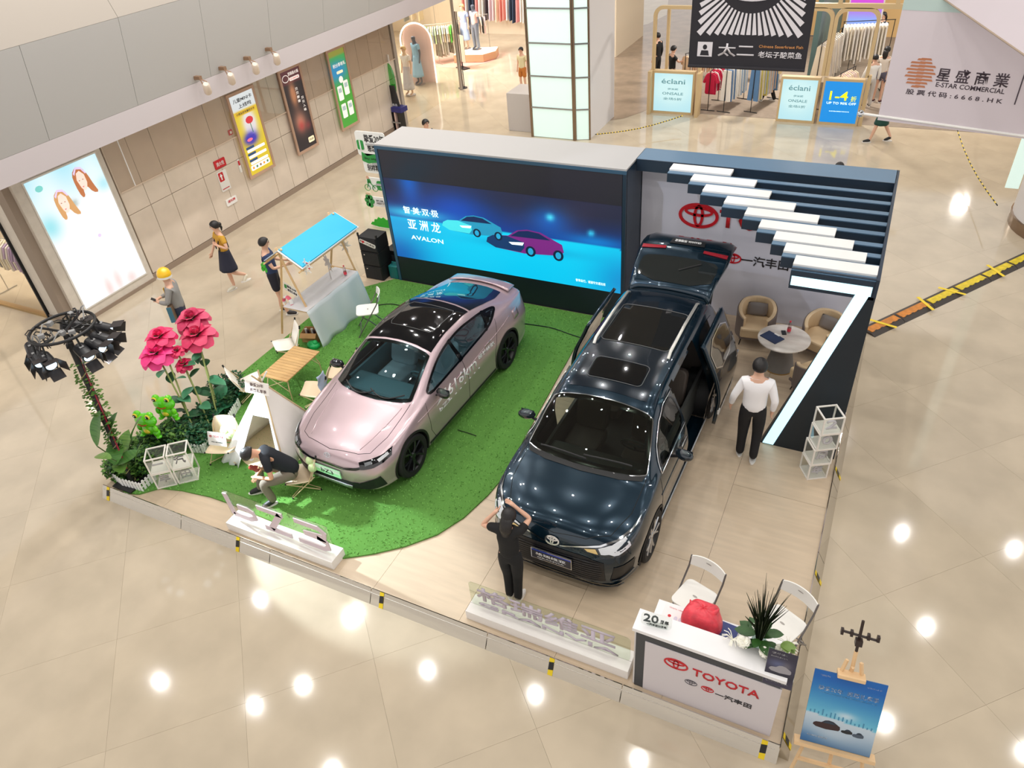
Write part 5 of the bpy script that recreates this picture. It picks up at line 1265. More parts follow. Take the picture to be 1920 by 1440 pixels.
    def interior(s,dash,rows,sm,dm,steer,roofz):
        MB().box(-.68,.68,dash-.45,dash,.55,.86).build('dashboard',dm,s.t,bevel=.05)
        MB().box(-.72,.72,dash-.4,s.L-.75,.30,.34).build('cabin_floor',dm,s.t)
        # door cards
        for q in (-1,1): MB().box(q*.74-.02,q*.74+.02,dash-.2,s.L-1.1,.32,.84).build('door_lining',dm,s.t)
        for y,xs_ in rows:
            for x in xs_:
                b=MB().prism(rrect(-.25,-.26,.25,.26,.08),.42,.58,T(x,y,0)).build('seat',sm,s.t,bevel=.03)
                MB().prism(rrect(-.24,0,.24,.58,.09),-.06,.07,T(x,y+.22,.56)@RX(PI/2-.35)).build('seat_back',sm,b,bevel=.03)
                MB().prism(rrect(-.12,0,.12,.16,.05),-.04,.04,T(x,y+.46,1.10 if roofz>1.6 else 1.04)@RX(PI/2-.3)).build('headrest',sm,b,bevel=.02)
        if steer is not None:
            M=T(steer[0],steer[1],steer[2])@RX(-1.1+PI)
            MB().tube([M@V((.18*math.cos(a),.17*math.sin(a),0)) for a in [2*PI*k/24 for k in range(25)]],.014,8).tube([M@V((-.17,0,0)),M@V((.17,0,0))],.018,6).tube([M@V((0,0,0)),M@V((0,-.16,0))],.016,6).build('steering_wheel',dm,s.t,smooth=True)
def mirror_unit(car,x,y,z,m,sg):
    mb=MB().ball((0,0,0),(.125,.075,.075),16,10,RZ(sg*-.25)); mb.v=[V((p.x,p.y if p.y<.03 else .03,p.z)) for p in mb.v]
    t=bpy.data.objects.new('x',None); bpy.data.objects.remove(t)
    mb.v=[p+V((sg*x,y,z)) for p in mb.v]; o=mb.build('side_mirror',m,car.t,smooth=True)
    MB().tube([(sg*(x-.17),y+.03,z-.10),(sg*(x-.08),y,z-.05)],[.03,.022],8,flat=.6).build('mirror_arm',black,o,smooth=True)
    MB().box(sg*x-.1,sg*x+.1,y+.031,y+.034,z-.05,z+.055).build('mirror_glass',mat('mirror_glass',(180,190,200),.03,1),o)
# ---------------- pink sedan
p1=mat('paint_pink',(194,172,178),.30,.45,coat=1,noise=.04,scale=1)
if True:
    Tb=dict(
     zc=[(0,.60),(.03,.66),(.1,.725),(.3,.80),(.6,.865),(.9,.91),(1.08,.945),(1.3,1.06),(1.7,1.245),(2.02,1.365),(2.4,1.45),(2.8,1.465),(3.15,1.43),(3.6,1.325),(4.0,1.20),(4.35,1.12),(4.55,1.10),(4.66,1.07),(4.725,.86)],
     zr=[(0,.57),(.05,.64),(.15,.70),(.4,.77),(.9,.875),(1.2,.96),(1.5,1.10),(1.8,1.24),(2.1,1.345),(2.5,1.405),(2.9,1.40),(3.3,1.33),(3.7,1.22),(4.1,1.10),(4.4,1.045),(4.6,1.03),(4.725,.80)],
     yr=[(0,.34),(.05,.48),(.15,.58),(.4,.64),(.9,.69),(1.2,.70),(1.6,.665),(2.1,.61),(2.9,.585),(3.4,.58),(3.9,.60),(4.3,.64),(4.6,.64),(4.725,.45)],
     zb=[(0,.52),(.1,.62),(.3,.70),(.6,.785),(.9,.85),(1.2,.895),(2,.94),(3,1.0),(3.5,1.03),(4.0,1.02),(4.4,.985),(4.65,.94),(4.725,.72)],
     yb=[(0,.40),(.05,.56),(.15,.70),(.3,.775),(.6,.845),(.9,.865),(1.2,.865),(2,.84),(3,.83),(3.5,.835),(4,.82),(4.4,.77),(4.6,.71),(4.7,.6),(4.725,.5)],
     ys=[(0,.42),(.05,.6),(.15,.755),(.3,.84),(.55,.905),(1,.915),(2,.90),(3.0,.90),(3.7,.918),(4.2,.90),(4.5,.84),(4.65,.75),(4.725,.6)],
     zs=[(0,.44),(.3,.56),(.8,.70),(1.5,.66),(3,.68),(3.8,.74),(4.4,.72),(4.725,.58)],
     yl=[(0,.38),(.05,.56),(.15,.72),(.3,.81),(.55,.87),(1,.885),(4,.885),(4.4,.84),(4.65,.72),(4.725,.58)],
     bot=[(0,.24),(.2,.19),(.6,.18),(4,.18),(4.5,.22),(4.725,.30)])
    O=V((-6.102,6.237,0))-V((math.cos(math.radians(87.5)),math.sin(math.radians(87.5)),0))*.80
    A=Car('sedan','pale pink fastback sedan with black glass roof parked on green turf',(O.x,O.y,ZT),math.radians(-2.5),4.725,Tb,p1)
    t=A.t; gb2=mat('gloss_black_glass',(14,16,20),.05,coat=1); frit=mat('frit_black',(8,9,11),.15); cg=glassmat('car_glass',(176,200,204),.3,.01); trim=mat('trim_dark',(30,32,36),.35)
    ax=(.82,3.70); wr=.345
    wsp=chaikin([(-.685,1.24),(-.5,1.15),(0,1.085),(.5,1.15),(.675,1.225),(.69,1.27),(.61,1.90),(.595,1.955),(.3,2.01),(0,2.025),(-.3,2.01),(-.595,1.955),(-.61,1.90),(-.69,1.27)],1)
    swp=chaikin([(1.38,.945),(2.0,.965),(2.7,1.0),(3.25,1.035),(3.50,1.10),(3.82,1.145),(3.5,1.24),(3.2,1.30),(2.8,1.35),(2.4,1.345),(2.05,1.275),(1.7,1.13)],2)
    swf=[p for p in swp]
    cut=[('T',inset(wsp,.05)),('L',inset(swp,.035)),('R',inset(swp,.035))]
    A.finish(ax,wr,cut)
    A.patch('windscreen','T',wsp,cg,.010); A.band('windscreen_border','T',wsp,.055,frit,.007)
    for sd in ('L','R'):
        A.patch('side_window',sd,swp,cg,.006); A.band('window_surround',sd,swp,.03,frit,.008)
        A.patch('door_pillar',sd,[(2.36,.975),(2.46,.98),(2.40,1.345),(2.34,1.335)],frit,.009); A.patch('door_pillar',sd,[(3.2,1.03),(3.25,1.035),(3.42,1.26),(3.36,1.275)],frit,.009)
    rp=chaikin([(-.585,2.04),(0,2.07),(.585,2.04),(.565,2.6),(.555,3.12),(0,3.15),(-.555,3.12),(-.565,2.6)],1)
    A.patch('roof_glass','T',[(-.59,2.0),(-.3,2.05),(0,2.065),(.3,2.05),(.59,2.0),(.575,2.6),(.56,3.14),(.3,3.18),(0,3.19),(-.3,3.18),(-.56,3.14),(-.575,2.6)],gb2,.006,.1)
    A.patch('rear_window','T',[(-.555,3.19),(-.3,3.23),(0,3.24),(.3,3.23),(.555,3.19),(.56,3.6),(.55,4.0),(.50,4.28),(.2,4.33),(-.2,4.33),(-.50,4.28),(-.55,4.0),(-.56,3.6)],mat('rear_glass',(16,26,34),.04,coat=1),.006,.08)
    A.seam('T',[(-.40,2.40),(-.42,2.92),(-.38,3.0),(.38,3.0),(.42,2.92),(.40,2.40),(.36,2.33),(-.36,2.33),(-.40,2.40)],.004,mat('sunroof_line',(96,96,96),.4),'sunroof_outline',off=.008)
    A.patch('spoiler','T',[(-.60,4.36),(-.3,4.42),(0,4.43),(.3,4.42),(.60,4.36),(.58,4.60),(.3,4.66),(0,4.67),(-.3,4.66),(-.58,4.60)],p1,.035,.08,solid=.02)
    # hood cut line, creases
    A.seam('T',[(-.69,1.20),(-.68,.6),(-.60,.28),(-.45,.20),(0,.13),(.45,.20),(.60,.28),(.68,.6),(.69,1.20)],.004)
    A.seam('T',[(-.60,1.10),(-.56,.8),(-.50,.45),(-.44,.26)],.006,p1,'hood_crease'); A.seam('T',[(.60,1.10),(.56,.8),(.50,.45),(.44,.26)],.006,p1,'hood_crease')
    for sd in ('L','R'):
        A.seam(sd,[(1.34,.93),(1.30,.75),(1.32,.45),(1.42,.24)],.004); A.seam(sd,[(2.42,.98),(2.44,.6),(2.42,.24)],.004); A.seam(sd,[(1.42,.24),(3.3,.24)],.004); A.seam(sd,[(3.52,1.08),(3.42,.86),(3.30,.62),(3.28,.40),(3.3,.24)],.004)
        A.seam(sd,[(1.05,.80),(1.8,.79),(2.6,.80),(3.3,.86),(3.9,.93)],.007,p1,'shoulder_crease'); A.patch('sill_trim',sd,[(1.24,.185),(3.28,.185),(3.28,.26),(1.24,.26)],trim,.006)
        A.patch('door_handle',sd,[(2.14,.80),(2.34,.805),(2.34,.83),(2.14,.825)],p1,.012,solid=.008); A.patch('door_handle',sd,[(3.02,.84),(3.2,.85),(3.2,.875),(3.02,.865)],p1,.012,solid=.008)
    A.patch('charging_flap','L',rrect(4.0,.80,4.2,.95,.03),p1,.004,solid=.004)
    A.strip('light_bar',[(-.66,.17,.655),(-.5,.06,.625),(-.3,.0,.60),(.3,.0,.60),(.5,.06,.625),(.66,.17,.655)],[(-.66,.15,.625),(-.5,.04,.59),(-.3,.0,.565),(.3,.0,.565),(.5,.04,.59),(.66,.15,.625)],gb2,.008)
    for q in (-1,1):
        h=A.strip('headlamp',[(q*.52,.10,.70),(q*.66,.20,.735),(q*.78,.34,.775),(q*.85,.50,.82)],[(q*.56,.08,.60),(q*.72,.16,.62),(q*.82,.28,.655),(q*.87,.42,.70)],gb2,.010,5)
        A.strip('lamp_light',[(q*.74,.24,.72),(q*.82,.40,.765)],[(q*.77,.24,.68),(q*.84,.40,.725)],mat('lamp_clear',(214,218,222),.15,coat=1),.016,2,parent=h)
        A.strip('lamp_light',[(q*.60,.13,.69),(q*.68,.19,.71)],[(q*.62,.11,.65),(q*.70,.17,.67)],mat('lamp_grey',(120,124,128),.15,coat=1),.016,2,parent=h)
        A.strip('bumper_vent',[(q*.47,.03,.34),(q*.62,.10,.42),(q*.76,.20,.47)],[(q*.45,.04,.25),(q*.66,.12,.24),(q*.82,.26,.25)],mat('vent_black',(22,24,28),.5),.008,5)
    A.strip('lower_intake',[(-.50,.03,.365),(-.3,.0,.355),(.3,.0,.355),(.50,.03,.365)],[(-.47,.04,.245),(-.3,.0,.24),(.3,.0,.24),(.47,.04,.245)],mat('vent_black'),.007,4)
    A.strip('silver_skid',[(-.40,.0,.30),(0,-.02,.295),(.40,.0,.30)],[(-.38,.0,.235),(0,-.02,.23),(.38,.0,.235)],mat('skid_silver',(200,206,214),.25,.8),.018,3,solid=.01)
    pl=MB().box(-.24,.24,-.035,-.02,.385,.52).build('plate',mat('plate_green',(170,240,180),.35),t); f=frame((-.24,-.036,.385),(1,0,0),(0,0,1)); text('bZ3',f,.24,.068,.22,.075,ink,pl,.001); flat('plate_top',f,rect(.0,.07,.48,.135),mat('plate_pale',(226,246,228),.35),pl,-.0005,.0008)
    p_,n_=A.hit('F',0,.655); f=frame((0,.055,.672),(1,0,0),(0,.55,1)); emblem('emblem',f,0,.015,.12,mat('emblem_grey',(206,204,208),.2,.7),t,.01,.008,.09)
    A.interior(1.75,((2.25,(-.38,.38)),(3.05,(-.4,0,.4))),mat('seat_pale_blue',(206,218,226),.6),mat('cabin_teal',(108,140,148),.5),(.38,1.93,.86),1.47)
    A.wheels(ax,wr-.0,.80,(mat('rim_black',(44,46,50),.25,.6),mat('rim_dark',(20,20,22),.4)),5)
    # silver accents on the spokes
    mirror_unit(A,1.0,1.60,.97,gb2,1); mirror_unit(A,1.0,1.60,.97,gb2,-1)
    for x0,x1,yy in ((-.50,.05,0),(-.02,.56,.02)):
        P=[A.hit('T',x0+(x1-x0)*u,1.24-.10*math.sin(PI*u)*(1-.0)+yy-.05*(1-abs(2*((x0+(x1-x0)*u)))))[0]+V((0,0,.03)) for u in [k/8 for k in range(9)]]
        MB().tube(P,.010,6).build('wiper',black,t,smooth=True)
    # white lettering and decal on the left doors
    sf=frame((.932,1.42,.0),(.0,1,0),(0,0,1))
    lt=mat('decal_white',(240,240,240),.4)
    text('616km',sf,.87,.77,.85,.17,lt,t,.003,'door_lettering',.15,A); text('bZ3',sf,.30,.64,.30,.07,lt,t,.003,'door_lettering',0,A); text('超长续航',sf,1.62,.78,.5,.07,lt,t,.003,'door_lettering',0,A); text('-  -  -  -  -  -  -',sf,.9,.62,.9,.02,lt,t,.003,'door_lettering',0,A); pass
    A.patch('decal','L',[(1.52,.74),(1.84,.78),(1.86,.86),(1.78,.86)],lt,.005,.05)
# ---------------- dark blue MPV
p2=mat('paint_navy',(8,38,54),.22,.55,coat=1)
Tm=dict(
 zc=[(0,.62),(.03,.78),(.1,.90),(.25,.985),(.6,1.06),(.95,1.105),(1.12,1.13),(1.3,1.26),(1.6,1.49),(1.86,1.655),(2.2,1.725),(2.8,1.765),(3.6,1.765),(4.2,1.745),(4.5,1.725),(4.62,1.67),(4.78,1.45),(4.95,1.15),(5.08,.95),(5.165,.7)],
 zr=[(0,.58),(.05,.72),(.15,.83),(.4,.93),(.9,1.04),(1.15,1.09),(1.35,1.22),(1.65,1.45),(1.95,1.615),(2.3,1.675),(3,1.705),(4,1.70),(4.4,1.68),(4.6,1.62),(4.78,1.42),(4.95,1.13),(5.08,.93),(5.165,.66)],
 yr=[(0,.30),(.04,.50),(.12,.66),(.3,.75),(.7,.80),(1.15,.79),(1.5,.735),(1.95,.66),(2.6,.645),(3.6,.64),(4.4,.63),(4.7,.64),(4.95,.70),(5.08,.66),(5.165,.5)],
 zb=[(0,.58),(.05,.68),(.2,.82),(.5,.93),(1.0,1.02),(1.4,1.05),(2.5,1.08),(3.5,1.10),(4.3,1.14),(4.7,1.16),(4.95,1.05),(5.08,.86),(5.165,.62)],
 yb=[(0,.40),(.04,.58),(.12,.75),(.3,.86),(.6,.93),(1,.945),(1.5,.935),(3,.92),(4.2,.90),(4.6,.87),(4.9,.82),(5.08,.74),(5.165,.58)],
 ys=[(0,.44),(.04,.64),(.12,.80),(.3,.90),(.6,.975),(1,.99),(2,.985),(3.4,.985),(4,.99),(4.5,.97),(4.9,.90),(5.08,.80),(5.165,.62)],
 zs=[(0,.45),(.3,.66),(.9,.80),(2,.76),(3.4,.80),(4.2,.90),(4.9,.80),(5.165,.55)],
 yl=[(0,.42),(.04,.60),(.12,.76),(.3,.86),(.6,.93),(1,.95),(4.2,.95),(4.8,.88),(5.08,.78),(5.165,.6)],
 bot=[(0,.24),(.15,.19),(.6,.18),(4.4,.18),(4.9,.24),(5.165,.32)])
B=Car('minivan','dark teal-blue minivan with raised tailgate and both sliding doors open',(-2.562,5.20,Z),math.radians(-.95),5.165,Tm,p2,.15)
KY=.15; t=B.t; ax=(.88,3.88); wr=.355; dg=glassmat('van_glass',(168,180,170),.3,.01); dk=mat('van_dark_glass',(16,18,20),.04,coat=1); grl=mat('grille_black',(20,20,24),.45); 
wsp=chaikin([(-.79,1.26),(-.55,1.17),(0,1.125),(.55,1.17),(.775,1.245),(.79,1.29),(.675,1.78),(.655,1.825),(.35,1.86),(0,1.87),(-.35,1.86),(-.655,1.825),(-.675,1.78),(-.79,1.29)],1)
fwp=chaikin([(1.42,1.085),(1.9,1.10),(2.42,1.115),(2.40,1.58),(2.1,1.58),(1.85,1.49),(1.6,1.32)],2)
door=[(2.47,.30),(3.42,.30),(3.50,.62),(3.52,.90),(3.50,1.66),(2.44,1.64)]
dwin=chaikin([(2.56,1.14),(3.40,1.16),(3.38,1.57),(2.54,1.55)],1)
rwp=chaikin([(3.62,1.17),(4.2,1.20),(4.62,1.24),(4.50,1.54),(4.2,1.60),(3.62,1.61)],2)
gate=[(-.62,1.68),(.62,1.68),(.66,1.45),(.72,1.1),(.72,.62),(.60,.55),(-.60,.55),(-.72,.62),(-.72,1.1),(-.66,1.45)]
B.finish(ax,wr,[('T',inset(wsp,.05)),('L',inset(fwp,.03)),('R',inset(fwp,.03)),('L',door),('R',door),('B',gate),('T',[(-.6,4.66),(.6,4.66),(.62,5.1),(-.62,5.1)])])
B.patch('windscreen','T',wsp,dg,.010); B.band('windscreen_border','T',wsp,.055,frit,.007); B.band('windscreen_trim','T',wsp,-.012,chrome,.007)
for sd,q in (('L',1),('R',-1)):
    B.patch('side_window',sd,fwp,dg,.006); B.band('window_surround',sd,fwp,.025,frit,.008); B.patch('rear_side_window',sd,rwp,dk,.006)
    B.seam(sd,[(1.42,1.075),(1.9,1.09),(2.44,1.105)],.008,chrome,'window_chrome',off=.01); B.seam(sd,[(1.42,1.085),(1.6,1.34),(1.86,1.51),(2.1,1.60),(2.42,1.61)],.008,chrome,'window_chrome',off=.01)
    B.seam(sd,[(3.6,1.155),(4.2,1.185),(4.66,1.235)],.008,chrome,'window_chrome',off=.01)
    B.seam(sd,[(1.36,1.05),(1.33,.8),(1.36,.5),(1.45,.30)],.004); B.seam(sd,[(1.45,.29),(2.46,.29)],.004); B.patch('sill_strip',sd,[(1.36,.20),(3.62,.20),(3.62,.275),(1.36,.275)],mat('sill_silver',(196,202,210),.25,.7),.012,solid=.01)
    B.patch('door_handle',sd,[(2.14,.92),(2.36,.925),(2.36,.95),(2.14,.945)],chrome,.02,solid=.014)
    B.seam(sd,[(1.3,.84),(2.0,.83),(2.44,.85)],.008,p2,'shoulder_crease')
    # sliding door pushed back along its rail
    xf=T(q*.15,1.00,.0)
    sdp=B.patch('sliding_door',sd,door,p2,.002,solid=.05,xf=xf)
    B.patch('door_window',sd,dwin,dk,.034,parent=sdp,xf=xf); B.band('window_chrome',sd,dwin,-.018,chrome,.034,parent=sdp,xf=xf)
    MB().box(q*.98+ -.02,q*.98+.02,3.27,3.47,.86,.90,xf).build('door_handle',chrome,sdp,bevel=.008)
    MB().box(q*1.155-.012,q*1.155+.012,3.31,3.37,.5,.58).build('door_label',white,sdp)
    MB().box(q*.93-.01,q*.93+.01,3.4,4.7,.98,1.0).build('door_rail',dark,t)
    if sd=='L': B.patch('door_film',sd,[(2.52,.38),(3.36,.38),(3.38,.56),(2.56,.50)],mat('film_white',(226,222,216),.4,c2=(90,96,100),scale=14),.034,parent=sdp,xf=xf)
    MB().tube([(q*.53,2.71,1.745),(q*.53,2.80,1.80),(q*.53,3.45,1.825),(q*.53,4.10,1.80),(q*.53,4.19,1.75)],.022,8,flat=.7).build('roof_rail',mat('rail_silver',(206,206,200),.3,.7),t,smooth=True)
    mirror_unit(B,1.10,1.65,1.12,mat('mirror_navy',(14,30,42),.15,.3,coat=1),q)
    h=B.strip('headlamp',[(q*.36,.03,.79),(q*.58,.10,.83),(q*.76,.24,.885),(q*.88,.5,.955),(q*.915,.72,1.0)],[(q*.40,.03,.75),(q*.60,.09,.71),(q*.80,.2,.715),(q*.91,.38,.79),(q*.93,.68,.955)],mat('lamp_housing',(52,58,66),.12,.4,coat=1),.008,5)
    B.strip('lamp_chrome',[(q*.10,.02,.735),(q*.34,.05,.80),(q*.57,.12,.85),(q*.74,.26,.905),(q*.86,.5,.97),(q*.905,.74,1.015)],[(q*.10,.02,.72),(q*.36,.05,.785),(q*.59,.12,.83),(q*.76,.26,.885),(q*.88,.5,.953),(q*.91,.74,1.0)],mat('chrome'),.013,2,parent=h)
    B.strip('lamp_light',[(q*.56,.11,.81),(q*.70,.19,.845),(q*.82,.36,.90)],[(q*.60,.11,.735),(q*.77,.19,.75),(q*.87,.34,.82)],mat('lamp_clear'),.014,2,parent=h)
    B.strip('lamp_light',[(q*.40,.06,.78),(q*.53,.09,.80)],[(q*.44,.06,.75),(q*.57,.09,.735)],mat('lamp_amber',(226,196,130),.2,coat=1),.014,2,parent=h)
    B.strip('bumper_vent',[(q*.74,.14,.56),(q*.84,.26,.58),(q*.92,.42,.56)],[(q*.70,.12,.30),(q*.86,.26,.28),(q*.93,.40,.34)],grl,.008,5)
    B.strip('vent_blade',[(q*.72,.12,.33),(q*.93,.40,.37)],[(q*.72,.12,.30),(q*.93,.40,.34)],p2,.02,2,solid=.01)
B.strip('grille',[(-.64,.06,.62),(-.4,.02,.67),(0,.0,.68),(.4,.02,.67),(.64,.06,.62)],[(-.66,.08,.30),(-.5,.03,.27),(0,.0,.27),(.5,.03,.27),(.66,.08,.30)],grl,.006,6)
for k in range(9):
    z=.30+.038*k; w_=.62-.02*abs(k-4)*.5; B.strip('grille_bar',[(-w_,.06,z+.008),(-.3,.01,z+.008),(.3,.01,z+.008),(w_,.06,z+.008)],[(-w_,.06,z-.006),(-.3,.01,z-.006),(.3,.01,z-.006),(w_,.06,z-.006)],mat('grille_bar',(52,54,60),.35,.3),.014,1)
B.strip('front_lip',[(-.86,.2,.235),(-.5,.03,.235),(0,-.01,.235),(.5,.03,.235),(.86,.2,.235)],[(-.86,.2,.19),(-.5,.03,.19),(0,-.01,.19),(.5,.03,.19),(.86,.2,.19)],mat('gloss_black_glass'),.03,2,solid=.012)
pl=MB().box(-.26,.26,-.045,-.03,.42,.58).build('plate',mat('plate_black',(36,40,52),.3),t); f=frame((-.26,-.046,.42),(1,0,0),(0,0,1)); text('格瑞维亚',f,.25,.085,.40,.05,wprint,pl,.001); text('GRANVIA',f,.25,.03,.36,.018,wprint,pl,.001); flat('plate_blue',f,rect(.0,.135,.52,.16),mat('plate_blue',(20,60,170),.3),pl,0,.0008); MB().box(-.268,.268,-.047,-.028,.412,.42).box(-.268,.268,-.047,-.028,.58,.588).box(-.268,-.26,-.047,-.028,.42,.58).box(.26,.268,-.047,-.028,.42,.58).build('plate_frame',chrome,pl)
f=frame((0,.020,.74),(1,0,0),(0,.35,1)); emblem('emblem',f,0,.03,.19,mat('emblem_chrome',(230,232,236),.1,1),t,.012,.014,.10)
B.seam('T',[(-.80,1.22),(-.79,.7),(-.66,.28),(-.4,.12),(0,.07),(.4,.12),(.66,.28),(.79,.7),(.80,1.22)],.004)
B.patch('roof_panel','T',[(-.62,1.98),(0,2.0),(.62,1.98),(.60,4.5),(-.60,4.5)],mat('roof_dark',(16,30,42),.15,.3,coat=1),.003,.12)
B.patch('front_sunroof','T',rrect(-.36,2.20,.36,2.58,.06),dk,.007,.1); B.seam('T',rrect(-.38,2.18,.38,2.60,.07)+[(-.31+.62,2.18)],.005,mat('sunroof_line'),'sunroof_outline',off=.008)
B.patch('rear_sunroof','T',rrect(-.47,3.02,.47,3.98,.06),mat('sunroof_glass',(24,26,26),.03,coat=1),.007,.1); B.seam('T',rrect(-.49,3.0,.49,4.0,.07)+[(.42,3.0)],.006,mat('sunroof_line'),'sunroof_outline',off=.008)
B.interior(1.60,((2.10,(-.42,.42)),(3.0,(-.42,.42)),(3.95,(-.45,0,.45))),mat('seat_dark',(74,66,60),.6),mat('cabin_dark',(60,62,60),.5),(.42,1.73,.98),1.77)
for x0,x1,yy in ((-.62,.02,.0),(-.02,.60,.03)):
    P=[B.hit('T',x0+(x1-x0)*u,1.20+yy+.06*abs(x0+(x1-x0)*u))[0]+V((0,0,.025)) for u in [k/8 for k in range(9)]]
    MB().tube(P,.011,6).build('wiper',black,t,smooth=True)
B.patch('cowl_panel','T',[(-.76,1.17),(-.5,1.09),(0,1.05),(.5,1.09),(.76,1.17),(.79,1.26),(.55,1.18),(0,1.135),(-.55,1.18),(-.79,1.26)],mat('cowl_black',(18,20,22),.6),.006)
B.wheels(ax,wr,.875,(mat('rim_silver',(196,200,206),.2,.9),mat('rim_dark')),5)
# tailgate raised about its roof hinge
hz=V((0,4.45,1.70)); xf=T(*hz)@RX(math.radians(76))@T(*(-hz)); xf=T(0,0,.02)@xf
gt=B.patch('tailgate','B',gate,p2,.004,solid=.05,xf=xf,grid=.06)
gw_=chaikin([(-.56,1.60),(.56,1.60),(.62,1.22),(.50,1.12),(-.50,1.12),(-.62,1.22)],1); B.patch('rear_window','B',gw_,mat('gate_glass',(34,38,38),.03,coat=1),.034,parent=gt,xf=xf)
def gstrip(name,p4,m,off,th=.0):
    vs=[]
    for x,z in p4: p,n=B.hit('B',x,z); vs.append(xf@(p+V((0,1,0))*off))
    MB().add(vs,[tuple(range(len(vs)))]).build(name,m,gt,solid=.01)
for q in (-1,1): gstrip('tail_lamp',[(q*.30,1.03),(q*.68,1.06),(q*.68,1.0),(q*.30,.985)],mat('lamp_red',(150,30,44),.15,coat=1),.05)
gstrip('spoiler_lip',[(-.60,1.70),(.60,1.70),(.58,1.62),(-.58,1.62)],p2,.06); gstrip('number_recess',[(-.28,.90),(.28,.90),(.26,.76),(-.26,.76)],mat('vent_black'),.045)
p,n=B.hit('B',0,.83); q=xf@(p+V((0,.055,0))); dx=(xf.to_3x3()@V((0,-.35,1))).normalized(); f=frame(q,(-1,0,0),dx); text('GRANVIA 格瑞维亚',f,0,0,.42,.07,wprint,gt,.003)
P=[xf@(B.hit('B',.04+k*.05,1.40-.03*k)[0]+V((0,.05,0))) for k in range(7)]; MB().tube(P,.012,6).build('rear_wiper',black,gt,smooth=True)
for q in (-1,1): MB().tube([(q*.60,4.62,1.30),xf@V((q*.60,4.70,1.36))],.012,6).build('gas_strut',dark,t)
MB().box(-.60,.60,4.2,4.85,.55,.60).build('boot_floor',mat('cabin_dark'),t)
# ================================================================ people
def skinmesh(name,pts,edges,m,parent,sub=2,root=0):
    # pts: list of (co, rx[, ry]); one continuous surface grown along the edges
    me=bpy.data.meshes.new(name); me.from_pydata([tuple(p[0]) for p in pts],edges,[]); o=bpy.data.objects.new(name,me); col.objects.link(o); o.parent=parent; me.materials.append(m)
    md=o.modifiers.new('skin','SKIN'); md.use_smooth_shade=True
    if not me.skin_vertices: me.attributes
    for i,p in enumerate(pts):
        sv=me.skin_vertices[0].data[i]; sv.radius=(p[1],p[2] if len(p)>2 else p[1]); sv.use_root=(i==root); 
    s=o.modifiers.new('sub','SUBSURF'); s.levels=sub; s.render_levels=sub
    return o
DEF=dict(pel=(0,0,.93),bel=(0,.005,1.06),che=(0,.0,1.24),nl=(0,-.015,1.385),nk=(0,.0,1.45),hb=(0,.02,1.52),hc=(0,.022,1.59),ht=(0,.012,1.645),
 shL=(-.165,-.01,1.365),elL=(-.215,-.03,1.10),wrL=(-.225,.03,.87),shR=(.165,-.01,1.365),elR=(.215,-.03,1.10),wrR=(.225,.03,.87),
 hiL=(-.09,0,.88),knL=(-.10,.02,.49),anL=(-.105,-.02,.085),toL=(-.115,.13,.035),hiR=(.09,0,.88),knR=(.10,.02,.49),anR=(.105,-.02,.085),toR=(.115,.13,.035))
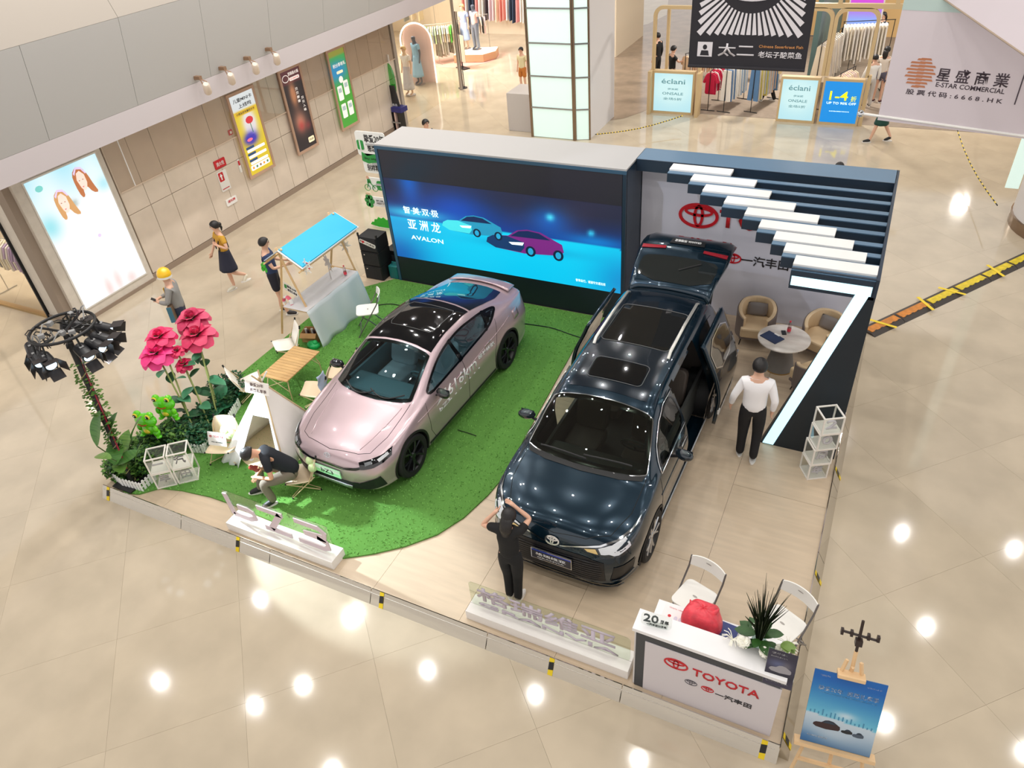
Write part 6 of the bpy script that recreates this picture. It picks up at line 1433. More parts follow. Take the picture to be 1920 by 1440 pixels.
def person(label,loc,rz=0,h=1.70,pose=None,top=None,bottom=None,shoes=(240,240,240),hair=(26,22,22),hairstyle='short',skinc=(222,176,150),name='person',cat='person',fingers=True,face=True,extra=None,girth=1):
    t=thing(name,label,cat,loc,rz); t.scale=(h/1.70,)*3
    J={k:V(v) for k,v in DEF.items()}
    for k,v in (pose or {}).items(): J[k]=V(v)
    g=girth; sm=mat('skin_%d'%skinc[0],skinc,.5)
    names=['pel','bel','che','nl','nk','hb','hc','ht']; rr=[(.135,.105),(.118,.092),(.135,.10),(.075,.07),(.05,.052),(.066,.072),(.079,.094),(.062,.075)]
    P=[(J[n],r[0]*(g if i<4 else 1),r[1]*(g if i<4 else 1)) for i,(n,r) in enumerate(zip(names,rr))]; E=[(i,i+1) for i in range(7)]
    def add(c,r,fr): P.append((V(c),r)); E.append((fr,len(P)-1)); return len(P)-1
    for s in 'LR':
        a=add(J['sh'+s],.052,3); b=add(J['sh'+s].lerp(J['el'+s],.5),.043,a); b=add(J['el'+s],.036,b); c=add(J['wr'+s],.024,b)
        d=(J['wr'+s]-J['el'+s]).normalized(); 
        if pose and 'hd'+s in pose: d=V(pose['hd'+s]).normalized()
        sd=d.cross(V((0,1,0)) if abs(d.y)<.8 else V((0,0,1))).normalized(); up_=d.cross(sd); pm_=add(J['wr'+s]+d*.055,.030,c)
        if fingers:
            for k,(o,l) in enumerate(((-.028,.066),(-.010,.078),(.010,.073),(.027,.056))):
                q=J['wr'+s]+d*.075+up_*o; f1=add(q,.0095,pm_); f2=add(q+d*l*.5+sd*.006,.0085,f1); add(q+d*l+sd*.022,.007,f2)
            th=add(J['wr'+s]+d*.035-up_*.032+sd*.008,.011,c); add(J['wr'+s]+d*.078-up_*.05+sd*.022,.008,th)
        else: add(J['wr'+s]+d*.11,.022,pm_)
        a=add(J['hi'+s],.082,0); b=add(J['hi'+s].lerp(J['kn'+s],.5),.068,a); b=add(J['kn'+s],.05,b); b=add(J['kn'+s].lerp(J['an'+s],.4),.05,b); c=add(J['an'+s],.034,b); add(J['to'+s],.03,c)
    skinmesh('body',P,E,sm,t)
    hc=J['hc']; nk=J['nk']; upv=(J['ht']-J['hb']).normalized(); side=V((1,0,0)); 
    if pose and 'face' in pose: fw=V(pose['face']).normalized()
    else: fw=V((0,1,0))
    side=fw.cross(upv).normalized(); fw=upv.cross(side).normalized()
    H=Matrix.Identity(4)
    for i in range(3): H[i][0]=side[i];H[i][1]=fw[i];H[i][2]=upv[i];H[i][3]=hc[i]
    hm=mat('hair_%d_%d'%(hair[0],hair[1]),hair,.45,bump=.25,scale=60)
    if face:
        for q in (-1,1):
            MB().ball((0,0,0),(.013,.008,.008),8,6,None).build('eye',mat('eye_black',(20,16,16),.1),t,smooth='all').matrix_local=H@T(q*.031,.088,.0)
            o=MB().ball((0,0,0),(.011,.02,.03),8,6).build('ear',sm,t,smooth='all'); o.matrix_local=H@T(q*.080,.0,-.005)
            o=MB().box(-.018,.018,-.003,.003,-.003,.003).build('eyebrow',hm,t); o.matrix_local=H@T(q*.031,.090,.02)
        o=MB().add([(-.014,0,-.03),(.014,0,-.03),(0,.024,-.028),(0,0,.012)],[(0,1,2),(0,2,3),(2,1,3),(0,3,1)]).build('nose',sm,t); o.matrix_local=H@T(0,.088,0)
        o=MB().ball((0,0,0),(.022,.006,.007),8,6).build('mouth',mat('lips',(178,96,92),.5),t,smooth='all'); o.matrix_local=H@T(0,.083,-.052)
    if hairstyle:
        mb=MB(); n=18; M_=10
        for i in range(M_+1):
            ph=i/M_*(1.95 if hairstyle=='short' else 2.0)
            for k in range(n):
                a=2*PI*k/n; f=max(0,math.sin(a)); lim=1-.42*f**1.2 if hairstyle!='mannequin' else 1
                p_=ph*lim; r=1.0+.02*math.sin(9*a)
                mb.v.append(V((.091*r*math.sin(p_)*math.cos(a),-.004+.105*r*math.sin(p_)*math.sin(a),.012+.104*math.cos(p_))))
        for i in range(M_):
            for k in range(n): mb.f.append((i*n+k,(i+1)*n+k,(i+1)*n+(k+1)%n,i*n+(k+1)%n))
        o=mb.build('hair',hm,t,smooth='all',solid=.012); o.matrix_local=H
        if hairstyle=='long':
            o=MB().tube([(0,-.05,.04),(0,-.10,-.04),(0,-.115,-.14),(0,-.11,-.24)],[.07,.085,.085,.05],12,flat=.55).build('hair_length',hm,t,smooth='all'); o.matrix_local=H
        if hairstyle=='bun':
            o=MB().ball((0,-.11,.02),.042,12,8).tube([(0,-.11,.0),(0,-.13,-.06),(0,-.12,-.13)],[.03,.025,.01],8).build('ponytail',hm,t,smooth='all'); o.matrix_local=H
    if top:
        c,slv=top[0],top[1]; tmx=mat('cloth_%d_%d_%d'%c,c,.8,bump=.15,scale=14); low=J['pel'].lerp(J['bel'],-.55)
        P=[(low,.165*g,.132*g),(J['bel'],.142*g,.112*g),(J['che'],.158*g,.120*g),(J['nl']+V((0,0,.012)),.112,.098)]; E=[(0,1),(1,2),(2,3)]
        for s in 'LR':
            P.append((J['sh'+s],.066)); E.append((3,len(P)-1)); i=len(P)-1
            if slv=='short': P.append((J['sh'+s].lerp(J['el'+s],.62),.062)); E.append((i,i+1))
            elif slv=='long': P+= [(J['sh'+s].lerp(J['el'+s],.5),.058),(J['el'+s],.052),(J['el'+s].lerp(J['wr'+s],.94),.038)]; E+=[(i,i+1),(i+1,i+2),(i+2,i+3)]
        P.append((J['nl'].lerp(J['nk'],.35),.074,.076)); E.append((3,len(P)-1))
        skinmesh(top[2] if len(top)>2 else 'shirt',P,E,tmx,t)
    if bottom:
        kind,c=bottom[0],bottom[1]; bm_=mat('cloth_%d_%d_%d'%c,c,.8,bump=.15,scale=14)
        if kind in('trousers','shorts'):
            P=[(J['bel'].lerp(J['pel'],.1),.125*g,.100*g),(J['pel'],.145*g,.118*g)];E=[(0,1)]
            for s in 'LR':
                i=len(P); P.append((J['hi'+s],.105)); E.append((1,i)); P.append((J['hi'+s].lerp(J['kn'+s],.5),.094)); E.append((i,i+1))
                if kind=='shorts': P.append((J['hi'+s].lerp(J['kn'+s],bottom[2] if len(bottom)>2 else .8),.085)); E.append((i+1,i+2))
                else: P+=[(J['kn'+s],.078),(J['kn'+s].lerp(J['an'+s],.5),.066),(J['kn'+s].lerp(J['an'+s],1.12),.062)]; E+=[(i+1,i+2),(i+2,i+3),(i+3,i+4)]
            skinmesh(kind,P,E,bm_,t,root=1)
        else:
            kn=(J['knL']+J['knR'])/2; L=bottom[2]; a=J['bel'].lerp(J['pel'],.3); b=J['pel'].lerp(kn,L); n=24; vs=[];fs=[]
            for i in range(9):
                u=i/8; c_=a.lerp(b,u); rx=.13+.10*u**.8; ry=.105+.085*u
                for k in range(n): an=2*PI*k/n; w_=1+.04*u*math.sin(7*an); vs.append(c_+V((rx*w_*math.cos(an),ry*w_*math.sin(an),0)))
            for i in range(8):
                for k in range(n): fs.append((i*n+k,i*n+(k+1)%n,(i+1)*n+(k+1)%n,(i+1)*n+k))
            MB().add(vs,fs).build('skirt',bm_,t,smooth='all',solid=.008)
    if shoes:
        shm=mat('shoe_%d_%d'%(shoes[0],shoes[1]),shoes,.55)
        for s in 'LR':
            an,to=J['an'+s],J['to'+s]; d=(to-an); d.normalize()
            P=[(an+d*-.02-V((0,0,.012)),.048,.05),(an.lerp(to,.45)-V((0,0,.006)),.048,.042),(to+d*.035,.042,.030)]
            skinmesh('shoe',P,[(0,1),(1,2)],shm,t,root=1)
            c=(an+to)/2; Md=T(0,0,0)
            f=frame((c.x,c.y,min(an.z-.06,to.z-.035)+.002),V((d.y,-d.x,0)) if abs(d.x)+abs(d.y)>1e-3 else V((1,0,0)),V((d.x,d.y,0)) if abs(d.x)+abs(d.y)>1e-3 else V((0,1,0)))
            MB().prism(ell(0,0,.044,.128,18),0,.022,f).build('sole',mat('sole_white',(236,232,226),.5),t)
    if extra: extra(t,J,H)
    return t
# white-shirted man walking away between table and dark minivan
person('man in white shirt and black trousers walking away beside the lit panel',(-.85,8.26,Z),.15,1.76,
 dict(elL=(-.27,-.04,1.12),wrL=(-.29,.06,.90),elR=(.25,-.06,1.11),wrR=(.24,.02,.88),knR=(.10,.03,.50),anR=(.09,-.06,.12),toR=(.10,.05,.04),anL=(-.09,.05,.085),toL=(-.10,.20,.035),knL=(-.09,.06,.49)),
 ((246,244,246),'long','shirt'),('trousers',(22,22,26)),(24,22,24),girth=1.12,extra=lambda t,J,H: MB().tube([(.12*math.cos(a),.10*math.sin(a)-.0,.985) for a in [2*PI*k/20 for k in range(21)]],.012,6).build('belt',black,t) and None)
# woman in black with raised hands
person('woman in black clothes before the minivan, both hands raised to her dark hair',(-2.92,4.80,Z),.12,1.52,
 dict(shL=(-.17,.0,1.38),elL=(-.36,.05,1.33),wrL=(-.20,.10,1.53),hdL=(.55,.15,.55),shR=(.17,.02,1.38),elR=(.25,.20,1.46),wrR=(.07,.17,1.66),hdR=(-.5,.0,.45),hb=(.01,.05,1.50),hc=(.015,.075,1.57),ht=(.015,.075,1.63),face=(0,.9,-.45),anL=(-.06,-.02,.085),toL=(-.08,.12,.035),anR=(.07,-.04,.085),toR=(.09,.10,.035),knL=(-.07,.03,.49),knR=(.07,.02,.49)),
 ((16,16,18),'short','top'),('trousers',(18,18,20)),(236,232,228),hairstyle='long')
# seated man
def seated(t,J,H):
    M=T(-.02,.34,.52)@RX(.75)@RZ(.1); wd=mat('red_wood',(140,52,38),.35)
    MB().prism(ell(0,.14,.05,.055,18),0,.04,M).prism(ell(0,.21,.038,.042,18),.001,.039,M).build('instrument_body',wd,t); MB().box(-.016,.016,-.20,.12,.04,.055,M).build('instrument_neck',mat('pale_neck',(190,150,110),.4),t)
    MB().box(-.035,.035,-.001,.001,-.06,.04,T(.14,.40,.50)@RX(1.2)).build('name_badge',white,t)
    MB().ball((0,0,0),(.045,.03,.035),10,8).build('face_mask',mat('mask_white',(244,246,250),.6),t,smooth='all').matrix_local=H@T(0,.078,-.048)
person('seated man in black t-shirt and khaki trousers bent over in the camping chair',(-6.72,5.26,ZT),math.radians(135),1.66,
 dict(pel=(0,-.06,.42),bel=(0,.02,.54),che=(0,.16,.70),nl=(0,.28,.82),nk=(0,.335,.87),hb=(0,.39,.885),hc=(0,.455,.90),ht=(0,.50,.935),face=(0,.55,-.85),
  shL=(-.17,.25,.80),elL=(-.27,.24,.56),wrL=(-.10,.42,.50),shR=(.17,.25,.80),elR=(.27,.22,.56),wrR=(.05,.44,.46),
  hiL=(-.09,-.04,.40),knL=(-.20,.40,.46),anL=(-.18,.34,.09),toL=(-.20,.49,.035),hiR=(.09,-.04,.40),knR=(.18,.42,.46),anR=(.16,.50,.09),toR=(.18,.65,.035)),
 ((22,26,34),'short','t_shirt'),('trousers',(122,112,98)),(28,26,28),extra=seated,skinc=(216,160,130),girth=1.08)
# man in navy tee at the stall
person('man in navy t-shirt and black shorts standing behind the wooden stall',(-10.50,9.44,0),math.radians(-55),1.70,
 dict(elL=(-.22,.10,1.12),wrL=(-.14,.32,1.10),elR=(.22,.10,1.12),wrR=(.12,.33,1.12),anL=(-.07,-.05,.085),toL=(-.07,.10,.035),anR=(.14,.10,.085),toR=(.15,.25,.035)),
 ((46,62,100),'short','t_shirt'),('shorts',(34,34,48),.86),(44,40,42),girth=1.1)
# woman in mustard top
person('walking woman in mustard top and navy pinafore skirt near the left wall',(-12.18,9.86,0),math.radians(158),1.64,
 dict(shL=(-.15,0,1.365),shR=(.15,0,1.365),elL=(-.27,.0,1.12),wrL=(-.13,.13,1.20),hdL=(.8,.2,.3),elR=(.27,.06,1.12),wrR=(.32,.17,.90),knL=(-.08,.03,.49),anL=(-.10,-.26,.32),toL=(-.10,-.18,.20),knR=(.08,.04,.49),anR=(.07,.02,.085),toR=(.07,.17,.035),face=(.25,.9,-.25)),
 ((206,156,52),'short','blouse'),('skirt',(34,36,54),.86),(232,226,206),hairstyle='bun',girth=.88,extra=lambda t,J,H:[MB().tube([(q*.09,.115,1.05),(q*.10,.105,1.24),(q*.10,.02,1.40),(q*.08,-.09,1.30),(q*.06,-.10,1.05)],.014,6,flat=.5).build('strap',mat('strap_navy',(30,30,44),.7),t) for q in (-1,1)] and None)
# rider with yellow helmet
def rider(t,J,H):
    o=MB().lathe([(.0,.135),(.06,.125),(.10,.09),(.125,.03),(.128,-.04),(.12,-.06)],24,cap=False).build('helmet',mat('helmet_yellow',(248,196,20),.3,coat=.5),t,smooth='all'); o.matrix_local=H@T(0,-.005,.015)
    o=MB().lathe([(.129,-.01),(.131,-.05)],24,cap=False).build('helmet_band',white,t,smooth='all'); o.matrix_local=H@T(0,-.005,.015)
    MB().box(-.10,.10,-.03,.05,0,.30,T(-.24,.06,.78)@RY(.1)).build('shoulder_bag',mat('bag_brown',(118,92,70),.6),t,bevel=.01); MB().box(-.12,-.10,-.03,.05,0,.30,T(-.24,.06,.78)@RY(.1)).build('bag_edge',mat('bag_teal',(60,110,130),.6),t)
    MB().box(-.035,.035,-.005,.005,-.07,.07,T(-.02,.34,1.14)@RX(-.9)).build('phone',black,t); MB().prism([(-.05,0),(.05,0),(.03,.26),(-.03,.26)],0,.01,T(0,.128,1.08)@RX(PI/2)).build('hoodie_print',mat('helmet_yellow'),t)
rp_=at(365,650,0)
person('rider in yellow helmet and grey jacket looking at phone behind the roses',(rp_.x,rp_.y,0),math.radians(128),1.72,
 dict(elL=(-.24,.08,1.13),wrL=(-.07,.27,1.10),hdL=(.7,.5,.1),elR=(.24,.08,1.13),wrR=(.07,.27,1.12),hdR=(-.7,.5,.1),face=(-.1,.9,-.35)),
 ((150,148,146),'long','jacket'),('trousers',(46,52,74)),(40,40,44),extra=rider,girth=1.18)
q=at(797,229,1.62); person('dark-haired man whose head shows above the screen wall',(q.x,q.y,0),math.radians(-110),1.70,None,((60,60,70),'short'),('trousers',(40,42,50)),(40,40,40),fingers=False)
q=at(977,92,1.45); person('small person in floral shirt left of the lit column',(q.x,q.y,0),math.radians(170),1.52,None,((226,214,170),'short'),('shorts',(196,120,50)),(60,50,44),fingers=False)
q=at(1144,33,0); person('person in blue denim shorts walking far beyond the brown floor',(q.x,q.y,0),0,1.7,None,((220,220,224),'short'),('shorts',(88,110,146)),(40,36,36),fingers=False)
q=at(1234,66,1.6); person('person in long black clothes behind the left arch frame',(q.x,q.y,0),1.2,1.68,None,((22,22,24),'long'),('trousers',(20,20,22)),(20,20,20),fingers=False)
q=at(1262,93,1.5); person('dark-haired person in black t-shirt browsing behind left light box',(q.x,q.y,0),-.9,1.62,dict(elR=(.2,.15,1.2),wrR=(.15,.38,1.2)),((22,24,28),'short'),('trousers',(30,30,36)),(20,20,20),fingers=False)
q=at(1642,192,0); person('woman in cream t-shirt and grey shorts at the right shop opening',(q.x,q.y,0),-.3,1.62,dict(elL=(-.26,.02,1.12),wrL=(-.27,.1,.9),elR=(.2,.14,1.14),wrR=(.12,.3,1.16)),((232,220,206),'short'),('shorts',(92,88,104),.42),(84,44,50),hairstyle='long',girth=.95,fingers=False)
q=at(1638,122,0); person('person in black t-shirt and denim shorts deep inside the clothes shop',(q.x,q.y,0),2.6,1.70,dict(elL=(-.22,.1,1.14),wrL=(-.16,.3,1.2)),((30,36,52),'short'),('shorts',(60,74,98),.45),(30,30,30),hairstyle='long',fingers=False)
q=at(1648,266,0); person('walking person in dark green skirt and black trainers, hidden above by banner',(q.x,q.y,0),math.radians(95),1.62,dict(knL=(-.1,.16,.52),anL=(-.10,.26,.085),toL=(-.10,.41,.035),knR=(.1,-.06,.50),anR=(.1,-.28,.12),toR=(.1,-.15,.035)),((30,60,52),'short'),('skirt',(24,66,56),.98),(24,24,26),hairstyle='long',fingers=False)
q=at(1440,190,0); person('person in black trousers and white shoes behind the black banner',(q.x,q.y,0),1.3,1.68,dict(anL=(-.1,.2,.085),toL=(-.1,.35,.035),anR=(.1,-.15,.085),toR=(.1,0,.035)),((30,30,32),'short'),('trousers',(24,24,26)),(240,240,240),fingers=False)
q=at(1575,307,1.68); person('person whose black hair just shows over the canopy beam',(q.x,q.y,0),0,1.70,None,((60,64,80),'short'),('trousers',(40,42,50)),(40,40,40),fingers=False)
q=at(1623,200,0); person('person in loose white top beside the woman in grey shorts',(q.x,q.y-.0,0),.4,1.5,dict(elL=(-.26,.0,1.12),wrL=(-.3,.06,.9)),((238,236,232),'long'),('trousers',(200,196,190)),(60,52,50),fingers=False)
# ================================================================ shops, posters, banners
GM={}
def garment_mesh(kind,c,w_=.42,L=.62):
    key=(kind,c)
    if key in GM: return GM[key]
    m=mat('fabric_%d_%d_%d'%c,c,.85,bump=.1,scale=10)
    if kind=='top': P=[(-.05,0),(-.16,-.05),(-.25,-.28),(-.19,-.31),(-.15,-.18),(-.155,-L),(.155,-L),(.15,-.18),(.19,-.31),(.25,-.28),(.16,-.05),(.05,0),(0,-.03)]
    elif kind=='trousers': P=[(-.13,0),(.13,0),(.17,-L*1.45),(.03,-L*1.45),(0,-.3),(-.03,-L*1.45),(-.17,-L*1.45)]
    else: P=[(-.05,0),(-.14,-.05),(-.15,-.25),(-.24,-L*1.7),(.24,-L*1.7),(.15,-.25),(.14,-.05),(.05,0),(0,-.05)]
    me=bpy.data.meshes.new('garment'); mb=MB().prism(P,-.022,.022,frame((0,0,0),(0,1,0),(0,0,1))); me.from_pydata([tuple(p) for p in mb.v],[],mb.f); me.materials.append(m); GM[key]=me
    return me
def cname(c):
    import colorsys
    h,s,v=colorsys.rgb_to_hsv(*[x/255 for x in c])
    if v<.28: return 'black'
    if s<.09: return 'white' if v>.85 else 'grey'
    n='red' if h<.03 or h>.94 else 'orange' if h<.09 else 'beige' if h<.13 and s<.35 else 'yellow' if h<.18 else 'green' if h<.45 else 'blue' if h<.70 else 'purple' if h<.85 else 'pink'
    if n in('red','orange') and s<.45: n='pink' if n=='red' else 'peach'
    if n in('beige','yellow') and s<.3: n='cream' if v>.8 else 'khaki'
    return ('pale ' if s<.25 and n not in('cream','khaki','beige') else 'dark ' if v<.5 else '')+n
def rack(label,loc,rz,L,h,cols,kind,nm,step=.09,feet=True):
    where='hanging with the '+label
    t=thing('clothes_rack',label+' rail','rack',loc,rz); m=mat('rack_metal',(190,186,180),.3,.8) if feet!='dark' else black
    MB().tube([(0,0,h),(L,0,h)],.012,6).build('rail',m,t)
    for x in (0.02,L-.02): MB().tube([(x,0,0),(x,0,h)],.012,6).build('post',m,t); MB().tube([(x,-.22,.02),(x,.22,.02)],.012,6).build('foot',m,t)
    n=int((L-.1)/step); Mw=T(*loc)@RZ(rz)
    for k in range(n):
        c=cols[(k*7+k//3)%len(cols)] if len(cols)>3 else cols[k%len(cols)]; o=bpy.data.objects.new('hanging_garment',garment_mesh(kind,c)); col.objects.link(o); p=Mw@V((.06+k*step,0,h-.08)); o.location=p; o.rotation_euler=(0,0,rz+R.uniform(-.12,.12)); s=R.uniform(.92,1.05); o.scale=(1,s,s)
        tag(o,cname(c)+' '+{'top':'top','trousers':'pair of trousers','dress':'long garment'}[kind]+', '+where,'clothes',nm+', '+cname(c))
        if k<3: pass
    return t
def A2(px,py,z=0): p=at(px,py,z); return (p.x,p.y,0)
# clothes in the left glass shop
rack('purple knitwear behind left shop window',(-17.6,8.05,0),0,1.9,1.45,[(176,150,196),(238,226,200),(150,120,176),(226,220,214),(120,118,120)],'top','knitwear in the left shop window')
rack('green and white tops near the arch light',(-17.9,27.2,0),.5,1.6,1.5,[(232,214,176),(200,232,170),(90,210,60),(226,232,238),(150,160,170)],'top','tops on the arch-side rack')
rack('beige and grey clothes by the pink circle',A2(824,120),1.1,1.2,1.45,[(120,112,96),(200,206,206),(176,176,160),(226,224,216)],'dress','long clothes by the pink circle')
rack('striped and black tops by the glass corner',A2(868,105),.6,1.2,1.5,[(240,196,190),(40,36,40),(236,222,206),(226,180,160)],'top','tops by the glass corner')
rack('pink and dark clothes along the far shop wall',(-18.6,32.25,0),0,7.6,1.75,[(236,150,140),(240,222,196),(232,206,214),(60,50,58),(238,232,226),(236,160,160),(50,66,90),(244,238,236)],'dress','clothes along the far shop wall',.17)
rack('cream coats on the far left shop wall',(-22.6,31.0,0),.0,3.2,2.0,[(222,206,170),(150,152,146),(230,214,186)],'dress','coats on far left wall',.4)
# arch light
c=at(765,130,0); t=thing('arch_light','glowing white arch light standing behind the shop glass','lamp',(-16.55,24.9,0),.2)
MB().tube([(-.62,0,0),(-.62,0,1.5)]+[(-.62*math.cos(a),0,1.5+.62*math.sin(a)) for a in [PI*k/16 for k in range(17)]]+[(.62,0,0)],.03,8).build('arch_tube',mat('arch_glow',(255,250,244),.4,emit=1.6),t,smooth='all')
MB().prism([(-.58,0),(.58,0),(.58,1.5)]+[(.58*math.cos(a),1.5+.58*math.sin(a)) for a in [PI*k/12 for k in range(1,12)]]+[(-.58,1.5)],-.04,-.02,frame((0,.05,0),(1,0,0),(0,0,1))).build('arch_back',mat('arch_pink',(240,206,196),.6),t)
MN=dict(fingers=False,face=False,shoes=None)
def mann(label,p,rz,top,bottom,hc_=(90,96,110),h=1.72,z=0,wig=None):
    t=person(label,(p[0],p[1],z),rz,h,None,top,bottom,hairstyle='short' if wig else None,hair=wig or (0,0,0),skinc=hc_,name='mannequin',cat='mannequin',**MN)
    MB().lathe([(.2,0),(.2,.012)],20).build('base_disc',steel,t); return t
mann('grey mannequin in light blue tied dress at the shop corner',at(788,158),-.4+PI,((150,196,226),'short','dress_top'),('skirt',(150,196,226),1.45),h=1.78)
mann('blonde-wigged mannequin in white blouse, nearest the shop wall',at(770,178),PI-.2,((244,240,238),'short','blouse'),('skirt',(206,206,216),1.6),(226,190,160),1.7,wig=(210,176,120))
mann('blonde-wigged mannequin in pink vest behind the blue-dressed one',at(800,150),PI,((240,176,190),'short','vest'),('skirt',(238,230,214),1.5),(226,190,160),1.7,wig=(206,176,124))
q=at(890,92,.25); 
pl=thing('display_platform','low glowing white display plinth inside the pink floor circle','platform',(q.x+.25,q.y-.55,0),.3)
MB().prism([(-.75,-.5),(.5,-.6),(.95,-.1),(.95,.55),(-.75,.55)],.02,.30).build('plinth',mat('plinth_tan',(226,170,130),.5),pl); MB().prism([(-.73,-.48),(.49,-.58),(.93,-.1),(.93,.53),(-.73,.53)],.301,.32).build('glow_top',mat('plinth_glow',(255,246,226),.4,emit=1.3),pl)
mann('mannequin in grey trousers and striped pink top on the glowing plinth',(q.x+.28,q.y-.3),PI-.3,((240,196,186),'short','top'),('trousers',(120,124,134)),h=1.75,z=.322)
mann('blonde-wigged mannequin in pale blue dress on the glowing plinth',(q.x-.25,q.y-.25),PI-.1,((170,190,230),'short','dress_top'),('skirt',(186,204,236),1.3),(226,190,160),1.7,.322,wig=(210,176,120))
t=thing('floor_sign','tall cream poster stand leaning near the stanchion','sign',A2(868,128),-.5); MB().box(-.28,.28,-.01,.01,.25,1.25).build('board',mat('board_beige',(206,184,164),.5),t); MB().box(-.3,.3,-.15,.15,0,.03).build('base',black,t); MB().box(-.02,.02,-.01,.01,.03,.25).build('post',black,t)
# blue fashion lightbox far
t=thing('light_box','blue-lit fashion light box at the top edge beyond shop floor','light box',(-13.4,31.4,0),0)
MB().box(-.95,.95,0,.25,0,4.2).build('case',mat('case_stone',(214,206,198),.5),t); f=frame((-.82,-.012,.35),(1,0,0),(0,0,1))
def lil(u,v):
    if v<.10: return (240,248,246)
    c=lerp((120,176,240),(150,200,250),v); c=lerp(c,(60,70,140),.8*gs(u,v,.45,.6,.2,.2)); c=lerp(c,(40,60,110),.8*gs(u,v,.5,.3,.12,.06)); return lerp(c,(250,190,200),.8*gs(u,v,.65,.34,.05,.1))
picture('lit_poster',f,1.64,3.7,lil,attrmat('box_emission',.95),t,20,40); text('LILY',f,.8,.18,.5,.12,mat('lily_ink',(120,180,170),.5),t,.002)
t=thing('light_box','glowing magenta picture box at the top of the clothes shop','light box',tuple(aty(1625,8,27.0)),0); MB().box(-.5,.5,0,.1,-.6,.5).build('case',white,t); picture('lit_poster',frame((-.46,-.01,-.56),(1,0,0),(0,0,1)),.92,1.02,lambda u,v:lerp((150,180,255),(240,60,220),cl(v*1.6-.2)),attrmat('box_emission'),t,8,8)
# stanchion
q=at(868,165); t=thing('stanchion','slim post on a round black base at the shop glass corner','post',(q.x,q.y,0)); MB().lathe([(.17,0),(.17,.02),(.04,.05)],24).build('base',black,t,smooth=True); MB().tube([(0,0,.03),(0,0,2.6)],.03,8).build('post',mat('stanchion_brown',(110,96,84),.4),t)
MB().tube([(.07,0,.03),(.07,0,2.6)],.015,6).build('post',black,t)
# kiosk behind the column
t=thing('service_kiosk','grey kiosk with red knobs tucked behind the lit column','kiosk',(-10.35,21.2,0)); MB().box(-.4,.55,-.5,.5,0,1.15).build('case',mat('kiosk_grey',(196,190,186),.4),t,bevel=.01)
for z in (.25,.5,.75,1.0): MB().box(.42,.56,-.56,-.5,z-.05,z+.05).build('red_knob',redp,t,bevel=.015)
# light box on the pier
t=thing('light_box','large bright light box picturing two women in white on the left pier','light box',(W0+.08,8.5,0))
y0,y1=7.78,9.40; f=frame((0.0,y0-8.5,.28),(0,1,0),(0,0,1)); 
a=atx(171,291,W0+.1); zt=a.z; hh=zt-.28
MB().box(-.015,.0,y0-8.5-.03,y1-8.5+.03,.25,zt+.03).build('frame',mat('pale_frame',(226,222,214),.4),t)
def lb(u,v):
    c=lerp((255,255,255),(180,232,245),cl((v-.70)/.3)*(.5+.5*math.sin(5*u+2)**2)); c=lerp(c,(150,226,236),.9*gs(u,v,.06,.66,.14,.09)); c=lerp(c,(160,228,240),.7*gs(u,v,.95,.78,.1,.05)); c=lerp(c,(90,110,96),.5*gs(u,v,.47,.74,.05,.025)); 
    c=lerp(c,(238,206,200),.8*gs(u,v,.42,.05,.05,.08)); c=lerp(c,(238,206,200),.7*gs(u,v,.58,.07,.05,.08)); c=lerp(c,(238,206,200),.7*gs(u,v,.78,.03,.07,.05)); return c
WL=y1-y0; f=frame((.004,y0-8.5,.28),(0,1,0),(0,0,1)); 
picture('lit_poster',f,WL,hh,lb,attrmat('box_emission2',1.05),t,34,44)
def gl(n,c): return mat('lb_'+n,c,.5,emit=.72)
def lady(cx,cy,flip,hc_):
    s=flip; W_=WL; 
    def Q(p): return [((cx+s*x)*W_,(cy+y)*hh) for x,y in p]
    flat('pictured_hair',f,Q(chaikin([(-.10,-.115),(-.12,-.02),(-.11,.06),(-.03,.098),(.05,.08),(.09,.02),(.115,-.06),(.15,-.13),(.07,-.115),(.02,-.05),(-.04,-.06),(-.05,-.12)],1)),gl('hair%d'%hc_[0],hc_),t,.001,.001)
    flat('pictured_face',f,Q([(-.055,-.05),(-.075,.01),(-.05,.055),(0,.065),(.045,.03),(.045,-.03),(.01,-.075),(-.03,-.08)]),gl('face',(240,212,200)),t,.0025,.001)
    flat('pictured_headband',f,Q([(-.09,.06),(-.03,.098),(.04,.085),(.08,.035),(.065,.03),(.03,.07),(-.03,.082),(-.08,.045)]),gl('band',(214,196,232)),t,.004,.001)
    for x in (-.045,.005): flat('pictured_eye',f,Q([(x-.012,-.002),(x+.014,-.004),(x,.006)]),gl('eye',(150,120,110)),t,.004,.001)
    flat('pictured_lips',f,Q([(-.04,-.045),(-.01,-.045),(-.025,-.056)]),gl('lips',(222,120,130)),t,.004,.001)
lady(.36,.78,1,(196,150,100)); lady(.70,.87,1,(176,110,70))
for x,y,w_,h_ in ((.18,.47,.05,.07),(.52,.52,.07,.06),(.86,.60,.05,.06),(.40,.40,.04,.02)):
    MB().prism(rect(x*WL,y*hh,(x+w_)*WL,(y+.004)*hh),.002,.003,f).prism(rect((x+w_)*WL,(y-h_)*hh,(x+w_+.006)*WL,y*hh),.002,.003,f).build('pictured_crease',gl('crease',(214,214,220)),t)
flat('pictured_mark',f,ell(.14*WL,.93*hh,.05*WL,.022*hh,12),gl('mark',(120,200,196)),t,.002,.001)
flat('pictured_flower',f,ell(.60*WL,.45*hh,.025*WL,.014*hh,8),gl('flower',(206,190,240)),t,.002,.001)
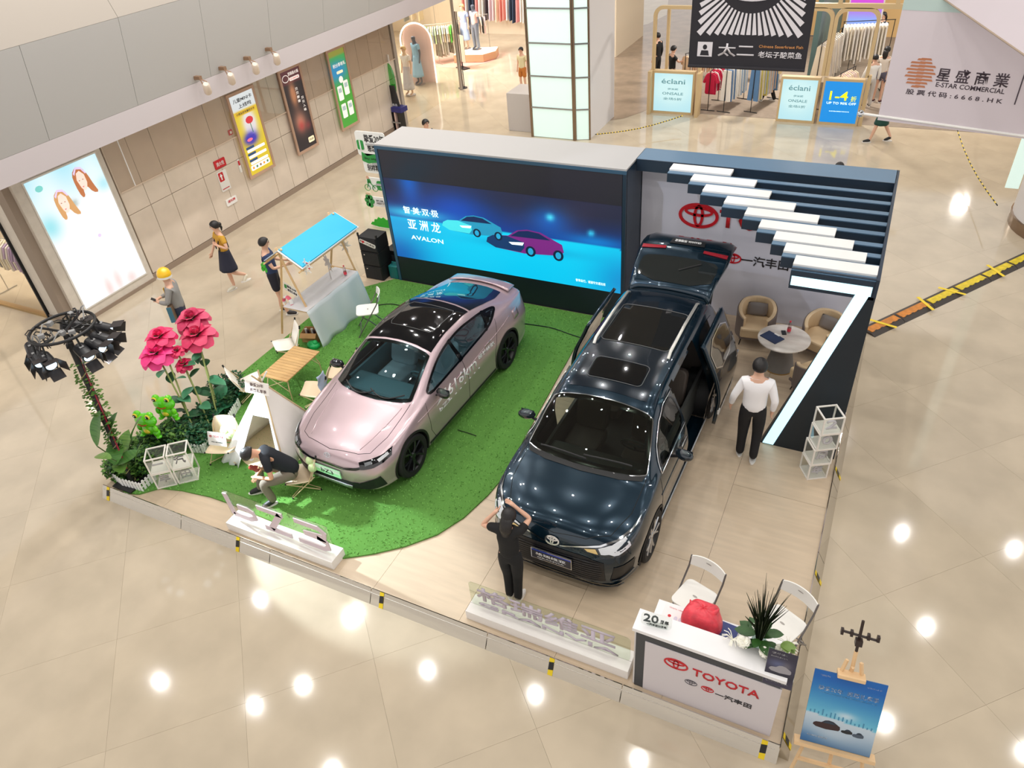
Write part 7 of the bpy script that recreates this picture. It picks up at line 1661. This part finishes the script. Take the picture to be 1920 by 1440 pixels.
# wall posters
def wposter(label,tl,br,fn,stuff,lit=.5,fr_=True):
    a=atx(tl[0],tl[1],W0+.09); b=atx(br[0],br[1],W0+.09); y0,y1=a.y,b.y; z0,z1=b.z,a.z; t=thing('wall_poster',label,'poster',(W0+.07,y0,z0)); W_=y1-y0;H_=z1-z0
    bm_=mat('poster_frame',(190,156,134),.35); f=frame((.012,0,0),(0,1,0),(0,0,1))
    for r in (rect(-.07,-.07,W_+.07,0),rect(-.07,H_,W_+.07,H_+.07),rect(-.07,.001,-.001,H_-.001),rect(W_+.001,.001,W_+.07,H_-.001)): MB().prism(r,-.012,.02,f).build('frame_bar',bm_,t)
    picture('lit_poster',f,W_,H_,fn,attrmat('poster_emission%d'%int(lit*10),lit),t,16,34); stuff(t,f,W_,H_); return t
def em2(n,c): return mat('pe_'+n,c,.5,emit=.6)
def yp(u,v): 
    c=(246,214,50) if v<.80 else (236,240,240)
    if v<.74: c=lerp(c,(250,240,236),cl(gs(u,v,.55,.62,.25,.16)*2)); c=lerp(c,(70,60,190),cl(gs(u,v,.42,.44,.26,.07)*1.8))
    return c
def ys(t,f,W_,H_):
    text('儿童MINI卡',f,W_*.52,H_*.93,W_*.8,H_*.05,em2('ink',(36,36,40)),t,.003); text('上线啦',f,W_*.56,H_*.855,W_*.55,H_*.05,em2('ink',(36,36,40)),t,.003)
    flat('banner',f,rect(W_*.06,H_*.745,W_*.94,H_*.80),em2('gold',(206,170,50)),t,.002,.002); text('小朋友的专属积分卡',f,W_*.5,H_*.772,W_*.78,H_*.03,em2('ink',(36,36,40)),t,.005)
    flat('pictured_rose',f,ell(W_*.56,H_*.66,W_*.16,H_*.045,12),em2('rose',(196,50,60)),t,.003,.002); MB().prism(band2([(W_*.56,H_*.62),(W_*.58,H_*.50)],.02),.003,.005,f).build('pictured_stem',em2('green',(30,110,70)),t); flat('pictured_fish',f,ell(W_*.36,H_*.43,W_*.12,H_*.02,12),em2('fish',(236,110,140)),t,.003,.002)
    for y in (.335,.255,.175): flat('tab',f,rrect(W_*.1,H_*(y-.012),W_*.45,H_*(y+.018),.02),em2('tab',(40,70,110)),t,.003,.002); flat('line_box',f,rrect(W_*.12,H_*(y-.05),W_*.9,H_*(y-.016),.02),em2('pale',(244,244,250)),t,.003,.002)
    flat('icon_box',f,rrect(W_*.08,H_*.05,W_*.92,H_*.115,.03),em2('pale',(244,244,250)),t,.003,.002)
    for k in range(5): flat('icon',f,ell(W_*(.18+.16*k),H_*.082,W_*.045,H_*.018,8),em2('icon%d'%(k%3),((220,150,60),(90,130,90),(150,120,90))[k%3]),t,.006,.001)
wposter('yellow and white poster with red rose and big characters',(428,184),(512,308),yp,ys,.85)
def bp(u,v):
    c=(92,44,50) if v>.83 else (46,36,40); c=lerp(c,(196,130,90),cl(1.3*gs(u,v,.42,.70,.16,.14))); c=lerp(c,(210,140,110),gs(u,v,.45,.35,.3,.13)); c=lerp(c,(200,60,60),.8*gs(u,v,.45,.30,.15,.06)); return lerp(c,(180,60,66),.6*gs(u,v,.8,.27,.15,.05))
def bs(t,f,W_,H_):
    wt=em2('white',(240,232,226)); text('蔡锅香火锅',f,W_*.66,H_*.95,W_*.55,H_*.04,wt,t,.003); mb=MB(); ring(mb,f,W_*.22,H_*.91,W_*.17,H_*.045,H_*.008,.002,.005,20); mb.build('printed_logo',wt,t); flat('tag_box',f,rrect(W_*.40,H_*.865,W_*.92,H_*.905,.03),wt,t,.003,.002); text('这火锅真安逸',f,W_*.66,H_*.885,W_*.42,H_*.02,em2('red',(190,60,60)),t,.006)
    for k,ch in enumerate('只只鲜嫩'): text(ch,f,W_*.64,H_*(.75-.05*k),W_*.13,H_*.035,wt,t,.003)
    for k,ch in enumerate('只只入味'): text(ch,f,W_*.84,H_*(.62-.05*k),W_*.13,H_*.035,wt,t,.003)
    flat('price_box',f,rrect(W_*.62,H_*.05,W_*.94,H_*.12,.03),em2('cream',(244,230,190)),t,.003,.002); text('欢迎品尝',f,W_*.78,H_*.085,W_*.24,H_*.03,em2('ink',(36,36,40)),t,.006)
wposter('dark brown hotpot poster with white vertical characters',(524,138),(594,268),bp,bs,.85)
def gp_(u,v): return lerp((80,176,60),(40,150,200),cl(1.2*gs(u,v,.3,.74,.8,.14))) if v<.93 else (150,150,60)
def gs_(t,f,W_,H_):
    wt=em2('white',(236,244,240)); text('积分享有礼',f,W_*.55,H_*.81,W_*.8,H_*.05,wt,t,.003); flat('tag_box',f,rrect(W_*.3,H_*.70,W_*.7,H_*.735,.03),em2('cream',(244,230,190)),t,.003,.002)
    flat('round_mark',f,ell(W_*.48,H_*.62,W_*.13,H_*.045,16),wt,t,.003,.002)
    for x,y in ((.14,.36),(.56,.40),(.16,.12),(.58,.12)): flat('screen_print',f,rrect(W_*x,H_*y,W_*(x+.3),H_*(y+.19),.03),wt,t,.003,.002); flat('screen_block',f,rect(W_*(x+.05),H_*(y+.1),W_*(x+.25),H_*(y+.16)),em2('greyb',(160,180,180)),t,.006,.001)
wposter('green poster with white phone screens nearest the umbrella stand',(614,100),(671,226),gp_,gs_,.85)
def wsign(label,tl,br,base,stuff):
    a=atx(tl[0],tl[1],W0+.02); b=atx(br[0],br[1],W0+.02); t=thing('wall_sign',label,'sign',(W0+.001,a.y,b.z)); f=frame((.02,0,0),(0,1,0),(0,0,1)); W_=b.y-a.y;H_=a.z-b.z; MB().prism(rrect(0,0,W_,H_,.02),-.018,0,f).build('plate',base,t); stuff(t,f,W_,H_)
wsign('red fire hydrant sign with white characters on left wall',(400,304),(425,309),redp,lambda t,f,W_,H_: text('消火栓',f,W_*.5,H_*.5,W_*.7,H_*.5,wprint,t,.003))
wsign('white and red hydrant instruction notice below the red sign',(406,325),(434,352),white,lambda t,f,W_,H_:(flat('red_panel',f,rrect(W_*.08,H_*.5,W_*.6,H_*.95,.02),redp,t),flat('arrow',f,[(W_*.34,H_*.9),(W_*.5,H_*.75),(W_*.4,H_*.75),(W_*.4,H_*.58),(W_*.28,H_*.58),(W_*.28,H_*.75),(W_*.18,H_*.75)],wprint,t,.005,.001),flat('lines',f,rect(W_*.1,H_*.1,W_*.85,H_*.14),redp,t)))
wsign('small white and red fire alarm notice beside the yellow poster',(444,300),(455,322),white,lambda t,f,W_,H_: flat('red_panel',f,rect(W_*.1,H_*.55,W_*.9,H_*.9),redp,t))
wsign('narrow white sign with red lettering low on the left wall',(423,376),(446,377),white,lambda t,f,W_,H_: text('通知牌',f,W_*.5,H_*.6,W_*.7,H_*.4,redp,t,.003))
q=atx(431,248,W0); t=thing('alarm_button','small red alarm button high on the left wall','alarm',(W0,q.y,q.z)); MB().box(0,.03,-.06,.06,-.06,.06).build('case',redp,t,bevel=.005); MB().box(.031,.035,-.03,.03,-.03,.03).build('button',white,t)
# spotlights on the bulkhead
def slight(px,py,i):
    p=atx(px,py,-13.2); lab=('nearest the light box','second from the light box','third from the light box','fourth from the light box','farthest along')[i]
    t=thing('track_spotlight','small bronze and white spotlight on bulkhead edge, '+lab,'spotlight',tuple(p)); bz=mat('bronze_paint',(150,120,96),.4,.4)
    MB().box(-.16,.03,-.04,.04,.03,.10).build('mount',bz,t); MB().tube([(-.0,0,.04),(.10,-.06,-.02),(.12,-.07,-.14)],.012,6).tube([(-.0,0,.04),(.10,.06,-.02),(.12,.07,-.14)],.012,6).build('yoke',bz,t)
    M=T(.12,0,-.14)@RX(.5)@RY(.5); MB().lathe([(.05,.14),(.075,.10),(.08,-.12),(.07,-.14)],16,M).build('lamp_housing',mat('spot_cream',(222,206,190),.4),t,smooth=True); MB().lathe([(.066,-.141),(.066,-.135)],16,M).build('lens',mat('lens_dark',(60,60,66),.1),t)
for i,p in enumerate(((376,152),(422,134),(468,115),(508,98))): slight(*p,i)
# umbrella stand and bag dispenser
t=thing('umbrella_stand','black umbrella and trolley stand with green net against wall','stand',tuple(at(742,243,0)),-.1); 
for k in range(6): MB().box(-.35+k*.13,-.30+k*.13,-.15,.15,0,.62).build('slot_plate',black if k%2 else mat('plate_pale2',(220,190,180),.4),t)
MB().box(-.42,.42,-.2,.2,.0,.04).build('base',dark,t); MB().box(-.42,.42,-.21,-.19,.30,.34).build('front_rail',steel,t); MB().box(.1,.5,-.17,.17,.63,.78).build('label_box',mat('label_navy',(40,40,110),.5),t)
MB().tube([(-.38,.1,0),(-.38,.1,2.1)],.02,6).build('pole',black,t); MB().box(-.42,-.1,.05,.1,1.25,1.55).build('notice',mat('label_navy'),t)
MB().ball((.05,.1,1.5),(.2,.05,.55),16,12).build('green_net',glassmat('green_net',(120,220,130),.5),t,smooth='all'); MB().prism([(-.15,0),(.32,0),(.2,.75),(-.05,.75)],-.04,.0,frame((.05,-.02,.66),(1,0,0),(0,0,1))).build('black_board',mat('board_black',(44,44,46),.5),t); text('良品',frame((.05,-.025,.66),(1,0,0),(0,0,1)),.12,.15,.2,.09,wprint,t,.002)
MB().box(-.15,.12,.1,.12,1.9,2.3).build('paper',white,t)
# ---------------- clothes shop with arched frames
sf_=mat('shop_frame',(206,180,136),.5)
def archframe(t,x0,x1,z0,z1,w_=.09,r=.28,y=0):
    n=6; out=rrect(x0,z0,x1,z1,.02,n) if False else None
    o=[(x0,z0),(x0,z1-r)]+[(x0+r-r*math.cos(a),z1-r+r*math.sin(a)) for a in [PI/2*k/n for k in range(1,n+1)]]+[(x1-r+r*math.sin(a),z1-r+r*math.cos(a)) for a in [PI/2*k/n for k in range(0,n+1)]]+[(x1,z0)]
    r2=r-w_*.6; a0,a1,b1=x0+w_,x1-w_,z1-w_
    q=[(a0,z0),(a0,b1-r2)]+[(a0+r2-r2*math.cos(a),b1-r2+r2*math.sin(a)) for a in [PI/2*k/n for k in range(1,n+1)]]+[(a1-r2+r2*math.sin(a),b1-r2+r2*math.cos(a)) for a in [PI/2*k/n for k in range(0,n+1)]]+[(a1,z0)]
    vs=[];fs=[];f=frame((0,0,0),(1,0,0),(0,0,1))
    for p,s in zip(o,q):
        for d in (-.06,.06): vs+=[f@V((p[0],p[1],d)),f@V((s[0],s[1],d))]
    for i in range(len(o)-1):
        a=i*4;b=a+4; fs+=[(a,b,b+1,a+1),(a+2,a+3,b+3,b+2),(a,a+2,b+2,b),(a+1,b+1,b+3,a+3)]
    MB().add(vs,fs).build('arch_frame',sf_,t)
def lightbox(t,x0,x1,z0,z1,fn,txt,em_):
    MB().box(x0-.06,x1+.06,-.10,.10,z0-.10,z1+.07).build('box_frame',sf_,t); f=frame((x0,-.105,z0),(1,0,0),(0,0,1)); picture('lit_poster',f,x1-x0,z1-z0,fn,attrmat('box_emission'),t,8,12); W_=x1-x0;H_=z1-z0
    for s,x,y,w_,h_,m in txt: text(s,f,x*W_,y*H_,w_*W_,h_*H_,m,t,.004)
tg=mat('teal_ink',(100,150,160),.5,emit=.4); ti=[('éclani',.5,.80,.62,.13,tg),('伊米妮',.5,.60,.28,.05,tg),('ONSALE',.5,.48,.55,.07,tg),('全场5折',.5,.34,.5,.07,tg)]
pale=lambda u,v: lerp((170,226,242),(216,250,250),cl(.4+gs(u,v,.5,.6,.5,.4)))
t=thing('shop_frame','tan arched shop frame with a glowing pale light box, left of entrance','shop front',(0,23.4,0))
archframe(t,-6.98,-5.45,1.3,3.1); MB().box(-7.02,-6.92,-.3,.06,0,1.3).build('post',sf_,t); MB().box(-5.5,-5.4,-.3,.06,0,1.3).build('post',sf_,t); MB().box(-6.66,-6.58,.3,.4,0,3.0).build('inner_post',sf_,t)
lightbox(t,-6.86,-5.66,.08,1.22,pale,ti,1)
t=thing('shop_frame','tan double arched shop frame with pale and bright blue light boxes','shop front',(0,23.4,0))
archframe(t,-3.2,-1.93,1.34,3.1); archframe(t,-1.92,-.78,1.34,3.1); MB().box(-5.4,.9,-.06,.06,3.08,3.2).build('top_rail',sf_,t)
for x in (-2.9,-1.9,-.5): MB().box(x,x+.1,-.06,.06,3.2,5).build('post',sf_,t)
lightbox(t,-3.02,-2.06,.08,1.22,pale,ti,1)
by=mat('bright_yellow',(240,240,20),.5,emit=.7)
lightbox(t,-1.86,-.88,.08,1.22,lambda u,v:(0,150,236),[('1-4',.42,.66,.5,.22,by),('折',.83,.60,.15,.13,by),('UP TO 90% OFF',.52,.48,.8,.06,wG),('本活动最终解释权归商场所有',.5,.28,.55,.02,wG)],1)
MB().box(-.80,-.70,-.06,.06,0,1.4).build('post',sf_,t)
fl2=MB().box(-6.9,12,23.5,34,0.001,.006).build('floor_shop',mat('carpet_taupe',(150,134,118),.85,noise=.1,scale=6)); tag(fl2,kind='structure')
tag(MB().box(-6.8,9,33.8,34,0,6).build('wall_shop_rear',mat('shop_tan',(214,176,120),.6)),kind='structure')
tag(MB().box(-2.6,-2.45,25.3,33,0,3.2).build('wall_shop_teal',mat('shop_teal',(96,124,124),.6)),kind='structure')
rack('jeans and white trousers behind the black banner',(-4.75,23.75,0),1.35,1.5,1.32,[(236,230,222),(240,236,228),(96,130,170),(170,190,214),(236,232,226)],'trousers','trousers on the front shop rack',.1,'dark')
rack('light trousers and skirts behind the front rack',(-3.95,23.9,0),1.3,1.6,1.35,[(96,136,180),(200,210,220),(234,226,214),(226,196,176),(206,196,110)],'trousers','trousers on the second shop rack',.1,'dark')
rack('crimson dresses right of the left light box',(-5.25,23.8,0),1.5,1.1,1.2,[(196,24,66),(206,30,74),(232,226,220)],'top','crimson clothes',.12,'dark')
rack('navy and cream coats at the shop rear',(-5.6,27.2,0),.0,2.9,1.5,[(150,156,176),(222,206,180),(30,34,48),(232,222,206),(224,214,190),(206,196,150)],'top','coats at the shop rear',.2,'dark')
rack('cream jackets inside the double arch',(-2.25,24.6,0),1.4,2.0,1.9,[(240,228,208),(232,224,212),(222,214,204)],'dress','cream jackets in the double arch',.14,'dark')
rack('white shirts inside the right arch',(-1.9,26.4,0),.3,1.5,2.1,[(238,232,222),(226,220,210),(236,226,206)],'dress','white shirts in the right arch',.1,'dark')
rack('pale pink coats at the right arch front',(-1.55,24.0,0),1.2,.9,1.25,[(244,222,206),(246,226,196),(232,206,200)],'top','pale pink coats at the right arch',.1,'dark')
rack('black and green clothes behind the customers',(-.1,29.8,0),.2,3.2,1.9,[(30,28,30),(40,38,40),(60,96,80),(226,222,214),(28,28,34)],'dress','black clothes behind customers',.13,'dark')
rack('cream garments near the escalator behind left arch',(-6.35,24.9,0),.9,1.5,1.4,[(240,206,170),(246,236,222),(236,196,160)],'top','cream garments behind left arch',.1,'dark')
t=thing('sale_card','small red sale card standing among the cream jackets','card',tuple(at(1597,90,1.25)),0); MB().box(-.17,.17,0,.01,0,.2).build('card_face',redp,t); text('买一送一',frame((-.17,-.002,0),(1,0,0),(0,0,1)),.17,.1,.26,.07,wprint,t,.002); MB().box(-.01,.01,.0,.01,-1.25,0).build('stem',dark,t)
t=thing('straw_hat','white sun hat on a stand inside the right arch','hat',tuple(at(1620,30,2.0)),0); MB().lathe([(.32,0),(.2,.03),(.17,.16),(.08,.2),(.0,.2)],20,cap=False).build('hat_body',mat('hat_white',(246,230,222),.7),t,smooth='all'); MB().box(-.01,.01,-.01,.01,-2.0,0).build('stand',dark,t)
# escalator curve behind the left arch
t=thing('escalator','escalator landing with black handrail loops behind the left arch','escalator',(-7.2,30.2,0),0)
for x in (0,1.3):
    MB().tube([(x,1.8,1.05),(x,.2,1.05),(x,-.25,.9),(x,-.4,.6),(x,-.25,.3),(x,.2,.2)],.06,8).build('handrail',black,t,smooth='all'); MB().box(x-.01,x+.01,-.2,2.6,.3,1.0).build('glass_side',glassmat('green_glass',(170,206,190),.5),t)
MB().box(.1,1.2,.0,2.6,0,.08).build('landing_plate',steel,t); MB().add([(.1,2.6,.08),(1.2,2.6,.08),(1.2,6.2,2.6),(.1,6.2,2.6)],[(0,1,2,3)]).build('steps',dark,t,solid=.1); MB().box(.1,.35,-.1,.0,.081,.1).build('warning_mark',yel,t)
# ---------------- hanging banners
yb_=15.0; a=aty(1290,125,yb_); b=aty(1508,137,yb_); W_=b.x-a.x
t=thing('hanging_banner','black hanging restaurant banner picturing a bowl of fish soup','banner',(a.x,yb_,a.z)); f=frame((0,0,0),(1,0,0),(0,0,1)); H_=3.4
MB().prism(rect(0,0,W_,H_),-.012,0,f).build('fabric',mat('banner_black',(40,38,44),.75),t); MB().tube([(0,0,.02),(W_,0,.02)],.03,8).build('bottom_rod',mat('banner_black'),t)
for x in (.1,W_-.1): MB().tube([(x,0,H_),(x,0,CEIL-a.z)],.008,5).build('hanging_cord',steel,t)
wpb=mat('banner_white',(226,222,226),.7)
cx,cz=W_*.5,1.62
for k in range(31):
    an=PI+PI*k/30; 
    c,s=math.cos(an),math.sin(an); 
    tmax=min((W_*.5-.16)/max(1e-6,abs(c)),(cz-.60)/max(1e-6,abs(s))) if abs(s)>1e-6 else W_*.5-.16
    r0=.66
    if tmax-r0<.04: continue
    w0,w1=.017,.034*tmax/.9; flat('ray',f,[(cx+c*r0-s*w0,cz+s*r0+c*w0),(cx+c*r0+s*w0,cz+s*r0-c*w0),(cx+c*tmax+s*w1,cz+s*tmax-c*w1),(cx+c*tmax-s*w1,cz+s*tmax+c*w1)],wpb,t,.001,.003)
flat('bowl_print',f,[(cx+.72*math.cos(a_),cz-.04+(.42 if math.sin(a_)<0 else .18)*math.sin(a_)) for a_ in [2*PI*k/36 for k in range(36)]],wpb,t,.005,.003); flat('bowl_shadow',f,[(cx+.5*math.cos(a_),cz-.30+.13*math.sin(a_)) for a_ in [PI+PI*k/16 for k in range(17)]],mat('banner_grey',(180,176,186),.7),t,.009,.002)
flat('soup_print',f,ell(cx,cz+.02,.62,.16,32),mat('soup',(214,180,90),.7,c2=(180,90,60),scale=14),t,.009,.003)
for k in range(46): 
    a_=R.uniform(0,2*PI);r_=math.sqrt(R.random()); flat('topping_print',f,ell(cx+.56*r_*math.cos(a_),cz+.02+.13*r_*math.sin(a_),R.uniform(.02,.05),R.uniform(.012,.025),8,R.uniform(0,3)),mat('top%d'%(k%4),((240,226,170),(190,60,50),(160,170,60),(246,240,226))[k%4],.7),t,.013,.002)
text('太二',f,W_*.41,.33,W_*.31,.23,wpb,t,.006); text('老坛子酸菜鱼',f,W_*.78,.27,W_*.36,.11,wpb,t,.006); text('Chinese Sauerkraut Fish',f,W_*.78,.41,W_*.36,.05,mat('banner_orange',(214,150,90),.7),t,.006)
flat('seal_box',f,rect(W_*.075,.20,W_*.205,.46),wpb,t,.002,.004); flat('seal_mark',f,ell(W_*.14,.37,.04,.045),mat('banner_black'),t,.007,.002); flat('seal_mark',f,[(W_*.10,.22),(W_*.18,.22),(W_*.17,.31),(W_*.11,.31)],mat('banner_black'),t,.007,.002)
z0=4.0; a=at(1645,225,z0); b=at(1920,260,z0); d=(b-a).normalized(); t=thing('hanging_banner','large pale banner with bronze striped oval emblem and company name','banner',tuple(a),math.atan2(d.y,d.x)); f=frame((0,0,0),(1,0,0),(0,0,1)); W_=2.6; 
MB().prism(rect(0,0,W_,3.2),-.012,0,f).build('fabric',mat('banner_pale',(214,204,210),.75),t); flat('mint_field',f,[(0,1.42),(W_,1.42),(W_,3.2),(0,3.2)],mat('banner_mint',(186,206,202),.75),t,.001,.002)
flat('pale_shape',f,chaikin([(.36,3.1),(.40,2.25),(.62,2.05),(.9,2.02),(1.05,1.75),(1.3,1.66),(1.5,1.9),(1.5,3.1)],2),mat('banner_pale'),t,.004,.002)
for x in (.66,.78): flat('dark_dot',f,ell(x,2.22-.1*(x-.66),.018,.03,10,.3),ink,t,.008,.001)
MB().tube([(-.22,0,.06),(W_,0,.02)],.018,8).build('bottom_rod',white,t); MB().ball((-.24,0,.06),.05,12,8).build('rod_knob',chrome,t,smooth='all')
for x in (.1,W_-.1): MB().tube([(x,0,3.2),(x,0,CEIL-z0)],.008,5).build('hanging_cord',steel,t)
bz=mat('bronze_print',(186,120,84),.6); dk_=mat('banner_ink',(70,58,68),.6)
nb=V((-d.y,d.x,0))
def BP(px,py):
    r_=ray(px,py); k=(a-V((0,0,CAMH))).dot(nb)/r_.dot(nb); p_=V((0,0,CAMH))+r_*k-a; return p_.dot(d),p_.z
def BT(s_,l,r,h_,m):
    (x0,y0),(x1,y1)=BP(*l),BP(*r); f3=frame(((x0),0,(y0)),(x1-x0,0,y1-y0),(0,0,1)); text(s_,f3,math.hypot(x1-x0,y1-y0)/2,0,math.hypot(x1-x0,y1-y0),h_,m,t,.003)
ex,ez=BP(1725,139)
for k in range(9):
    y=(k-4)*.043; hw=.175*math.sqrt(max(.05,1-(y/.2)**2)); sh=.014*(-1)**k; flat('emblem_stripe',f,[(ex-hw+sh,ez+y),(ex+hw*.2,ez+y),(ex+hw*.2+.014,ez+y+.008),(ex+hw+sh,ez+y+.008),(ex+hw+sh-.014,ez+y+.032),(ex-hw*.2,ez+y+.032),(ex-hw*.2-.014,ez+y+.024),(ex-hw+sh+.014,ez+y+.024)],bz,t,.002,.003)
BT('星 盛 商 業',(1757,139),(1893,152),.17,dk_); BT('E-STAR COMMERCIAL',(1755,158),(1884,172),.06,dk_); BT('股 票 代 码 : 6 6 6 8 . H K',(1699,171),(1880,190),.07,dk_)
x0,y0=BP(1901,196); x1,y1=BP(1918,136); flat('divider',f,rect(x0,y0,x0+.014,y1),dk_,t,.001,.003)
#--BAN
# nearer banner cutting across the top right corner
p=[at(1755,-12,5.6),at(1925,106,5.3)]; d=(p[1]-p[0]); t=thing('hanging_banner','plain pinkish-white banner edge crossing the top right corner','banner',tuple(p[0])); bb=V((1.6,1.4,0)); 
MB().add([(0,0,0),d,d*1.6+V((0,0,.0)),d*1.6+V((.3,.8,1.6)),V((.3,.8,1.6))],[(0,1,2,3,4)]).build('fabric',mat('banner_pale'),t,solid=.01); MB().tube([(0,0,0),d*1.6],.012,6).build('bottom_rod',mat('rod_tan',(170,150,130),.4),t)
for u in (.1,1.4): MB().tube([d*u+V((.3,.8,1.6)),V((d.x*u+.3,d.y*u+.8,CEIL-p[0].z))],.006,5).build('hanging_cord',steel,t)
finish_texts()
